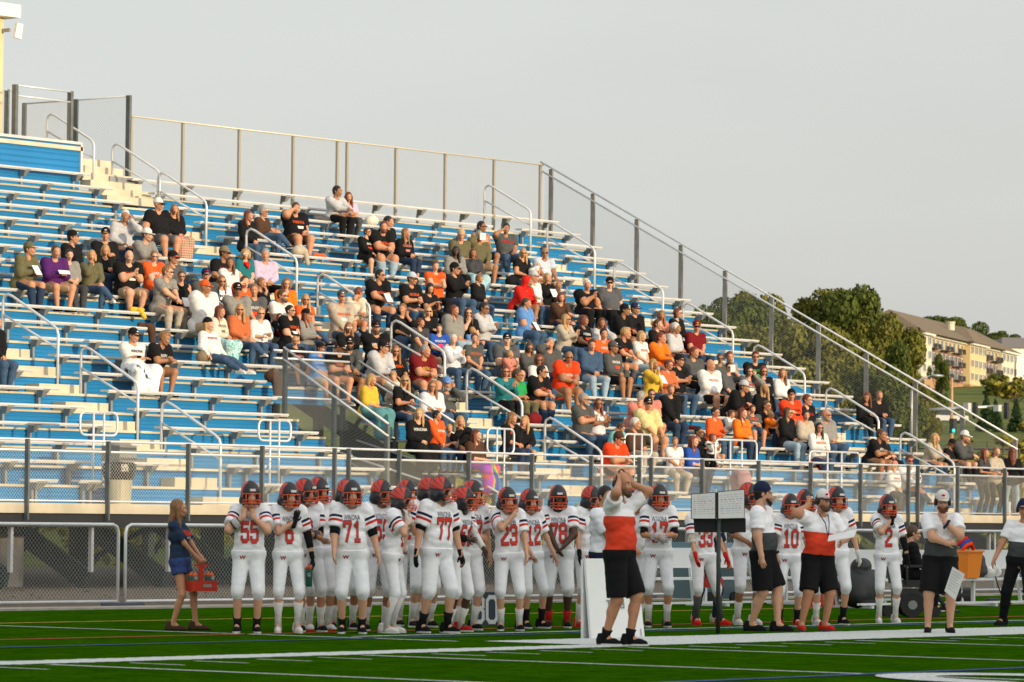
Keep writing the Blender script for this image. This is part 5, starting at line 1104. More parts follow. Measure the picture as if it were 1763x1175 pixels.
# crop, x, y of the head; who; hair; top+sleeve; bottoms+length; arms; head turn; extras; label
SP = '''
A 188 190 m sb v2 J2 phone R cap=v,lean=.35|man in olive hoodie and olive cap reading a paper, leftmost of the seated crowd
A 383 210 m sb p2 E1 phone F lean=.2|young man in purple sweatshirt and pale shorts holding a white sheet
A 475 235 w bd g1 D2 lap C|smiling woman in grey top between the purple sweatshirt and two blondes
A 490 115 m sd k2 k2 lap R cap=k,logo=w|man in black jacket and black cap behind the purple sweatshirt
A 625 240 w my v2 j2 chin C cross=1|blonde woman with her chin on her hand, dark olive top and crossed jeans
A 722 215 w my k2 J2 lap C nod=.3|blonde woman in black top looking down with clasped hands
A 720 145 m sd k2 k2 lap C cap=k,logo=w|man in black cap and jacket half hidden behind the blonde looking down
A 880 245 m nb k.6 E1 clap F print=o,g=.5|heavy close-cropped man in black tee and khaki shorts clapping
A 1045 245 w pa o.6 j2 lap C sun=1,g=.5,print=w|woman in orange tee and sunglasses with a white print, left side of the crowd
A 990 95 m sb g2 J2 elb R cap=w,lean=.4|man in grey sweater and white cap bending forward below the couple in black
A 1170 255 m sb X.6 k1 lap R cap=k,brim=r,sun=1|man in grey tee with black and red cap behind the young man in sunglasses
A 1120 345 m fa g.6 e2 elb R sun=1,lean=.3,print=k|young man with sandy hair, sunglasses, grey tee and khaki trousers
A 1232 380 w pb k0 e2 lap C sun=1,prop=paper|woman in black sleeveless top and mirrored sunglasses holding a paper
K 125 730 m sw q2 J2 ear C lean=.25|white-haired man in pale grey hoodie with a hand to his ear
K 485 610 m nb k.6 X1 side R cap=w,brim=k,sun=1,g=.4|big man in black tee, white-fronted cap and chain, beside the woman with tartan blanket
K 665 665 w la k2 - lap C prop=tartan,g=.3|woman with auburn hair and black top under a red tartan blanket
A 905 780 m sb w.6 W2 cross R cap=k,logo=w,prop=whiteblanket,print=k|young man in white tee and black cap wrapped below in a white blanket
A 1090 785 m fa k.6 X1 elb R lean=.5,nod=.3,print=w|young man in black tee and grey shorts leaning on his knees, beside the white blanket
S -7 556 w lb k2 j2 lap R |woman in black at the left picture edge, only her jeans and arm in view
B 280 150 m sd k.6 k2 lap R cap=x,sun=1,print=r,lean=.3|man in black tee and camouflage cap with a small red chest print
B 322 172 w lb w1 j2 lap C |woman in white lace top half hidden behind the camouflage cap
B 433 160 w cy t.6 j2 lap C sun=w,prop=scarf,g=.2|curly blonde woman in teal tee, red scarf and white sunglasses
B 585 165 m sg l2 k2 lap C lean=.1,up=b|man in pale lilac shirt and black trousers with blue sunglasses on his head
B 155 315 m sd G2 k2 lap C cap=n,logo=r|man in navy cap and dark jacket left of the raglan shirt woman
B 268 355 w la W1 j2 lap C sun=1,print=n|woman in white raglan shirt and sunglasses beside the navy cap man
B 428 360 m sb o1 k1 brow C |person in orange tee shading the eyes with one hand
B 547 370 w sa k1 k2 mouth R |short-haired woman in black with her hand at her mouth
B 735 375 w ca O1 e2 lap C spec=1|older curly-haired woman in orange blouse and glasses
B 140 400 m nb w1 E1 lap R cap=o,g=.9,lean=.15|very large man in white tee and orange visor cap
B 382 420 m sd g2 j2 lap C cap=k,sun=1,logo=w,g=.3|man in grey long-sleeved shirt, black cap and sunglasses, middle left
B 500 420 m sa X.6 j2 lap C g=.2,print=w|man in charcoal tee with tousled grey-brown hair
B 700 460 m sbr w.6 j2 lap R sun=1|bearded man in white tee and red-tinted sunglasses
B 868 490 w ly o.3 j2 lap C sun=1,under=k,cross=1|blonde woman with orange vest over black sleeves and crossed legs
B 245 575 w lr c2 T2 lap R print=x|red-haired young woman in cream vest looking right, left of the orange cardigan
B 395 560 w Ly u2 j2 lap C sun=1,cross=1|long curly blonde woman in rust-red cardigan and jeans, sunglasses on
B 545 590 w sy w1 j2 bundle C sun=1|woman in white tee and sunglasses steadying a toddler
B 630 620 c sb k1 r2 lap C print=w|toddler in black tee with red-striped trousers in front of its mother
B 755 570 w bd k.6 j2 lap R sun=1,print=o,g=.5|woman in black printed tee with dark hair tied back and sunglasses
B 870 600 w lr g2 j2 phone R cap=k,logo=w|woman with red hair, black cap and grey sweatshirt holding something up
B 1135 470 m sb e2 j2 lap C cap=G,logo=w,print=o,g=.3|man in tan sweatshirt with orange print and grey cap
B 1250 425 w sr c2 k2 elb B lean=.6,nod=.5|person with auburn hair turned away and bending down
B 1185 690 w la k1 j2 lap C sun=w,g=.3|wavy auburn-haired woman in black with mirrored sunglasses near the portal
B 175 670 w ly w2 j2 side R hat=beanie,cap=k,stretch=1,lean=-.25,print=r|woman in white sweatshirt and black beanie lying back with outstretched jeans
B 800 790 b sy k1 j1 lap C spec=1,print=w|sandy-haired boy in glasses and black tee behind the portal guard
B 975 840 b sb B1 e1 lap R cap=k,brim=r|boy in blue tee with black and red cap looking down
B 1110 820 m sb k.6 e1 elb R cap=k,logo=w,nod=.6,lean=.5,print=o|man in black tee and cap bowing his head beside the blue tee boy
B 1200 800 m sdr G2 k1 elb C cap=k,logo=w,sun=1,lean=.3|bearded man in grey henley, black cap and sunglasses behind the portal mesh
C 150 385 w lr k2 j2 lap R prop=pink|woman with long dark-red hair, black jacket over a pink top
C 290 360 w sg z2 j2 lap R sun=1,cross=1|grey-haired woman in brown shirt and sunglasses beside the dark-red hair
C 590 315 m sb k.6 z1 brow C g=.7,print=o|large man in black tee and brown shorts with his hand on his brow
C 970 160 m sd q2 k2 elb R prop=tan,lean=.2|dark-haired young man in white and tan jacket on the top rows
C 1085 215 w Lr l.6 G2 lap C |girl with long auburn hair in lilac tee on the top rows
C 1245 535 b sb k2 k1 knees R sun=1,print=w|teenage boy in black hoodie, shorts and sunglasses beside the big bearded man
C 1395 480 m srr k.6 L2 elb C g=.7,print=o|big man with red beard in black tee and faded jeans
C 1440 440 m sd k2 k2 lap R |dark-haired person half hidden behind the big red-bearded man
C 1600 545 w La k2 J1.6 lap R print=s|girl with very long light-brown hair in black hoodie and cropped jeans
D 245 510 m sd k.6 J2 elb R sun=1,print=o,g=.3,prop=paper|man in black tee with round orange print and sunglasses holding a white sheet
D 495 545 m sb k.6 j2 phone R cap=C,sun=1,print=o,g=.2|man in black tee, grey cap and sunglasses with a bag of snacks
D 880 205 m sg v2 e2 lap C cap=E|man in olive jacket and tan cap left of the shirtless man
D 1040 140 m sd - k1 lap R sun=1,shirtless=1|shirtless man with dark short hair and sunglasses
D 1025 215 m sg v2 E1 brow C prop=facepaper,tan=1|man in olive coat and khaki shorts holding white paper before his face
D 1235 155 m sd G.6 j2 brow C print=r,g=.2|dark-haired man in charcoal tee with his hand on his forehead
D 845 330 w Ld g2 k2 lap C skin=d|girl with long dark braids and grey hoodie
D 980 350 w mr D2 T2 mouth C prop=aqua|auburn-haired girl in dark grey sweater under a pale blue blanket
D 685 450 w sr o.3 k2 clap C under=k,g=.2|red-haired woman in orange vest clapping
D 830 470 m sd k2 j2 clap R cap=k,sun=1,prop=redtie|man in black jacket over red shirt with black cap, hands together
D 640 620 w ld k.6 k2 phone F nod=.4|girl with long dark hair looking down at her hands
D 1015 545 b sa k2 j2 lap R nod=.35,g=.2|brown-haired boy in black hoodie looking down
D 1360 345 w ly k.4 j2 bundle C sun=1|blonde woman in black v-neck cradling a wrapped baby
D 1530 345 m nb C.6 E1 knees C sun=1,cross4=1,g=.3|bald man in pale blue polo with one leg over the other
D 1385 560 m sd R2 k1 elb R hood=R,lean=.5,skin=t,tan=1|young man in bright red hoodie with the hood up
D 1440 530 m sg w2 j2 lap R cap=q|grey-haired man in white with grey cap behind the red hoodie
D 1550 540 w my k2 j2 mouth C prop=blue|blonde woman in black blazer over blue with a hand at her chin
F 583 600 w cr z2 J2 elb C lean=.3|girl with long wavy brown hair below the black blazer
D 1385 735 w pb B.6 j2 lap R g=.5,prop=paper|woman in blue polo and jeans with a sheet on her lap
D 430 780 w pa k1 j2 neck L nod=.1|young woman in black polo with a hand at her neck, looking left
D 630 800 w my k2 k2 phone C sun=1|blonde woman in black jacket and sunglasses looking down, beside the black polo
D 565 870 b sr D.6 r1 lap R |boy with reddish hair, dark grey tee and red shorts, head turned away
D 822 790 w lr g2 L2 lap R g=.7|heavy auburn-haired woman in pale grey sweatshirt seen from the side
D 945 810 w lb k.6 J2 mouth C sun=1|brown-haired woman in dark tee and sunglasses, hands at her mouth
D 1050 775 m sd q2 j2 clap R sun=1|man in light grey hoodie and sunglasses clapping
D 715 935 b sb b.6 k1 lap C print=w|brown-haired boy in royal blue tee
D 820 1020 w sw V2 j2 clap C g=.1|elderly white-haired woman in striped grey top clapping
D 915 965 c sy B1 j1 lap R |blond toddler in light blue tee looking right
D 985 1010 w sb G.6 j2 lap C print=u|short-haired woman in dark grey tee with a cross-body strap
D 222 925 m sbr k.6 k1 cross C cap=k,logo=r,print=w,g=.5|man with goatee and black cap, arms folded over a black printed tee
E 690 145 m sd q2 k2 elb R cap=k,logo=o,g=.6,print=n|large man in light grey shirt and black cap with orange badge
E 795 175 w La k1 k1 knees C sun=1,print=o|long-haired blonde woman in black printed tee and dark sunglasses
E 990 170 m sg m.6 j2 elb R print=y,g=.5|man in maroon tee with gold letters
F 155 930 m sd X.6 j1 lap C cap=k,logo=w,sun=w,g=.5|man in grey tee, black cap and white sunglasses
F 330 990 w lb G2 J2 phone C nod=.3,sun=1|brown-haired woman in dark jacket looking at her phone
F 490 960 m sg G2 j2 brow C g=.2|grey-haired bearded man in grey jacket shading his eyes
E 620 370 w my y1 T2 lap R nod=.3,prop=teal|girl in bright yellow top under a large teal blanket
E 722 355 c sy c2 e2 mouth C|child in cream patterned top beside the yellow top girl
E 850 375 w Ly k.6 j2 phone C sun=1|long-haired blonde woman in black with jeans and sunglasses inside the portal rail
E 1045 415 w La V1 j2 lap C spec=1,g=.3|woman in grey patterned blouse and glasses right of the portal rail
E 1140 400 m sgr G2 j2 ear C cap=B,print=g|old man with white beard, blue cap and plaid shirt
E 955 600 w ly k2 k2 lap C print=w,prop=darkblanket|blonde girl in black hoodie with white script
E 1065 610 b sd o2 j2 lap R print=w|dark-haired child in orange jacket
E 1160 710 g py D1 J2 lap C |small blonde girl with a plait at the foot of the portal rail
E 1280 650 w my k2 k2 chin C lean=.45,twist=-.5|blonde woman in black leaning over with her cheek on her hand
E 1335 745 w Lr z1 k2 lap R prop=rainbow|red-haired girl under a rainbow tie-dye blanket
F 780 505 m sw k.6 k2 clap C g=.6|white-haired person in black tee with hands clasped at the chin
F 953 490 m sd X.6 k2 side C cap=k,sun=1,g=.6|man in grey v-neck tee, black cap and sunglasses
F 1048 690 m sd k2 j2 elb R cap=k,print=r,logo=w,g=.2|man in black sweatshirt with small red print and black cap, hands clasped
F 1148 690 m sb k2 J2 lap R cap=n,logo=w|man in dark jacket and navy cap looking right
F 1355 740 w la s1 J2 clap C|auburn-haired woman in pink and white top clapping
F 610 770 w ly e2 j2 clap R sun=1|blonde woman in long beige cardigan clapping
F 750 780 w cr k.6 j2 lap R nod=.3,skin=t,print=w|woman with curly auburn hair in black tee looking down
F 890 800 w Lr q2 e2 neck C|young woman with long red hair and pale grey top
F 905 885 m sd o.6 k1 lap C print=w|man in orange tee with short dark hair below the red-haired woman
F 1050 870 m fy k.6 X2 elb R print=o|young man with wavy blond hair and necklace over a black tee
F 1195 900 w my w.6 L2 lap R print=o|blonde girl in white printed tee looking right
F 1340 910 m sr O2 j2 elb R print=x,g=.2,lean=.3|man with short reddish hair in orange long-sleeved shirt
F 1325 810 w sb k2 m2 lap R |short-haired woman in black jacket above the orange shirt
F 975 990 m sb G2 k1 lap R cap=G,logo=w,print=w|man in dark raglan sweatshirt, grey cap and black shorts
F 815 970 m fb j2 L2 lap C|teenage boy in denim jacket and light jeans
F 625 1050 m nb a.6 E1 elb C sun=1,print=w,g=.6|bald man in bright orange tee and pale shorts
F 405 1085 w cr w1 j2 lap C sun=1|curly-haired woman in pale pink top and sunglasses
G 405 265 m sd k.7 J2 elb R sun=1,print=o,g=.4|man in black tee with orange cuffs and round print
F 115 1045 c sy s1 k1 clap R |blonde toddler in coral top clapping
G 150 275 w mr t2 k2 clap C sun=1|woman in teal and navy track jacket clapping
G 235 300 m sb i.6 v2 lap R spec=1|young man in green tee and camouflage trousers
G 190 635 w La k1 J2 lap R nod=.35,print=o|girl in black printed tee looking down, left of the pair behind the barrier
G 300 655 w ly k2 k2 chin L lean=.4|blonde girl in black with cheek on hand, right of the pair behind the barrier
G 745 490 m sgr G.6 j2 clap R sun=1,print=u,g=.3|grey-bearded man in charcoal tee clapping
G 865 525 w lr V0 j2 clap C sun=1|auburn-haired woman in striped top clapping beside the grey-bearded man
G 1205 470 m sg s.6 E1 elb B lean=.4|man in salmon tee turned to talk behind him
G 1285 450 w bb s.3 e1 lap C sun=1|brown-haired woman in sunglasses behind the yellow shirt
G 1250 525 m sg Y1 v1 knees C cap=k,logo=w,sun=1,g=.5|man in pale yellow shirt, black cap and khaki shorts
G 1430 410 w pa k2 J2 lap C g=.3,prop=pink2|woman in open black hoodie and dark jeans
G 1290 215 w my y1 j2 mouth R |blonde woman in white scarf vest over mustard with a hand at her mouth
G 1405 220 w sr u2 k2 phone R spec=1,prop=phone|woman with dark-red hair in rust cardigan showing a phone
G 1490 185 m sd k.6 j2 clap R cap=k|man in black tee and plain black cap clapping
G 1150 680 m sw z2 e2 lap R |white-haired old man in dark brown jacket behind a rounded barrier
G 1015 695 b sb T2 j2 lap R nod=.7,lean=.5|child in teal shirt bending forward
G 1010 790 m sd a.6 k2 elb R cap=z,lean=.4,nod=.3,g=.5|person in bright orange tee and brown cap seen from the side at the guard rail
G 1460 820 b sa w.6 e2 lap C |boy in plain white tee and khaki trousers at the guard rail
H 340 235 w mr k2 k2 reach R sun=1|auburn-haired woman in black with one arm stretched out
H 325 335 m sw q2 J2 lap R prop=maroonarm|white-haired man in pale grey vest looking right
H 470 325 m sg m.6 J2 lap C cap=m,sun=1,logo=y|man in maroon polo and maroon cap
H 455 500 m sr G2 k2 lap R |young man in grey and black quarter-zip with reddish hair
H 635 540 w sb G2 k2 lap C sun=1|short-haired woman in grey jacket and sunglasses
H 693 530 m sr g1 k2 lap C |pale auburn-haired teenage boy in grey beside the grey jacket woman
H 565 585 m nw w2 k1 lap R g=.4,print=s|bald old man in white hoodie with maroon socks
H 690 600 w sd X1 k2 ear C sun=1,prop=paper2|dark-haired woman in grey tee with red trim holding up a white sheet
H 870 530 m fr k.6 k2 lap C sun=1,print=i|man with red swept-back hair and headband in black tee
H 830 630 w ld g2 J2 ear C sun=1,print=r|dark-haired woman in grey cardigan with a hand at her ear
H 928 625 w mr k2 j2 lap C sun=1,print=w|auburn bob-haired woman in black zip jacket
H 1050 640 w La w2 k2 lap C|girl with long blonde hair in white sweatshirt, right of the black zip jacket
H 775 715 m sb k2 E1 elb R cap=q,lean=.65,nod=.1,print=o|man in black hoodie and grey cap leaning far forward
H 935 745 w Ly k2 J2 lap C |smiling blonde woman in black with a pale headband
H 1112 790 m sd a.6 k1 cross C cap=k,print=k,g=.5|man in orange tee and black cap with folded arms
H 1215 820 m sr k2 k2 lap R spec=1,print=r|man with short ginger hair and glasses in black and red
H 595 905 w bd o2 j2 bundle R spec=1|dark-haired mother in orange hoodie holding a small child
H 655 915 c sb w1 L2 lap R |small child in white tee on the orange hoodie lap
H 780 910 w lr O2 J2 lap R print=u|auburn-haired girl in orange sweater turned to the right
H 855 885 b sb X.6 j1 lap C print=o|laughing boy in grey tee
H 920 920 c sy O1 k1 clap R spec=1|blond child in glasses and orange patterned top clapping
J 790 300 w pb k1 J2 lap R sun=1|woman in black with dark glasses behind the clapping child
H 1085 905 w lb k2 L2 lap R sun=1|woman in black quilted jacket and light jeans
H 1210 925 w sd e2 k2 lap C|dark-haired woman in pale beige hoodie
J 1290 370 m ngr g2 j2 lap R sun=1,g=.5|bald man with grey beard in grey sweater
J 1235 475 w ld w2 j2 phone C sun=1,print=o|dark-haired woman in white fleece and sunglasses
J 165 590 w Lr b1 J2 lap R |girl with long red hair in blue jacket behind the guard rail
J 222 570 w bd k2 k2 bundle R sun=1|mother in black holding up a toddler behind the guard rail
J 268 560 c cr w1 w1 clap R |curly-haired toddler in white held by its mother
I 430 205 w Lr k2 k2 lap L nod=.3|girl with long auburn hair in black jacket, upper right pair
I 525 190 w ba k2 j2 lap C prop=knee|girl with hair tied up and ripped jeans, upper right pair
I 515 485 m sb k.6 X1 elb R lean=.5,print=w,prop=cup|young man in black tee and khaki shorts leaning forward with a cup
I 560 525 w lr k1 k2 lap R sun=1|woman with dark-red hair just behind the man with the cup
I 635 735 g py w2 D2 lap B cap=s,hat=beanie,print=r|child in pink-red cap and white sweatshirt seen through the guard rail
I 760 695 m fr w2 J2 elb C sun=p,lean=.2,cross=1,print=r|curly-haired youth in white sweatshirt and purple sunglasses
I 945 515 w Ly e2 j2 elb R lean=.3|woman with long pale blonde hair and beige cardigan at the right
I 1085 565 b sb k1 X2 ear R cap=k,brim=r,nod=.45|boy in black tee and black and red cap with a hand at his face
I 1180 505 m sar G2 k2 elb R cap=w,logo=k|man in dark hoodie and white cap beside the last rail post
'''
OCC = {}; SIT = []; LABELS = set()
PRINTS = {'o': 'a', 'w': 'w'}
def spectator(line, i):
    body, label = line.split('|'); t = body.split(); cr, hx, hy, who, hair, top, bot, arms, turn = t[:9]; ex = {}
    for kv in (t[9].split(',') if len(t) > 9 else []):
        a, b = kv.split('='); 
        try: b = float(b)
        except ValueError: pass
        ex[a] = b
    cx, cy, cs = CROP[cr]; px, py = cx+float(hx)/cs, cy+float(hy)/cs
    fem = 1 if who in 'wg' else 0; s = {'m': 1.10, 'w': 1.04, 'b': .90, 'g': .84, 'c': .66}[who]; r = random.Random(i*7+3)
    lean = ex.get('lean', {'elb': .42, 'lap': .10, 'knees': .15, 'cross': -.02, 'side': .0, 'phone': .16, 'clap': .1}.get(arms, .1))+r.uniform(-.04, .06)
    tz = .115*s+.47*s*math.cos(lean)+.175*s; dy = .02-.47*s*math.sin(lean)-.05; best = None
    for k in range(-4, 17):
        Y, Z = row(k); P = at(1, px, py, Y+.12+dy); e = P[2]-(Z+tz)
        if best is None or abs(e) < abs(best[0]): best = (e, k, P[0])
    e, k, X = best
    if ex.get('k') is not None: k = int(ex['k'])
    yo = 0.
    if who == 'c': yo = -.24
    else:
        occ = OCC.setdefault(k, [])
        if any(abs(X-q) < .31 for q in occ):
            alt = []
            for k2 in (k-1, k+1):
                if -4 <= k2 <= 16:
                    Y2, Z2 = row(k2); P2 = at(1, px, py, Y2+.12+dy); e2 = P2[2]-(Z2+tz)
                    if not any(abs(P2[0]-q) < .31 for q in OCC.get(k2, [])): alt.append((abs(e2), k2, P2[0], e2))
            if alt: _, k, X, e = min(alt)
        OCC.setdefault(k, []).append(X)
    Y, Z = row(k); X = at(1, px, py, Y+.12+dy)[0]; rz = math.radians(r.uniform(-16, 2))
    rz += {'R': math.radians(8), 'L': math.radians(-20), 'C': math.radians(-8), 'F': 0, 'B': math.radians(0)}[turn]
    ht = {'C': math.radians(-42+r.uniform(-8, 8))-rz, 'F': math.radians(-18), 'R': math.radians(r.uniform(0, 14)), 'L': math.radians(-50), 'B': math.radians(100)}[turn]
    o = dict(s=s, fem=fem, g=ex.get('g', r.uniform(0, .2))+.34, gm=1.6, lean=lean, ht=ht, arms=arms, kw=r.uniform(.11, .2) if not fem else r.uniform(.07, .12), nod=ex.get('nod', r.uniform(-.02, .14)), twist=ex.get('twist', r.uniform(-.12, .06)), tl=max(-.12, min(.15, e)), fy=r.uniform(-.08, .05), kind={'m': 'man', 'w': 'woman'}.get(who, 'child'), hs={'b': 1.08, 'g': 1.1, 'c': 1.28}.get(who, 1.03))
    for f in ('cross', 'cross4', 'stretch'):
        if f in ex: o[f] = 1
    st, hc = hair[0], hair[1]; hs_ = [st]+(['r'] if len(hair) > 2 else [])
    o.update(hair=hs_, hc=hc if hc != 'n' else 'b', skin=ex.get('skin', r.choice('mmmlt')))
    tc = top[0]; o['top'] = tc if tc != '-' else 'k'; o['sleeve'] = float(top[1:]) if len(top) > 1 else .6
    bc = bot[0]; o['bot'] = bc if bc != '-' else 'k'; o['leg'] = float(bot[1:]) if len(bot) > 1 else 2.
    o['shoe'] = r.choice('kkwgGw'); o['sole'] = r.choice('wwk')
    for q in ('cap', 'brim', 'logo', 'hat', 'sun', 'spec', 'hood'):
        if q in ex: o[q] = ex[q]
    J = seated_joints(o, r); P = (float(X), Y+.12+yo, Z)
    if ex.get('tan'): o['skin'] = 't' if ex.get('tan') == 1. and o['skin'] != 'd' else o['skin']
    if ex.get('shirtless'): o['top'] = mat('skin_'+o['skin'], (.47, .23, .14), .55, 0, .1, 30, 0, 1, .4); o['sleeve'] = 0; o['topname'] = 'torso'; o['loose'] = .002
    root, so, J, (Vs, Fs, _v, _f) = make_person(P, rz, J, o, label, 'spectators on the bleachers')
    x, u, f = chest_frame(J); bvh = None
    if ex.get('print') is not None:
        bvh = BVHTree.FromPolygons(Vs.tolist(), Fs.tolist()); c = J['chest']; w = {1: 1}.get(1); pc = ex['print']; pc = pc if isinstance(pc, str) else 'w'
        V, F = text_tris('WINONA'); V = V*np.array([.072, .085, 0])*s; lay_on('chest_lettering', (V+np.array([0, -.0, 0]), F), root, bvh, c+u*.02*s, x, u, f, .010, mat_of({'k': 'k'}.get(pc, pc)))
        if r.random() < .75:
            b2 = {'o': 'w', 'w': 'o', 'r': 'w'}.get(pc, pc); pts = []; fs = []
            for ii in range(7):
                for jj in range(3):
                    uu = (ii/6-.5)*.17*s; vv = (-.035-.028*jj)*s; pts.append((uu*(1-.12*jj), vv, 0))
            for ii in range(6):
                for jj in range(2): a_ = ii*3+jj; fs.append((a_, a_+1, a_+4, a_+3))
            lay_on('chest_print', (pts, fs), root, bvh, c, x, u, f, .010, mat_of('a' if b2 == 'o' else b2))
    if ex.get('under'):
        for q in 'LR':
            mb = MB(); S, E, Wr = J['s'+q], J['e'+q], J['w'+q]; mb.tube([S, S*.4+E*.6, E, E*.3+Wr*.7], .05*s, 10, radii=[.058*s, .053*s, .048*s, .038*s]); mb.build('sleeve', mat_of(ex['under']), root, smooth=True)
    SIT.append((label, k, float(X), Y, Z, root, J, o, ex, rz, e)); return root
for i, ln in enumerate([q for q in SP.strip().split('\n')]): spectator(ln, i)
def spect(sub): 
    for q in SIT:
        if sub in q[0]: return q
    raise Exception(sub)
# standing girls at the right end of the deck
def stander(px, py_head, Y, z0, o, label, rz):
    P = at(1, px, py_head, Y); s = (P[2]-z0)/1.66; o = dict(s=s, hs=1.0, g=.05, **o); J = standing_joints(o); root, so, J, VF = make_person((float(P[0]), Y, z0), rz, J, o, label, 'spectators on the bleachers'); return root, J, VF
stander(1690, 780, 55.75, DECK, dict(fem=1, hair=['L'], hc='r', top='D', sleeve=.6, bot='k', leg=2., skin='m', lean=.12, shoe='z', ht=.3, hands=((.12, -.34, 1.15), (-.12, -.36, 1.13))), 'standing auburn-haired girl in dark tee, red jacket round her waist, leaning on the rail', 0)
stander(1713, 778, 55.8, DECK, dict(fem=1, hair=['p'], hc='a', top='e', sleeve=2., bot='k', leg=2., skin='l', lean=.05, shoe='k', ht=0, hands=((.14, -.3, 1.1), (-.14, -.32, 1.1))), 'standing girl in beige sweatshirt between the two auburn-haired girls', -.3)
stander(1743, 779, 55.7, DECK, dict(fem=1, hair=['L'], hc='r', top='k', sleeve=2., bot='L', leg=2., flare=.02, skin='m', shoe='s', ht=.2), 'standing girl with long auburn hair and light jeans, turned away at the deck end', 2.2)
# ================================================================ TEAM AND COACHES
def ramp_mat(name, attr, stops, rough=.85):
    if (name,) in _m: return _m[(name,)]
    m = bpy.data.materials.new(name); m.use_nodes = True; n = m.node_tree; b = n.nodes['Principled BSDF']; b.inputs['Roughness'].default_value = rough; b.inputs['Specular IOR Level'].default_value = .2
    a = n.nodes.new('ShaderNodeAttribute'); a.attribute_name = attr; r = n.nodes.new('ShaderNodeValToRGB'); r.color_ramp.interpolation = 'CONSTANT'
    mr = n.nodes.new('ShaderNodeMapRange'); mr.inputs['From Min'].default_value = -1; mr.inputs['From Max'].default_value = 1; n.links.new(a.outputs['Fac'], mr.inputs['Value']); n.links.new(mr.outputs[0], r.inputs[0])
    e = r.color_ramp.elements; e[0].position = 0; e[0].color = (*stops[0][1], 1); e[1].position = (stops[1][0]+1)/2; e[1].color = (*stops[1][1], 1)
    for t, c in stops[2:]: q = e.new((t+1)/2); q.color = (*c, 1)
    n.links.new(r.outputs[0], b.inputs['Base Color'])
    tc = n.nodes.new('ShaderNodeTexCoord'); t = n.nodes.new('ShaderNodeTexNoise'); t.inputs['Scale'].default_value = 7; t.inputs['Detail'].default_value = 3; n.links.new(tc.outputs['Object'], t.inputs['Vector'])
    bp = n.nodes.new('ShaderNodeBump'); bp.inputs['Strength'].default_value = .9; bp.inputs['Distance'].default_value = .02; n.links.new(t.outputs['Fac'], bp.inputs['Height']); n.links.new(bp.outputs[0], b.inputs['Normal'])
    _m[(name,)] = m; return m
WH = (.86, .86, .88); NV = (.012, .016, .06); RD = (.58, .035, .025)
jersey = ramp_mat('jersey', 'arm', [(-1, WH), (.22, NV), (.33, WH), (.40, RD), (.51, WH)])
polo_red = ramp_mat('polo_red', 'hgt', [(-1, (.70, .055, .022)), (.31, WH)]); polo_red_high = ramp_mat('polo_red_high', 'hgt', [(-1, (.70, .055, .022)), (.375, WH)])
polo_grey = ramp_mat('polo_grey', 'hgt', [(-1, (.055, .06, .062)), (.24, WH)])
pants_w = mat('team_trousers', (.84, .85, .88), .8, 0, .06, 9, .9, 6, .25)
mask_m = mat('facemask_orange', (.72, .085, .015), .4)
def helmet_mesh():
    P = [((0, .02, .030), (0, .02, .030), .144, .144, (1, 0, 0), .86), ((-.098, -.01, -.03), (-.092, -.045, -.085), .042, .03, None, 1), ((.098, -.01, -.03), (.092, -.045, -.085), .042, .03, None, 1), ((-.06, .07, -.06), (.06, .07, -.06), .075, .075, None, 1)]
    def cut(f, X, Y, Z):
        d = np.sqrt((X/.80)**2+((Y+.175)/1.25)**2+((Z+.045)/1.0)**2)-.105; f = np.maximum(f, -d); d2 = np.sqrt((X/.9)**2+(Y-.0)**2+((Z+.10)/1.5)**2)-.082; f = np.maximum(f, -d2); return np.maximum(f, -(Z+.125)+0*X)
    V, F = sdf(P, .0085, .03, cut); c = V-np.array([0, .02, .035]); c = c/np.linalg.norm(c, axis=1)[:, None]; ax = np.abs(c[:, 0])
    wing = np.minimum(np.minimum(ax-.40+np.maximum(-c[:, 1], 0)*.2, .42+c[:, 1]*1.0), np.minimum(c[:, 2]+.08, 1.02-ax*.2+c[:, 1]*0))
    scal = np.sin(np.arctan2(c[:, 2], c[:, 1])*16)*.10; wing = np.minimum(wing, .30+c[:, 2]*1.2+scal-np.maximum(c[:, 1]-.3, 0)*.5)
    fe = np.sin(np.arctan2(c[:, 2]+.3, c[:, 1]+1.2)*26+ax*3)
    return fast_mesh('helmet', V, F, [helmet_paint()], attr={'wing': wing, 'feather': fe})
def helmet_paint():
    if ('hp',) in _m: return _m[('hp',)]
    m = bpy.data.materials.new('helmet_paint'); m.use_nodes = True; n = m.node_tree; b = n.nodes['Principled BSDF']; b.inputs['Roughness'].default_value = .42
    def A(x): a = n.nodes.new('ShaderNodeAttribute'); a.attribute_name = x; return a.outputs['Fac']
    g = n.nodes.new('ShaderNodeMath'); g.operation = 'GREATER_THAN'; g.inputs[1].default_value = 0; n.links.new(A('wing'), g.inputs[0]); l = n.nodes.new('ShaderNodeMath'); l.operation = 'LESS_THAN'; l.inputs[1].default_value = .78; n.links.new(A('feather'), l.inputs[0])
    p = n.nodes.new('ShaderNodeMath'); p.operation = 'MULTIPLY'; n.links.new(g.outputs[0], p.inputs[0]); n.links.new(l.outputs[0], p.inputs[1]); mx = n.nodes.new('ShaderNodeMix'); mx.data_type = 'RGBA'; mx.inputs['A'].default_value = (.014, .014, .017, 1); mx.inputs['B'].default_value = (.62, .04, .022, 1)
    n.links.new(p.outputs[0], mx.inputs['Factor']); n.links.new(mx.outputs['Result'], b.inputs['Base Color']); _m[('hp',)] = m; return m
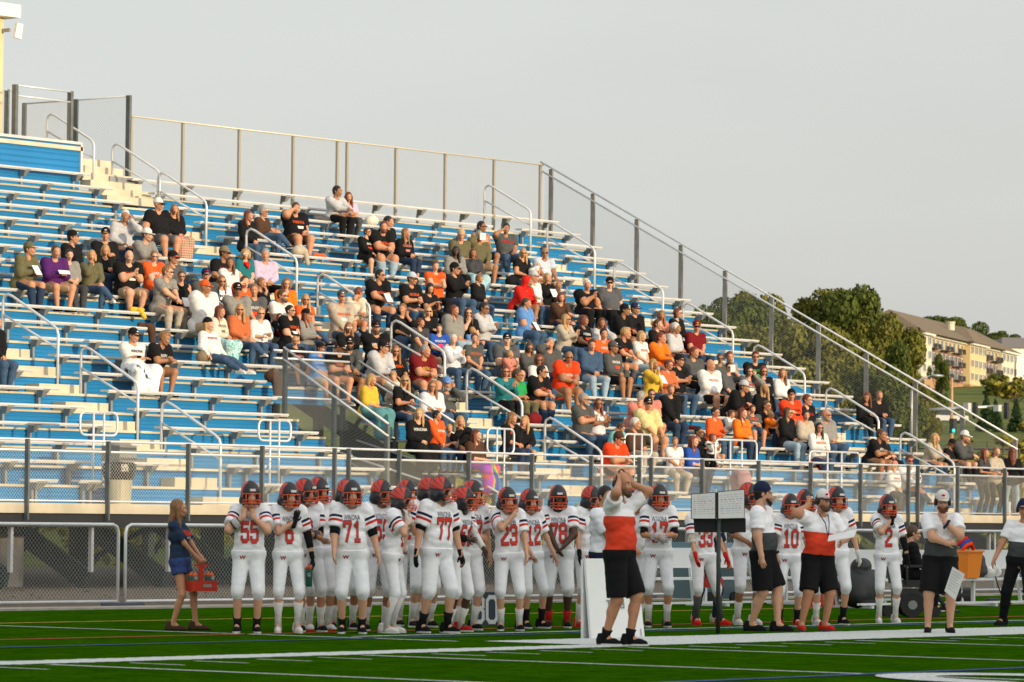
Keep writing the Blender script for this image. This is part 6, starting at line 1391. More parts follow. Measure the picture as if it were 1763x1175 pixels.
def mask_mesh():
    b = MB(); r = .0062
    def arc(z, w, d, a0=0, n=11, y0=-.055): return [(w*math.cos(t), y0-d*math.sin(t), z+.012*math.sin(t)) for t in np.linspace(math.pi*a0, math.pi*(1-a0), n)]
    b.tube(arc(.022, .117, .118), r*1.1, 6); b.tube(arc(-.052, .119, .128, .03), r, 6); b.tube(arc(-.085, .115, .130), r*1.25, 6); b.tube(arc(-.118, .10, .118, .10), r, 6)
    for x in (-.030, .030): b.tube([(x, -.182, -.05), (x*.9, -.186, -.072), (x*.8, -.166, -.106)], r, 6)
    for x in (-.088, .088): b.tube([(x, -.135, .022), (x*1.02, -.14, -.03), (x, -.145, -.076), (x*.9, -.12, -.106)], r, 6)
    for x in (-1, 1): b.tube([(x*.117, -.055, .018), (x*.121, -.03, -.03), (x*.115, -.055, -.085)], r*1.2, 6)
    return b.mesh('facemask', [mask_m], True)
def bumper_mesh():
    b = MB(); b.box(-.036, .036, -.136, -.12, .058, .084); return b.mesh('decal', [mat('decal_white', (.75, .75, .75), .4)])
def strap_mesh():
    b = MB(); b.tube([(-.09, -.06, -.105), (-.03, -.105, -.118), (.03, -.105, -.118), (.09, -.06, -.105)], .010, 6); return b.mesh('chin_strap', [mat('strap_white', (.62, .62, .62), .5)], True)
DIGS = {}
def place(px, py, px_head, top_py, std_h, rz):
    """ground point, body scale and sideways lean from where feet and crown are seen"""
    P = at_ground(px, py); D = depth_of(P); dh = (px_head-px)/FPX*D; q = P+CR*dh; h = at(1, px_head, top_py, q[1])[2] if False else (at_dist(px_head, top_py, D)[2]); s = h/std_h
    w = CR*dh/s; c, sn = math.cos(-rz), math.sin(-rz); lv = (w[0]*c-w[1]*sn, w[0]*sn+w[1]*c); return P, s, (lv[0]*1.0, lv[1]*1.0)
def player(px, py, hx, ty, rz, ht, label, num=None, g=.2, skin='l', hands=None, rib=(), glove=None, sock=('w', .22), shoe='k', sole='w', feet=None, word=True, wide=1., nod=.06, neckc=None, curl=(.45, .45), leg=1.13, **kw):
    rz, ht = math.radians(rz), math.radians(ht); P, s, tv = place(px, py, hx, ty, 1.80, rz)
    o = dict(s=s, g=g*.62, gm=1, tuck=1, slim=.008, tiltv=tv, ht=ht, nod=nod, skin=skin, hair=['n'], kind='man', top=jersey, topname='jersey', sleeve=.62, pads=1., attr=1, bot=pants_w, botname='team_trousers', leg=leg, pinf=.012, shoe=shoe, sole=sole, sock=sock, rib=list(rib), glove=glove, lean=.03, sw=.176*wide, curl=curl, neckr=.082, hfwd=.035, hz=.150, loose=.012, hc='b', **kw)
    if hands: o['hands'] = hands
    if feet: o['feet'] = feet
    J = standing_joints(o); root, so, J, (Vs, Fs, Vp, Fp) = make_person((P[0], P[1], .0), rz, J, o, label, 'players on the sideline', fine=True)
    root.scale = (.885, .93, 1.)
    M4 = Matrix.LocRotScale(Vector(J['head']), Matrix(J['headR'].tolist()).to_quaternion(), Vector((s*1.04,)*3))
    he = obj('helmet', shared('helmet', helmet_mesh), root); he.matrix_basis = M4
    mk = obj('facemask', shared('mask', mask_mesh), he); bd = obj('decal', shared('bumper', bumper_mesh), he); obj('chin_strap', shared('strap', strap_mesh), he)
    x, u, f = chest_frame(J); bvh = BVHTree.FromPolygons(Vs.tolist(), Fs.tolist()); c = J['chest']
    if word:
        V, F = text_tris('WINONA', False); V = V*np.array([.050, .095, 0])*s; lay_on('lettering', (V+np.array([0, .055*s, 0]), F), root, bvh, c, x, u, f, .008, mat_of('N'))
    if num:
        for nm, w, off, m in (('number_outline', .20, .0045, mat_of('N')), ('number', .155, .0085, mat('number_red', (.62, .04, .022), .8))):
            A = []; FF = []; tot = .6*len(num)+.28*(len(num)-1); b0 = 0
            for i, ch in enumerate(num):
                V, F = strokes(DIG[ch], w*1.25); V = [((v[0]+i*.92-tot/2)*.138*s, (v[1]-1.0)*.215*s+.030*s, v[2]) for v in V]; A += V; FF += [tuple(b0+q for q in f_) for f_ in F]; b0 += len(V)
            lay_on(nm, (A, FF), root, bvh, c, x, u, f, off, m)
    bv2 = BVHTree.FromPolygons(Vp.tolist(), Fp.tolist()); V, F = text_tris('W')
    for col, sc_, of in (('N', 1.25, .006), ('R', .95, .009)): lay_on('hip_mark', (V*np.array([.062, .05, 0])*s*sc_-np.array([.0, .015*sc_, 0])*s, F), root, bv2, J['pelvis']-np.array([.085, 0, .055])*s, np.array([1., 0, 0]), np.array([0, 0, 1.]), np.array([0, -1., 0]), of, mat_of(col))
    return root, J, s
HANG = ((.31, -.08, .90), (-.31, -.08, .90))
def H(pos, pole=None, hd=None, pn=None):
    r = [pos, pole]
    if hd is not None: r.append(hd)
    if pn is not None: r.append(pn)
    return tuple(r)
up_ = (0, 0.1, 1.); 
L0, R0 = (.31, -.08, .89), (-.31, -.08, .89)
# back rank first
player(548, 1086, 540, 822, -30, 30, 'player half hidden behind number 8, only helmet, grey-gloved arm and red-white shoe in view', None, .3, 'm', (L0, R0), word=False, shoe='w', sole='R', wide=1.05)
player(590, 1083, 595, 825, -40, 30, 'player hidden behind number 71, his helmet just above', None, .3, 't', (L0, R0), word=False)
player(702, 1078, 692, 826, -30, 35, 'player behind the two side-facing helmets, mostly hidden', '2', .2, 'l', (L0, R0), word=False)
player(724, 1080, 738, 821, -30, 45, 'player hidden directly behind number 77', None, .2, 'l', (L0, R0), word=False)
player(1283, 1076, 1284, 832, -30, 40, 'player behind the grey-shirted coach, black sleeve and white sock showing', None, .3, 't', (L0, (-.10, -.26, 1.05)), rib=(('R', 'u', .5, 1., 'k', 1.1, 'arm_sleeve'),), word=False, shoe='w')
player(1390, 1076, 1380, 843, -45, 20, 'player behind number 10, helmet turned toward the camera', None, .3, 'l', (L0, R0), word=False, shoe='w')
player(1436, 1076, 1437, 838, -40, 15, 'player behind the coach with the paper, one white glove hanging', None, .3, 'l', ((.36, -.05, .88), R0), glove={'L': 'w'}, word=False, sock=('k', .16))
player(1085, 1078, 1094, 840, -40, 25, 'player hidden behind the head coach, one bare forearm showing', None, .3, 'l', ((.26, -.20, 1.05), R0), word=False)
player(535, 1088, 511, 824, -35, 45, 'player number 8 with black elbow sleeve and grey wrist guard, arms folded', '8', .3, 'm', (H((-.06, -.25, 1.14)), H((.05, -.24, 1.10))), rib=(('L', 'u', .45, 1., 'k', 1.08, 'elbow_sleeve'), ('R', 'f', .0, .35, 'k', 1.1, 'elbow_sleeve'), ('L', 'f', .45, .95, 'X', 1.25, 'wrist_guard')), word=False, shoe='k')
player(645, 1086, 656, 826, -32, 40, 'broad player with a large red 5, helmet turned right, hand on his hip', '55', .5, 't', (H((.16, -.22, 1.02)), R0), wide=1.05)
player(800, 1085, 812, 827, -25, 25, 'player behind number 51 with black wristband held across his chest', '33', .3, 'l', (H((.33, -.08, .90)), H((.02, -.28, 1.12))), rib=(('R', 'f', .5, .95, 'k', 1.3, 'wristband'),), skin2=0)
player(1008, 1080, 1014, 837, -20, 25, 'player with black glove and red shoes left of the white sandwich board', '2', .2, 'l', ((.30, -.08, .88), (-.25, -.2, .92)), glove='k', shoe='R', sole='R', word=False)
player(918, 1082, 897, 842, -22, 10, 'slim player number 12 behind number 23, both arms hanging', '12', .1, 'l', ((.30, -.12, .90), (-.2, -.25, .96)), sock=('k', .18))
# front rank
player(425, 1090, 430, 829, -48, 12, 'stout player number 55 at the left end holding his collar, silver wrist guard', '55', .65, 'l', (H((.06, -.20, 1.38), (.8, -.4, -1), (-.1, .1, 1.), (0, 1, 0)), H((-.07, -.21, 1.38), (-.9, -.3, -1), (.1, .1, 1.), (0, 1, 0))), rib=(('R', 'f', .30, .72, 'k', 1.35, 'wrist_guard'), ('R', 'f', .36, .68, 'q', 1.42, 'guard_plate')), sock=('k', .10), wide=1.06, curl=(.6, .6))
player(495, 1090, 493, 831, -42, 18, 'player number 6 in white shoes with a black glove at his chest', '6', .15, 'l', (H((.33, -.02, .88)), H((.05, -.22, 1.33), (-.9, -.2, -1), (.3, 0, 1.), (0, 1, 0))), glove='k', rib=(('L', 'f', -.25, .55, 'k', 1.2, 'elbow_sleeve'),), shoe='w', sock=('w', .30))
player(606, 1091, 600, 827, -48, 12, 'stout player number 71 standing square with both arms hanging', '71', .75, 'l', ((.34, -.06, .90), (-.26, -.26, .92)), rib=(('L', 'u', .55, 1.02, 'k', 1.18, 'arm_sleeve'), ('R', 'u', .55, 1.02, 'k', 1.18, 'arm_sleeve')), sock=('k', .10), wide=1.08)
player(668, 1090, 686, 838, 22, 10, 'slim player seen from the side, all in white, glove raised to his facemask', '1', -.05, 'l', (H((.02, -.27, 1.42), (.6, -.5, -1), (0, .1, 1.), (0, 1, 0)), H((-.05, -.26, 1.40), (-.7, -.5, -1), (0, .1, 1.), (0, 1, 0))), glove='w', shoe='w', sock=('w', .40), sleeve2=0)
player(748, 1090, 752, 820, -14, 45, 'tall heavy player number 77 looking right, black sleeves and black gloves', '77', .75, 'l', ((.34, -.10, .90), (-.33, -.02, .88)), rib=(('R', 'u', .5, .9, 'k', 1.22, 'arm_sleeve'), ('L', 'u', .5, .9, 'k', 1.2, 'arm_sleeve')), glove='k', sock=('k', .16), feet=((.16, -.05, .3), (-.15, .08, -.1)), wide=1.06)
player(782, 1088, 792, 838, 0, 30, 'dark-skinned player number 51 with a white arm sleeve reaching forward', '51', .15, 'd', (H((.10, -.42, 1.02), (.3, .5, -1)), H((-.08, -.28, 1.15), (-.8, -.1, -1))), rib=(('L', 'u', .5, 1., 'w', 1.1, 'arm_sleeve'), ('L', 'f', 0, .95, 'w', 1.1, 'arm_sleeve'), ('R', 'f', .5, .9, 'k', 1.25, 'wristband')), shoe='r', sole='w')
player(878, 1086, 866, 839, -46, 18, 'player number 23 with his fist at his chin', '23', .3, 'l', (H((.20, -.24, .95)), H((.02, -.22, 1.46), (-.9, -.3, -1), (0, .1, 1.), (0, 1, 0))), curl=(.6, 1.1), sock=('w', .2))
player(960, 1081, 957, 836, -50, 8, 'big dark-skinned player number 78 with hands joined in front', '78', .85, 'd', (H((.06, -.30, 1.03), (1, .1, -.4)), H((-.03, -.32, .99), (-1, .1, -.4))), sock=('r', .14), wide=1.1)
player(1132, 1080, 1132, 834, -50, 15, 'player number 17 with silver gloves clasped at his stomach', '17', .25, 'm', (H((.01, -.27, 1.15), (1, .2, -.8)), H((-.02, -.28, 1.12), (-1, .2, -.8))), glove='q', rib=(('L', 'u', .5, 1., 'k', 1.12, 'arm_sleeve'), ('R', 'u', .5, 1., 'k', 1.12, 'arm_sleeve')), sock=('w', .22))
player(1214, 1077, 1198, 850, -30, 30, 'player number 33 in red gloves and red shoes behind the signal boards', '33', .2, 'l', ((.33, -.1, .88), (-.27, -.22, .92)), glove='R', shoe='R', sole='R', sock=('G', .33), rib=(('R', 'u', .6, 1., 'c', 1.1, 'arm_sleeve'), ('R', 'f', 0, .2, 'c', 1.2, 'arm_sleeve')), feet=((.26, 0, .5), (-.16, 0, -.1)))
player(1357, 1079, 1360, 851, -50, 12, 'player number 10 with a clear visor and silver gloves', '10', .15, 'l', (L0, (-.26, -.22, .94)), glove='q', sock=('k', .16), shoe='R', sole='w')
player(1527, 1073, 1524, 852, -45, 12, 'player number 2 with a black glove at his mouth and white shoes', '2', .15, 'l', ((.33, -.04, .88), H((.02, -.22, 1.45), (-.9, -.3, -1), (.1, .1, 1.), (0, 1, 0))), glove='k', rib=(('L', 'f', -.2, .6, 'k', 1.2, 'elbow_sleeve'),), shoe='w', sock=('w', .28))
def adult(px, py, hx, ty, rz, ht, label, o, cat_h=1.785):
    o.setdefault('tuck', 1)
    rz, ht = math.radians(rz), math.radians(ht); P, s, tv = place(px, py, hx, ty, cat_h, rz); d = dict(s=s, tiltv=tv, ht=ht, neckr=.072, lean=.02); d.update(o); J = standing_joints(d)
    r = make_person((P[0], P[1], 0), rz, J, d, label, None, fine=True)
    if d.get('g', 0) > .35: r[0].scale = (.93, .95, 1.)
    return r, s
HS = dict(headset=1)
C1 = adult(1062, 1112, 1070, 812, 8, -6, 'bald bearded coach in white and red polo with both hands raised to his headset', dict(g=.42, hair=['n', 'r'], hc='b', skin='m', top=polo_red_high, attr=1, sleeve=.6, bot='k', botname='shorts', leg=1.0, baggy=.03, headset=1, shoe='k', sole='w', sock=('k', .09), lean=-.04, topname='polo_shirt',
    hands=(H((.14, -.10, 1.66), (1.0, -.5, .1), (-.4, .2, .8), (0, 1, 0)), H((-.14, -.08, 1.66), (-1.0, -.6, .1), (.4, .2, .8), (0, 1, 0))), feet=((.07, -.12, .3), (-.05, .12, .0))))
C2 = adult(1316, 1087, 1303, 833, 18, 18, 'coach in white and dark grey polo and black shorts, shouting to the right', dict(g=.6, hair=['s', 'r'], hc='d', skin='l', top=polo_grey, attr=1, sleeve=.62, bot='k', botname='shorts', leg=1.0, baggy=.04, cap='n', brim='w', logo='w', shoe='k', sole='k', topname='polo_shirt',
    hands=((.30, -.05, .92), (-.33, -.05, .90)), feet=((.05, -.16, .2), (-.06, .16, .0)), rib=[('L', 'f', .86, .97, 'k', 1.3, 'watch')]))
C3 = adult(1402, 1087, 1418, 846, -28, 5, 'bearded coach in white and red polo holding a white sheet, hand on his headset', dict(g=.65, hair=['s', 'r'], hc='b', skin='m', top=polo_red, attr=1, sleeve=.62, bot='k', botname='shorts', leg=1.0, baggy=.04, cap='w', brim='n', logo='R', headset=1, shoe='R', sole='X', topname='polo_shirt',
    hands=(H((.24, -.32, 1.14), (1, .2, -.8)), H((-.15, -.07, 1.60), (-1.2, -.5, -.1), (.3, .2, .9), (0, 1, 0))), feet=((.16, 0, .25), (-.20, .0, -.35))))
C4 = adult(1615, 1090, 1624, 848, -55, 5, 'red-bearded coach in white cap and dark grey polo with a hand at his chin', dict(g=.75, hair=['s', 'r'], hc='r', skin='l', top=polo_grey, attr=1, sleeve=.62, bot='k', botname='shorts', leg=1.0, baggy=.045, cap='w', brim='w', logo='R', headset=1, spec=1, shoe='k', sole='k', topname='polo_shirt',
    hands=(H((.07, -.24, 1.40), (.9, -.4, -1), (-.1, .1, 1.), (0, 1, 0)), H((.10, -.34, 1.14), (-1, -.1, -.8), (1, .1, .1), (0, 1, 0))), feet=((.16, 0, .2), (-.14, 0, -.1)), curl=(.9, .6), rib=[('L', 'f', .82, .94, 'n', 1.35, 'watch')]))
adult(1752, 1078, 1768, 862, -75, 10, 'man in white shirt, black trousers and headset at the right picture edge', dict(g=.3, hair=['s'], hc='d', skin='m', top=polo_grey, attr=1, sleeve=.6, bot='k', leg=2., cap='n', headset=1, shoe='k', sole='k', hands=((.3, -.1, .9), (-.3, -.15, .95)), feet=((.2, -.05, .3), (-.25, .1, -.3))))
adult(1036, 1086, 1036, 838, 12, -25, 'dark-haired staff man in plain white tee behind the head coach, looking away', dict(g=.3, hair=['s'], hc='d', skin='m', top='W', sleeve=.75, bot='n', leg=2., loose=.03, shoe='k', sole='w', hands=((.16, -.36, 1.02), (-.16, -.36, .98))))
LADY, ls = adult(316, 1086, 293, 860, 24, 12, 'girl with long blonde hair, navy tee and denim shorts carrying a red bottle rack', dict(fem=1, g=.05, hair=['L'], hc='a', skin='m', top='J', sleeve=.7, bot=mat('denim_blue', (.03, .06, .20), .9, 0, .3, 20, .4, 10), leg=.38, baggy=.05, shoe='z', sole='k', topname='shirt',
    hands=(H((.05, -.33, .84), (.8, .4, -.6)), H((-.02, -.31, .84), (-.8, .4, -.6))), feet=((.12, -.13, .5), (-.12, .12, .1)), curl=(1.2, 1.2)))
adult(1216, 1071, 1222, 872, -25, 20, 'person in navy leggings and pale shoes hidden behind number 33, carrying a bottle rack', dict(fem=1, g=.1, hair=['p'], hc='b', skin='m', top='n', sleeve=.6, bot='n', leg=1.98, shoe='c', sole='w', hands=((.33, -.15, .86), (-.3, -.1, .9)), feet=((.16, 0, .3), (-.2, 0, -.2)), curl=(1.2, .5)))
# ================================================================ OBJECTS
def loc_world(root, p): return Matrix.Translation(root.location) @ Matrix.Rotation(root.rotation_euler[2], 4, 'Z') @ Vector(p)
red_pl = mat('red_plastic', (.55, .03, .012), .4); teal_b = mat('bottle_green', (.005, .11, .07), .35); org_cap = mat('cap_orange', (.75, .13, .02), .45); white_p = mat('white_print', (.75, .75, .75), .6); paper_m = mat('paper', (.72, .72, .70), .8, 0, .06, 12); ink = mat('ink_grey', (.18, .18, .2), .8); inkr = mat('ink_red', (.5, .05, .05), .8); inkb = mat('ink_blue', (.06, .1, .4), .8)
def bottle(parent, p, s=1.):
    b = MB(); b.lathe([(.036, 0), (.038, .02), (.036, .07), (.038, .12), (.036, .165), (.024, .18)], p, 12); bo = b.build('bottle', teal_b, parent, smooth=True)
    c = MB(); c.lathe([(.034, .168), (.034, .195), (.016, .20), (.012, .225)], p, 10); c.build('bottle_cap', org_cap, bo, smooth=True)
def rack(P, rz, label, n=(3, 2)):
    r = empty('bottle_rack', P, rz); tag(r, label, 'bottle rack', 'racks of green bottles'); w, d = .17, .10
    b = MB()
    for (x0, x1, y0, y1) in ((-w, w, -d, -d+.008), (-w, w, d-.008, d), (-w, -w+.008, -d+.0085, d-.0085), (w-.008, w, -d+.0085, d-.0085)): b.box(x0, x1, y0, y1, 0, .13)
    b.box(-w+.0085, w-.0085, -d+.0085, d-.0085, 0, .01); b.build('tray', red_pl, r)
    b = MB(); b.box(-.03, .03, -.008, .008, .011, .30); b.box(-.09, .09, -.012, .012, .301, .33); b.build('handle', red_pl, r); b = MB(); b.box(-.02, .09, -d-.003, -d-.0005, .05, .085); b.build('emblem', mat('emblem_grey', (.25, .3, .28), .6), r)
    for i in range(n[0]):
        for j in range(n[1]):
            if abs(i-1) < .5 and n[0] == 3: bottle(r, (0+.0, (-.055, .055)[j], .012)) if 0 else None
            else: bottle(r, ((-.115, 0, .115)[i], (-.05, .05)[j], .012))
    g = MB(); V, F = text_tris('G')
    for x in (-.115, .115): g.raw([(v[0]*.05+x, -.0895, v[1]*.05+.145) for v in V], F)
    g.build('lettering', white_p, r); return r
hp = loc_world(LADY[0], (np.array(LADY[2]['wL'])+np.array(LADY[2]['wR']))/2+np.array([0, -.03, -.10])); rack((hp[0], hp[1], hp[2]-.31), math.radians(-20), 'red bottle rack with green bottles carried by the blonde girl')
q = at_ground(1243, 1077); rack((q[0]+.1, q[1]+.3, .50), math.radians(-30), 'red bottle rack hanging behind the pole of the signal boards')
_J = LADY[2]; _x, _u, _f = chest_frame(_J); _bv = BVHTree.FromPolygons(LADY[3][0].tolist(), LADY[3][1].tolist()); V, F = text_tris('WINONA'); lay_on('lettering', (V*np.array([.055, .10, 0]), F), LADY[0], _bv, _J['chest']+_u*.0, _x, _u, _f, .010, mat_of('a'))
V, F = text_tris('NATION'); lay_on('lettering', (V*np.array([.03, .04, 0])-np.array([0, .04, 0]), F), LADY[0], _bv, _J['chest'], _x, _u, _f, .010, mat_of('w'))
# bottle in the hand of number 6
q = at_ground(527, 1088); z = at_dist(527, 1010, depth_of(q))[2]; r = empty('water_bottle', (q[0]-.1, q[1]-.12, z), 0); bottle(r, (0, 0, 0)); tag(r, 'green bottle with white letters held by player number 6', 'bottle'); r.scale = (1.15, 1.15, 1.25)
b = MB(); V, F = text_tris('G'); b.raw([(v[0]*.05, -.0395, v[1]*.05+.10) for v in V], F); o = b.build('lettering', white_p, r); o.rotation_euler = (0, 0, math.radians(-50))
# white sandwich board
def sandwich_board():
    a = at_ground(1018, 1100); c = at_ground(1110, 1097); a[2] = c[2] = 0; D = (depth_of(a)+depth_of(c))/2; t1 = at_dist(1008, 962, depth_of(a)+.25); t2 = at_dist(1096, 962, depth_of(c)+.25)
    r = empty('sandwich_board', tuple((a+c)/2), 0); o = (a+c)/2; tag(r, 'white sandwich board with upside-down grey letters behind the head coach', 'sandwich board')
    dv = (c-a)/np.linalg.norm(c-a); nn = nrm(np.cross(dv, t1-a)); nn = nn if nn@CF < 0 else -nn; th = nn*.03
    b = MB(); b.quadbox([a-o, c-o, c-o-th*1.0, a-o-th*1.0, t1-o, t2-o, t2-o-th, t1-o-th]); b.build('panel', mat('board_white', (.74, .75, .73), .5, 0, .03, 3), r)
    bk = -nn*.12; bk[2] = 0; b = MB(); b.quadbox([a-o+bk, c-o+bk, c-o+bk-th, a-o+bk-th, t1-o-th*1.2, t2-o-th*1.2, t2-o-th*2.2, t1-o-th*2.2]); b.build('rear_panel', mat('board_white', (.74, .75, .73), .5, 0, .03, 3), r)
    upv = nrm((t1+t2)/2-(a+c)/2); V, F = text_tris('FINAL'); H_ = np.linalg.norm(t1-a); cen = (a+c)/2+upv*H_*.475-o+nn*.006
    b = MB(); b.raw([cen-dv*v[0]*.15-upv*v[1]*.15 for v in V], F); b.build('lettering', mat('letter_grey', (.22, .22, .22), .7), r)
    V, F = text_tris('1'); cen = c-dv*.08+upv*.10-o+nn*.006; b = MB(); b.raw([cen-dv*v[0]*.12-upv*v[1]*.12 for v in V], F); b.build('lettering', mat('letter_grey', (.22, .22, .22), .7), r)
sandwich_board()
# signal boards on a pole
def signal_boards():
    p = at_ground(1236, 1091); D = depth_of(p); r = empty('signal_board_stand', tuple(p)); o = p; tag(r, 'two white signal boards on a dark pole with a black skirt', 'signal boards')
    def W(px, py, dd=0.): return at_dist(px, py, D+dd)-o
    b = MB(); b.tube([(0, 0, 0), (0, 0, W(1236, 860)[2])], .028, 8); b.build('pole', mat('pole_green', (.025, .035, .03), .5), r, smooth=True)
    b = MB(); b.lathe([(.2, 0), (.2, .015), (.04, .03)], (0, 0, 0), 16)
    for (x0, y0, x1, y1, x2, y2, x3, y3) in ((1191, 852, 1231, 849, 1231, 893, 1191, 893), (1237, 848, 1281, 844, 1281, 892, 1237, 893)):
        q = [W(x0, y0), W(x1, y1), W(x2, y2), W(x3, y3)]; bk = CF*.03; b = MB(); b.quadbox([q[3], q[2], q[2]+bk, q[3]+bk, q[0], q[1], q[1]+bk, q[0]+bk]); pb = b.build('board', paper_m, r)
        e = MB(); g = CF*.034; 
        def ex(a, k): c_ = sum(q)/4; return c_+(a-c_)*k+g
        qq = [ex(v, 1.06) for v in q]; e.quadbox([qq[3], qq[2], qq[2]+bk*.5, qq[3]+bk*.5, qq[0], qq[1], qq[1]+bk*.5, qq[0]+bk*.5]); e.build('board_rim', black_m, pb)
        rr = random.Random(x0)
        for i in range(9):
            t = .12+.085*i; A = q[0]+(q[3]-q[0])*t; B = q[1]+(q[2]-q[1])*t; l = MB(); n_ = 0
            s0 = .08
            while s0 < .9:
                w = rr.uniform(.04, .16); a_ = A+(B-A)*s0-CF*.003; b_ = A+(B-A)*min(.93, s0+w)-CF*.003; dn = (q[3]-q[0])*.02; l.raw([a_, b_, b_+dn, a_+dn], [(0, 3, 2, 1)]); s0 += w+rr.uniform(.03, .08)
            l.build('printed_line', inkr if i in (3,) and x0 < 1200 else inkb if i % 4 == 2 else mat('ink_pale', (.42, .43, .48), .8), pb)
    q = [W(1194, 894, .07), W(1284, 893, .07), W(1284, 917, .07), W(1196, 917, .07)]; bk = CF*.05; b = MB(); b.quadbox([q[3], q[2], q[2]+bk, q[3]+bk, q[0], q[1], q[1]+bk, q[0]+bk]); b.build('skirt', mat('black_cloth', (.008, .008, .009), .9), r)
    b = MB(); a_ = W(1226, 852, .03); c_ = W(1240, 848, .03); b.quadbox([W(1231.5, 893, .01), W(1236.5, 893, .01), W(1236.5, 893, .06), W(1231.5, 893, .06), W(1231.5, 848, .01), W(1236.5, 848, .01), W(1236.5, 848, .06), W(1231.5, 848, .06)]); b.build('hinge', black_m, r)
signal_boards()
# 30 marker
def marker():
    p = at_ground(834, 1077); r = empty('yard_marker', tuple(p), math.radians(-48)); tag(r, 'dark blue wedge yard marker with a white 30 on the turf', 'yard marker'); m = mat('marker_blue', (.03, .05, .075), .6)
    b = MB(); b.quadbox([(-.20, -.14, 0), (.20, -.14, 0), (.20, .14, 0), (-.20, .14, 0), (-.16, -.05, .44), (.19, -.05, .44), (.19, .05, .44), (-.16, .05, .44)]); b.build('body', m, r)
    up = nrm((0, .09, .44)); A = []; F_ = []; b0 = 0
    for i, ch in enumerate('30'):
        V, F = strokes(DIG[ch], .17); V = [((v[0]+i*.85-.72)*.21, -.14+.205*0+.012+up[1]*(v[1]*.33+.05)-.018-.0006*v[2], up[2]*(v[1]*.33+.05)) for v in V]; A += V; F_ += [tuple(b0+q for q in f) for f in F]; b0 += len(V)
    b = MB(); b.raw(A, F_); b.build('lettering', white_p, r)
marker()
# team benches
def bench(x0, x1, y, label):
    r = empty('team_bench', (x0, y, 0)); tag(r, label, 'bench', 'aluminium team benches'); m = mat('bench_white', (.70, .71, .72), .45, .2, .05, 2); L = x1-x0
    b = MB(); b.box(0, L, -.02, .27, .43, .47); b.build('seat', m, r); b = MB(); b.box(0, L, .36, .385, .62, .95); b.build('backrest', m, r); b = MB(); b.box(0, L, -.36, -.28, .05, .085); b.build('foot_rest', m, r)
    n = int(L/2)
    for i in range(n+1):
        x = .3+(L-.6)*i/max(1, n); b = MB(); b.box(x-.03, x+.03, -.40, .45, 0, .045); b.box(x-.025, x+.025, .05, .11, .045, .429); b.bar((x, .30, .045), (x, .40, .75), .05, .05); b.build('leg', m, r)
bq = at_ground(1130, 1045); bench(bq[0]-1.2, bq[0]+6.5, bq[1], 'white aluminium bench behind numbers 17 and 33')
bq = at_ground(1690, 1043); bench(bq[0]-4.3, bq[0]+4, bq[1], 'white aluminium bench carrying the orange bucket at the right')
def on_seat(px, y): return at(1, px, 970, y)[0]
by = bq[1]
def bucket():
    x = on_seat(1671, by); r = empty('bucket', (x, by+.10, .471)); tag(r, 'big orange tub on the bench full of coloured gear', 'tub'); om = mat('tub_orange', (.78, .22, .012), .45)
    b = MB(); V = [(-.19, -.16, 0), (.19, -.16, 0), (.19, .16, 0), (-.19, .16, 0), (-.24, -.2, .46), (.24, -.2, .46), (.24, .2, .46), (-.24, .2, .46)]; b.raw(V, [(0, 3, 2, 1), (0, 1, 5, 4), (1, 2, 6, 5), (2, 3, 7, 6), (3, 0, 4, 7)]); b.raw([(v[0]*.95, v[1]*.95, v[2]+.006) for v in V], [(0, 1, 2, 3), (0, 4, 5, 1), (1, 5, 6, 2), (2, 6, 7, 3), (3, 7, 4, 0)]); b.build('wall', om, r)
    b = MB(); b.box(-.26, .26, -.22, -.2, .44, .475); b.box(-.26, .26, .2, .22, .44, .475); b.box(-.26, -.241, -.2, .2, .44, .475); b.box(.241, .26, -.2, .2, .44, .475); b.build('rim', om, r)
    for i, (c, h0, w) in enumerate(((('a'), .47, .2), ('b', .52, .18), ('e', .48, .12), ('R', .56, .19))):
        b = MB(); b.tube([(-w, -.05+.03*i, h0), (-w*.5, -.08+.03*i, h0+.09), (w*.4, -.06+.03*i, h0+.12), (w, -.03+.03*i, h0+.03)], .035, 8); o = b.build('strap_gear', mat_of(c), None, smooth=True); o.location = r.location; tag(o, ['orange padded strap in the orange tub, lowest of the heap', 'blue padded strap in the orange tub', 'beige padded strap in the orange tub', 'red padded strap on top of the heap in the orange tub'][i], 'strap', 'straps in the orange tub')
bucket()
def blob_obj(name, label, cat, prims, col, loc, rz=0, h=.02, group=None, rough=.8):
    V, F = sdf(prims, h, .04); m = mat_of(col) if isinstance(col, str) else col; o = obj(name, fast_mesh(name, V, F, [m]), None, None, loc, (0, 0, rz)); tag(o, label, cat, group); return o
x = on_seat(1694, by); blob_obj('backpack', 'grey backpack on the bench right of the orange tub', 'backpack', [((0, 0, .12), (0, 0, .30), .13, .11, None, 1), ((0, -.1, .1), (0, -.1, .16), .07, .06, None, 1)], 'X', (x, by+.1, .48))
x = on_seat(1717, by); blob_obj('cloth_bundle', 'white cloth bundle lying on the bench before the backrest', 'bundle', [((-.12, 0, .09), (.14, 0, .10), .10, .09, None, 1), ((0, -.05, .15), (.05, 0, .16), .08, .07, None, 1)], 'w', (x, by+.1, .475))
b = MB(); x = on_seat(1727, by); b.tube([(x-.3, by-.03, .50), (x-.25, by-.05, .35), (x-.12, by-.05, .16), (x-.05, by-.06, .30), (x-.02, by-.04, .48), (x+.1, by-.06, .2), (x+.25, by-.06, .30), (x+.22, by-.03, .55)], .012, 5); o = b.build('cable', black_m, smooth=True); tag(o, 'black cable hanging over the front of the right bench', 'cable')
gy = at_ground(1480, 1047)
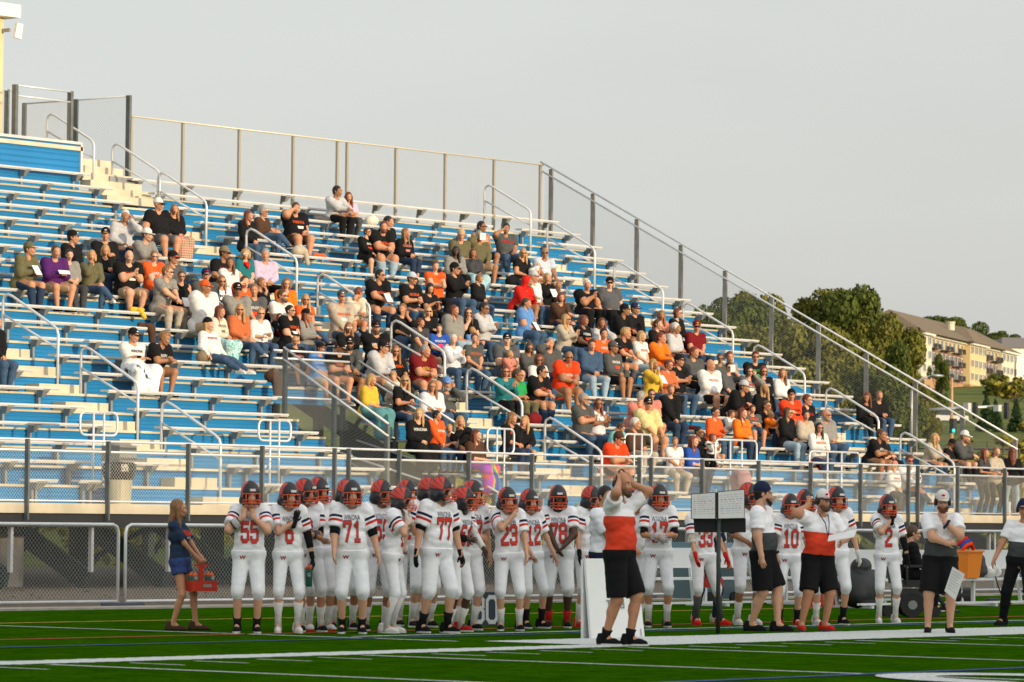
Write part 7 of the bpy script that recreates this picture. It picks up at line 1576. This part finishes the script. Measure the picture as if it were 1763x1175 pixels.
blob_obj('gear_bag', 'large shiny black gear bag on the turf between the white-gloved player and number 2', 'bag', [((-.12, 0, .30), (.12, 0, .34), .30, .30, None, 1), ((0, 0, .66), (.1, 0, .68), .16, .14, None, 1), ((-.2, -.1, .2), (.2, -.1, .2), .2, .2, None, 1)], mat('bag_black', (.006, .006, .007), .55, 0, 0, 1, .6, 8), (gy[0], gy[1], 0), h=.03)
gy = at_ground(1655, 1042)
blob_obj('gear_bag', 'small black bag under the right bench', 'bag', [((-.18, 0, .15), (.18, 0, .16), .16, .15, None, 1)], mat('bag_black', (.006, .006, .007), .55, 0, 0, 1, .6, 8), (gy[0], gy[1], 0), h=.025)
gy = at_ground(1708, 1041); blob_obj('gear_bag', 'flat black bag lying on the turf below the bench leg', 'bag', [((-.16, 0, .05), (.16, 0, .05), .06, .06, None, 1)], mat('bag_black', (.006, .006, .007), .55, 0, 0, 1, .6, 8), (gy[0], gy[1], 0), h=.02)
gy = at_ground(1420, 1046); b = MB(); b.box(-.2, .2, -.15, .15, 0, .34); b.box(-.21, .21, -.16, .16, .341, .40); b.box(-.03, .03, -.17, -.16, .36, .38); o = b.build('cool_box', red_pl, loc=(gy[0], gy[1], 0)); tag(o, 'small red cool box behind the coach with the paper', 'cool box')
def drinks_cooler():
    p = at_ground(1262, 1040); r = empty('drinks_cart', (p[0], p[1]+.6, 0)); tag(r, 'tall grey-blue drinks cart standing behind the bench', 'cart'); m = mat('cart_grey', (.10, .155, .18), .5)
    b = MB(); b.box(-.42, .42, -.35, .35, .08, .92); b.build('body', m, r); b = MB(); b.box(-.45, .45, -.38, .38, .921, 1.03); b.build('lid', mat('cart_lid', (.14, .25, .30), .5), r)
    for sx in (-.35, .35): b = MB(); b.tube([(sx, -.38, .1), (sx, -.34, .1)], .1, 14); b.build('wheel', black_m, r)
drinks_cooler()
# person sitting in a powered wheelchair
def wheelchair_user():
    p = at_ground(1583, 1062); P0 = np.array([p[0], p[1], 0]); rz = math.radians(42); z = .56; hd = at_dist(1562, 925, depth_of(p)); s = (hd[2]-z)/.78
    o = dict(s=min(1.08, max(.9, s)), g=.4, lean=.05, ht=math.radians(0), arms='lap', kw=.14, hair=['s'], hc='b', skin='l', top='k', sleeve=2, bot='k', leg=2, shoe='k', spec=1, tl=0); J = seated_joints(o, rng); q = at_dist(1568, 1000, depth_of(p)); make_person((q[0], q[1], z), rz, J, o, 'young man with glasses sitting in a black powered wheelchair, seen from the side', None, fine=True)
    r = empty('powered_wheelchair', (q[0], q[1], 0), rz); tag(r, 'black powered wheelchair on the turf between number 2 and the red-bearded coach', 'wheelchair')
    b = MB(); b.box(-.25, .25, -.30, .24, .44, .55); b.build('seat', black_m, r); b = MB(); b.bar((0, .26, .5), (0, .36, 1.15), .46, .08); b.build('backrest', black_m, r); b = MB(); b.box(-.22, .22, -.28, .26, .14, .42); b.build('base', mat('base_dark', (.02, .02, .022), .4), r)
    for sx in (-.29, .29):
        b = MB(); b.tube([(sx-.03, .02, .18), (sx+.03, .02, .18)], .18, 18); w = b.build('wheel', mat('tyre', (.02, .02, .02), .9), r); b = MB(); b.tube([(sx-.034, .02, .18), (sx+.034, .02, .18)], .07, 10); b.build('rim', steel, w)
        for yy in (-.34, .36): b = MB(); b.tube([(sx*.8-.02, yy, .08), (sx*.8+.02, yy, .08)], .08, 12); b.build('castor', mat('tyre', (.02, .02, .02), .9), r)
        b = MB(); b.box(sx-.03, sx+.03, -.25, .15, .74, .78); b.bar((sx, .1, .5), (sx, .1, .74), .03, .03); b.build('armrest', black_m, r)
    b = MB(); b.bar((0, -.3, .45), (0, -.55, .12), .2, .04); b.box(-.2, .2, -.72, -.5, .07, .1); b.build('footplate', black_m, r)
wheelchair_user()
# sheets of paper held by coaches
def sheet_at(pts, D, label, name='paper_sheet', m=paper_m, lines=True, cat='paper', grp=None):
    q = [at_dist(x, y, D+dd) for x, y, dd in pts]; c = sum(q)/4; r = empty(name, tuple(c)); tag(r, label, cat, grp); q = [a-c for a in q]; n = nrm(np.cross(q[1]-q[0], q[3]-q[0])); n = n if n@CF > 0 else -n; bk = n*.004
    b = MB(); b.quadbox([q[3], q[2], q[2]+bk, q[3]+bk, q[0], q[1], q[1]+bk, q[0]+bk]); b.build('page', m, r)
    if lines:
        for i in range(7):
            t = .12+.11*i; A = q[0]+(q[3]-q[0])*t; B = q[1]+(q[2]-q[1])*t; l = MB(); a_ = A+(B-A)*.1-n*.002; b_ = A+(B-A)*(.85-.1*(i % 3))-n*.002; dn = (q[3]-q[0])*.022; l.raw([a_, b_, b_+dn, a_+dn], [(0, 3, 2, 1)]); l.build('printed_line', mat('ink_pale', (.42, .43, .48), .8), r)
    return r
D4 = depth_of(at_ground(1615, 1090)); sheet_at([(1640, 976, -.45), (1661, 989, -.45), (1645, 1034, -.4), (1626, 1018, -.4)], D4, 'white play sheet hanging at the hip of the red-bearded coach')
D3 = depth_of(at_ground(1402, 1087)); sheet_at([(1427, 922, -.32), (1476, 911, -.32), (1470, 925, -.55), (1425, 932, -.55)], D3, 'white sheet held out by the coach in the white and red polo', lines=False)
# lanyard of that coach, part of his outfit
S_, Js = C3[0][0], C3[0][2]
b = MB(); n_ = Js['neck']; b.tube([n_+np.array([-.07, -.06, .02]), n_+np.array([-.03, -.17, -.10]), n_+np.array([0, -.21, -.30])], .007, 5); b.tube([n_+np.array([.07, -.06, .02]), n_+np.array([.03, -.17, -.10]), n_+np.array([0, -.21, -.30])], .007, 5); b.build('lanyard', mat_of('n'), S_, smooth=True)
# hand of the pole holder is hidden; litter bin behind the guard rail
def bin_():
    P = at(1, 204, 850, 56.3); r = empty('litter_bin', (P[0], 56.3, DECK)); tag(r, 'beige litter bin with grey hood and black liner on the front deck', 'litter bin')
    b = MB(); b.lathe([(.24, 0), (.27, .55), (.27, .56)], (0, 0, 0), 20); b.build('drum', mat('bin_beige', (.42, .38, .28), .6, .2, .1, 3), r, smooth=False)
    b = MB(); b.lathe([(.28, .5), (.34, .66), (.33, .80), (.28, .84)], (0, 0, 0), 14); b.build('liner', mat('liner_black', (.015, .015, .015), .25, 0, 0, 1, 1., 14), r)
    b = MB(); b.box(-.24, .24, -.24, .24, .85, 1.16); b.lathe([(.26, 1.16), (.2, 1.22)], (0, 0, 0), 16); b.build('hood', mat('hood_grey', (.20, .20, .18), .5), r)
bin_()
def stroller():
    P = at(1, 1278, 835, 56.2); r = empty('stroller', (P[0], 56.2, DECK), math.radians(-30)); tag(r, 'pink baby stroller standing behind the guard rail', 'stroller'); pk = mat('stroller_pink', (.42, .22, .23), .85); fr_ = mat('frame_grey', (.3, .3, .3), .4, .6)
    V, F = sdf([((0, .05, .78), (0, .05, .78), .30, .30, (1, 0, 0), .75)], .02, 0, lambda f, X, Y, Z: np.maximum(np.maximum(f, -(np.sqrt(X**2+(Y-.05)**2+(Z-.78)**2)-.24)), -(Z-.72+(Y-.05)*-.7)+0*X)); obj('canopy', fast_mesh('canopy', V, F, [pk]), r)
    b = MB(); b.quadbox([(-.2, -.3, .42), (.2, -.3, .42), (.2, .15, .40), (-.2, .15, .40), (-.2, -.3, .5), (.2, -.3, .5), (.2, .18, .5), (-.2, .18, .5)]); b.quadbox([(-.2, .1, .501), (.2, .1, .501), (.2, .18, .501), (-.2, .18, .501), (-.2, .26, .9), (.2, .26, .9), (.2, .32, .9), (-.2, .32, .9)]); b.build('seat', pk, r)
    for sx in (-.24, .24):
        b = MB(); b.tube([(sx, -.38, .12), (sx, .0, .5), (sx, .42, 1.0)], .014, 6); b.tube([(sx, .34, .12), (sx, .0, .5)], .014, 6); b.build('frame', fr_, r, smooth=True)
        for yy in (-.38, .34): b = MB(); b.tube([(sx-.02, yy, .1), (sx+.02, yy, .1)], .1, 14); b.build('wheel', black_m, r)
    b = MB(); b.tube([(-.24, .42, 1.0), (.24, .42, 1.0)], .016, 6); b.build('handle', black_m, r)
stroller()
# things held or spread by spectators
def world_of(sp, p): return loc_world(sp[5], p)
def drape(sp, name, label, m, cat='blanket', full=1.0, wid=1.0):
    J = sp[6]; s = sp[7]['s']; pr = [(J['pelvis']+np.array([-.10*wid, -.08, .05]), J['pelvis']+np.array([.10*wid, -.08, .05]), .13*s, .13*s, None, 1)]
    for q in 'LR': pr += [(J['h'+q], J['k'+q]+np.array([(.03 if q == 'L' else -.03)*wid, 0, 0]), .115*s, .10*s*wid, None, 1), (J['k'+q], J['k'+q]+(J['a'+q]-J['k'+q])*full, .10*s*wid, .11*s*wid, None, 1)]
    m_ = (J['kL']+J['kR'])/2; pr.append((m_+np.array([0, .1, 0]), m_+np.array([0, .0, -.28*full]), .10, .11*wid, None, 1))
    V, F = sdf(pr, .022, .06); o = obj(name, fast_mesh(name, V, F, [m]), None, None, tuple(sp[5].location), (0, 0, sp[9])); tag(o, label, cat); return o
def pattern_mat(name, kind):
    m = bpy.data.materials.new(name); m.use_nodes = True; n = m.node_tree; b = n.nodes['Principled BSDF']; b.inputs['Roughness'].default_value = .95; tc = n.nodes.new('ShaderNodeTexCoord')
    if kind == 'tartan':
        ws = []
        for d, sc in (('X', 5.5), ('Z', 5.5)):
            w = n.nodes.new('ShaderNodeTexWave'); w.wave_type = 'BANDS'; w.bands_direction = d; w.inputs['Scale'].default_value = sc; w.inputs['Distortion'].default_value = .6; n.links.new(tc.outputs['Object'], w.inputs['Vector']); r = n.nodes.new('ShaderNodeValToRGB'); r.color_ramp.interpolation = 'CONSTANT'; e = r.color_ramp.elements
            e[0].color = (.36, .03, .025, 1); e[1].position = .38; e[1].color = (.55, .48, .34, 1); q = e.new(.7); q.color = (.03, .05, .03, 1); q = e.new(.85); q.color = (.5, .42, .28, 1); n.links.new(w.outputs['Fac'], r.inputs[0]); ws.append(r.outputs[0])
        mx = n.nodes.new('ShaderNodeMix'); mx.data_type = 'RGBA'; mx.inputs['Factor'].default_value = .5; n.links.new(ws[0], mx.inputs['A']); n.links.new(ws[1], mx.inputs['B']); n.links.new(mx.outputs['Result'], b.inputs['Base Color'])
    else:
        v = n.nodes.new('ShaderNodeTexNoise' if kind != 'rainbow' else 'ShaderNodeTexWave'); v.inputs['Scale'].default_value = {'rainbow': .55, 'marble': 4.5, 'aqua': 9}[kind]
        if kind == 'rainbow': v.inputs['Distortion'].default_value = 5; v.inputs['Detail'].default_value = 2; v.inputs['Detail Scale'].default_value = 3
        n.links.new(tc.outputs['Object'], v.inputs['Vector']); r = n.nodes.new('ShaderNodeValToRGB'); e = r.color_ramp.elements
        cs = {'rainbow': [(.02, .01, .3), (.0, .25, .35), (.02, .35, .05), (.6, .5, .02), (.65, .12, .01), (.6, .02, .1), (.3, .02, .4)], 'marble': [(.03, .04, .06), (.66, .70, .72), (.70, .73, .74), (.68, .71, .73)], 'aqua': [(.05, .35, .36), (.6, .66, .62), (.10, .42, .42), (.62, .68, .66)]}[kind]
        e[0].color = (*cs[0], 1); e[1].color = (*cs[-1], 1)
        lo, hi = (.36, .62) if kind != 'rainbow' else (.1, .95)
        e[0].position = lo; e[1].position = hi
        for i, c in enumerate(cs[1:-1]): q = e.new(lo+(hi-lo)*(i+1)/(len(cs)-1)); q.color = (*c, 1)
        n.links.new(v.outputs[0] if kind != 'rainbow' else v.outputs['Fac'], r.inputs[0]); n.links.new(r.outputs[0], b.inputs['Base Color'])
    return m
def small_paper(sp, label, size=(.20, .26), face=False, m=paper_m):
    J = sp[6]; c = (J['wL']+J['wR'])/2+np.array([0, -.09, .04]) if not face else J['head']+J['headR']@np.array([.03, -.24, .0])
    o = MB(); w, h = size; R_ = rotx(-.6) if not face else J['headR']
    P_ = [R_@np.array(v) for v in ((-w/2, 0, -h/2), (w/2, 0, -h/2), (w/2, 0, h/2), (-w/2, 0, h/2))]; d = R_@np.array([0, .004, 0]); o.quadbox([P_[0], P_[1], P_[1]+d, P_[0]+d, P_[3], P_[2], P_[2]+d, P_[3]+d]); q = o.build('paper_sheet', m, None, tuple(world_of(sp, c)), rz=sp[9]); tag(q, label, 'paper', 'sheets of paper held by spectators'); return q
for key, lab in (('reading a paper, leftmost', 'white paper read by the man in the olive hoodie'), ('purple sweatshirt and pale shorts', 'long white sheet held by the young man in purple'), ('black sleeveless top', 'white paper held by the woman in black sleeveless top'), ('round orange print and sunglasses holding', 'white sheet in the hands of the man with round orange print'), ('blue polo and jeans with', 'white paper on the lap of the woman in the blue polo'),
                 ('mustard with a hand', 'white cup-sized paper held by the woman in mustard'), ('black blazer over blue', 'cream paper held before the blonde in the black blazer')):
    small_paper(spect(key), lab, (.30, .10) if 'purple' in key else (.19, .25))
small_paper(spect('holding white paper before his face'), 'white paper held up before the face of the man in the olive coat', (.16, .18), True)
small_paper(spect('grey tee with red trim'), 'white sheet held up by the dark-haired woman in grey tee', (.12, .18), True)
drape(spect('red tartan blanket'), 'tartan_blanket', 'red and cream tartan blanket over the lap of the auburn-haired woman', pattern_mat('tartan', 'tartan'), full=.75, wid=1.25)
drape(spect('wrapped below in a white blanket'), 'white_blanket', 'white blanket with black marks wrapped round a young man', pattern_mat('marble', 'marble'), full=1., wid=1.3)
drape(spect('large teal blanket'), 'teal_blanket', 'teal blanket over the girl in yellow', fabric((.09, .24, .25), 'teal_cloth'), full=.9, wid=1.5)
drape(spect('pale blue blanket'), 'pale_blanket', 'pale blue blanket over the girl in dark grey', fabric((.32, .5, .55), 'pale_cloth'), full=.4, wid=1.2)
drape(spect('rainbow tie-dye blanket'), 'rainbow_blanket', 'rainbow tie-dye blanket hanging from the knees of the red-haired girl', pattern_mat('rainbow', 'rainbow'), full=1., wid=1.25)
drape(spect('cream vest looking right'), 'zigzag_blanket', 'turquoise and white zigzag blanket on the knees of the red-haired woman', pattern_mat('aqua', 'aqua'), full=.95, wid=1.1)
drape(spect('black hoodie with white script'), 'dark_blanket', 'black blanket over the legs of the girl with white script', fabric(COLS['k'], 'fabric_k'), full=.9, wid=1.3)
def scarf():
    sp = spect('red scarf and white'); J = sp[6]; n_ = J['neck']; b = MB(); b.tube([n_+np.array([.085*math.cos(a), -.01-.08*math.sin(a), -.01-.03*math.sin(a)]) for a in np.linspace(0, 6.28, 13)], .035, 8); b.tube([n_+np.array([-.05, -.1, -.03]), n_+np.array([0, -.15, -.13]), n_+np.array([.05, -.1, -.03])], .04, 8); b.build('scarf', fabric(COLS['R'], 'fabric_R'), sp[5], smooth=True)
scarf()
def wrapped_baby():
    sp = spect('cradling a wrapped baby'); J = sp[6]; c = (J['wL']+J['wR'])/2+np.array([.10, -.02, .09]); W = world_of(sp, c); s = .34
    o = dict(s=.42, g=.3, lean=1.0, ht=0, arms='lap', kw=.06, hair=['n'], skin='l', top='w', sleeve=2, bot='w', leg=2, shoe='w', hs=1.35, kind='child', tl=0); r_ = random.Random(3); J2 = seated_joints(o, r_); make_person((W[0], W[1]-.02, W[2]-.05), sp[9]+math.radians(70), J2, o, 'tiny baby in white wraps held by the blonde woman in black')
    b = MB(); 
wrapped_baby()
# bags, coats and bottles lying on the seats
def lying(px, py, name, label, cat, prims, col, dz=0., grp='coats and bags left on the seats', h=.025):
    best = None
    for k in range(-4, 17):
        Y, Z = row(k); P = at(1, px, py, Y+.1)
        if best is None or abs(P[2]-Z-.08) < best[0]: best = (abs(P[2]-Z-.08), P[0], Y, Z)
    return blob_obj(name, label, cat, prims, col, (best[1], best[2]+.1, best[3]+dz), 0, h, grp)
flat = [((-.18, 0, .05), (.18, 0, .05), .06, .05, None, 1), ((0, -.08, .04), (.1, -.14, -.12), .06, .05, None, 1)]; hump = [((-.1, 0, .10), (.1, 0, .12), .13, .12, None, 1), ((0, .0, .2), (.03, 0, .22), .08, .07, None, 1)]
lying(236, 530, 'yellow_bag', 'yellow bag lying at the feet of the heavy clapping man', 'bag', flat, 'y')
lying(250, 545, 'coat', 'brown coat hanging from the seat beside the yellow bag', 'coat', flat+[((.1, -.1, 0), (.12, -.12, -.35), .09, .08, None, 1)], 'z')
lying(548, 437, 'coat', 'orange-red jacket lying flat on a seat right of the man with hand on brow', 'coat', [((-.15, 0, .05), (.2, 0, .05), .05, .04, None, 1), ((.2, 0, .05), (.38, -.05, -.06), .04, .03, None, 1)], 'o')
lying(515, 425, 'coat', 'beige coat over a tan bag at the feet of the man in brown shorts', 'coat', hump+[((.12, -.1, .1), (.15, -.15, -.2), .07, .06, None, 1)], 'e')
lying(352, 612, 'handbag', 'small flowered handbag beside the girl lying back', 'handbag', hump, 'x')
lying(350, 565, 'gear_bag', 'black bag left of the very large man in the orange visor', 'bag', hump, 'k')
lying(555, 378, 'blanket', 'folded dark patterned blanket left of the top-row couple', 'blanket', [((-.3, 0, .06), (.25, 0, .06), .06, .06, None, 1)], 'X')
lying(640, 385, 'cushion', 'black and white spotted cushion between the top-row girl and the big man', 'cushion', hump, 'c')
lying(920, 722, 'backpack', 'dark pink backpack on a seat right of the camouflage trousers', 'backpack', hump, 'm')
lying(470, 640, 'coat', 'dark checked coat hanging beside the portal fence', 'coat', hump+[((.0, -.1, .1), (.0, -.15, -.3), .12, .10, None, 1)], 'z')
lying(870, 590, 'gear_bag', 'dark bag left of the woman in the blue polo', 'bag', hump, 'v')
lying(882, 482, 'gear_bag', 'black bag at the left of the blonde with the baby', 'bag', hump, 'k')
lying(1195, 735, 'cushion', 'maroon knitted throw on the seat left of the orange hoodie mother', 'throw', flat, 'm')
lying(1400, 797, 'coat', 'dark red coat on the seat behind the guard rail', 'coat', flat, 'm')
lying(1540, 838, 'backpack', 'pale green bag beside the youth in purple sunglasses', 'bag', hump, 'Y')
lying(700, 490, 'gear_bag', 'black bag under the knees of the big red-bearded man', 'bag', hump, 'k', -.3)
P_b = spect('grey raglan') if False else None
def seat_bottle(px, py, label, m):
    best = None
    for k in range(-4, 17):
        Y, Z = row(k); T = Z-.484; P = at(1, px, py, Y-.2)
        if best is None or abs(P[2]-T-.1) < best[0]: best = (abs(P[2]-T-.1), P[0], Y-.2, T)
    r = empty('drink_bottle', (best[1], best[2], best[3])); b = MB(); b.lathe([(.035, 0), (.036, .16), (.02, .19)], (0, 0, 0), 12); b.build('bottle', m, r, smooth=True); b = MB(); b.lathe([(.022, .19), (.022, .22)], (0, 0, 0), 10); b.build('bottle_cap', black_m, r); tag(r, label, 'bottle', 'drink bottles on the stand')
seat_bottle(1069, 672, 'lime green bottle standing at the feet of the man in the raglan sweatshirt', mat('lime', (.35, .45, .03), .4)); seat_bottle(1232, 838, 'clear white bottle standing behind the guard rail by the stroller', mat('milky', (.6, .65, .62), .3)); seat_bottle(1528, 845, 'yellow drink bottle beside the child in the pink-red cap', mat('yellow_drink', (.6, .5, .05), .3))
# loose leaves and pebbles on the dirt strip
def litter():
    r = np.random.default_rng(9); n = 1400; P = np.stack([r.uniform(44, 100, n), r.uniform(43.8, 57, n), np.full(n, .01)], 1); a = r.uniform(0, 6.28, n); s = r.uniform(.02, .07, n); V = []
    for i in range(4): V.append(P+np.stack([s*np.cos(a+i*1.57), s*np.sin(a+i*1.57)*.7, r.uniform(0, .03, n)], 1))
    V = np.stack(V, 1).reshape(-1, 3); o = obj('fallen_leaves', fast_mesh('fallen_leaves', V, np.arange(4*n).reshape(n, 4), [mat('dry_leaf', (.26, .14, .05), .9, 0, .5, 3)], smooth=False)); tag(o, 'dry brown leaves scattered under the stand', 'leaves', kind='stuff')
litter()
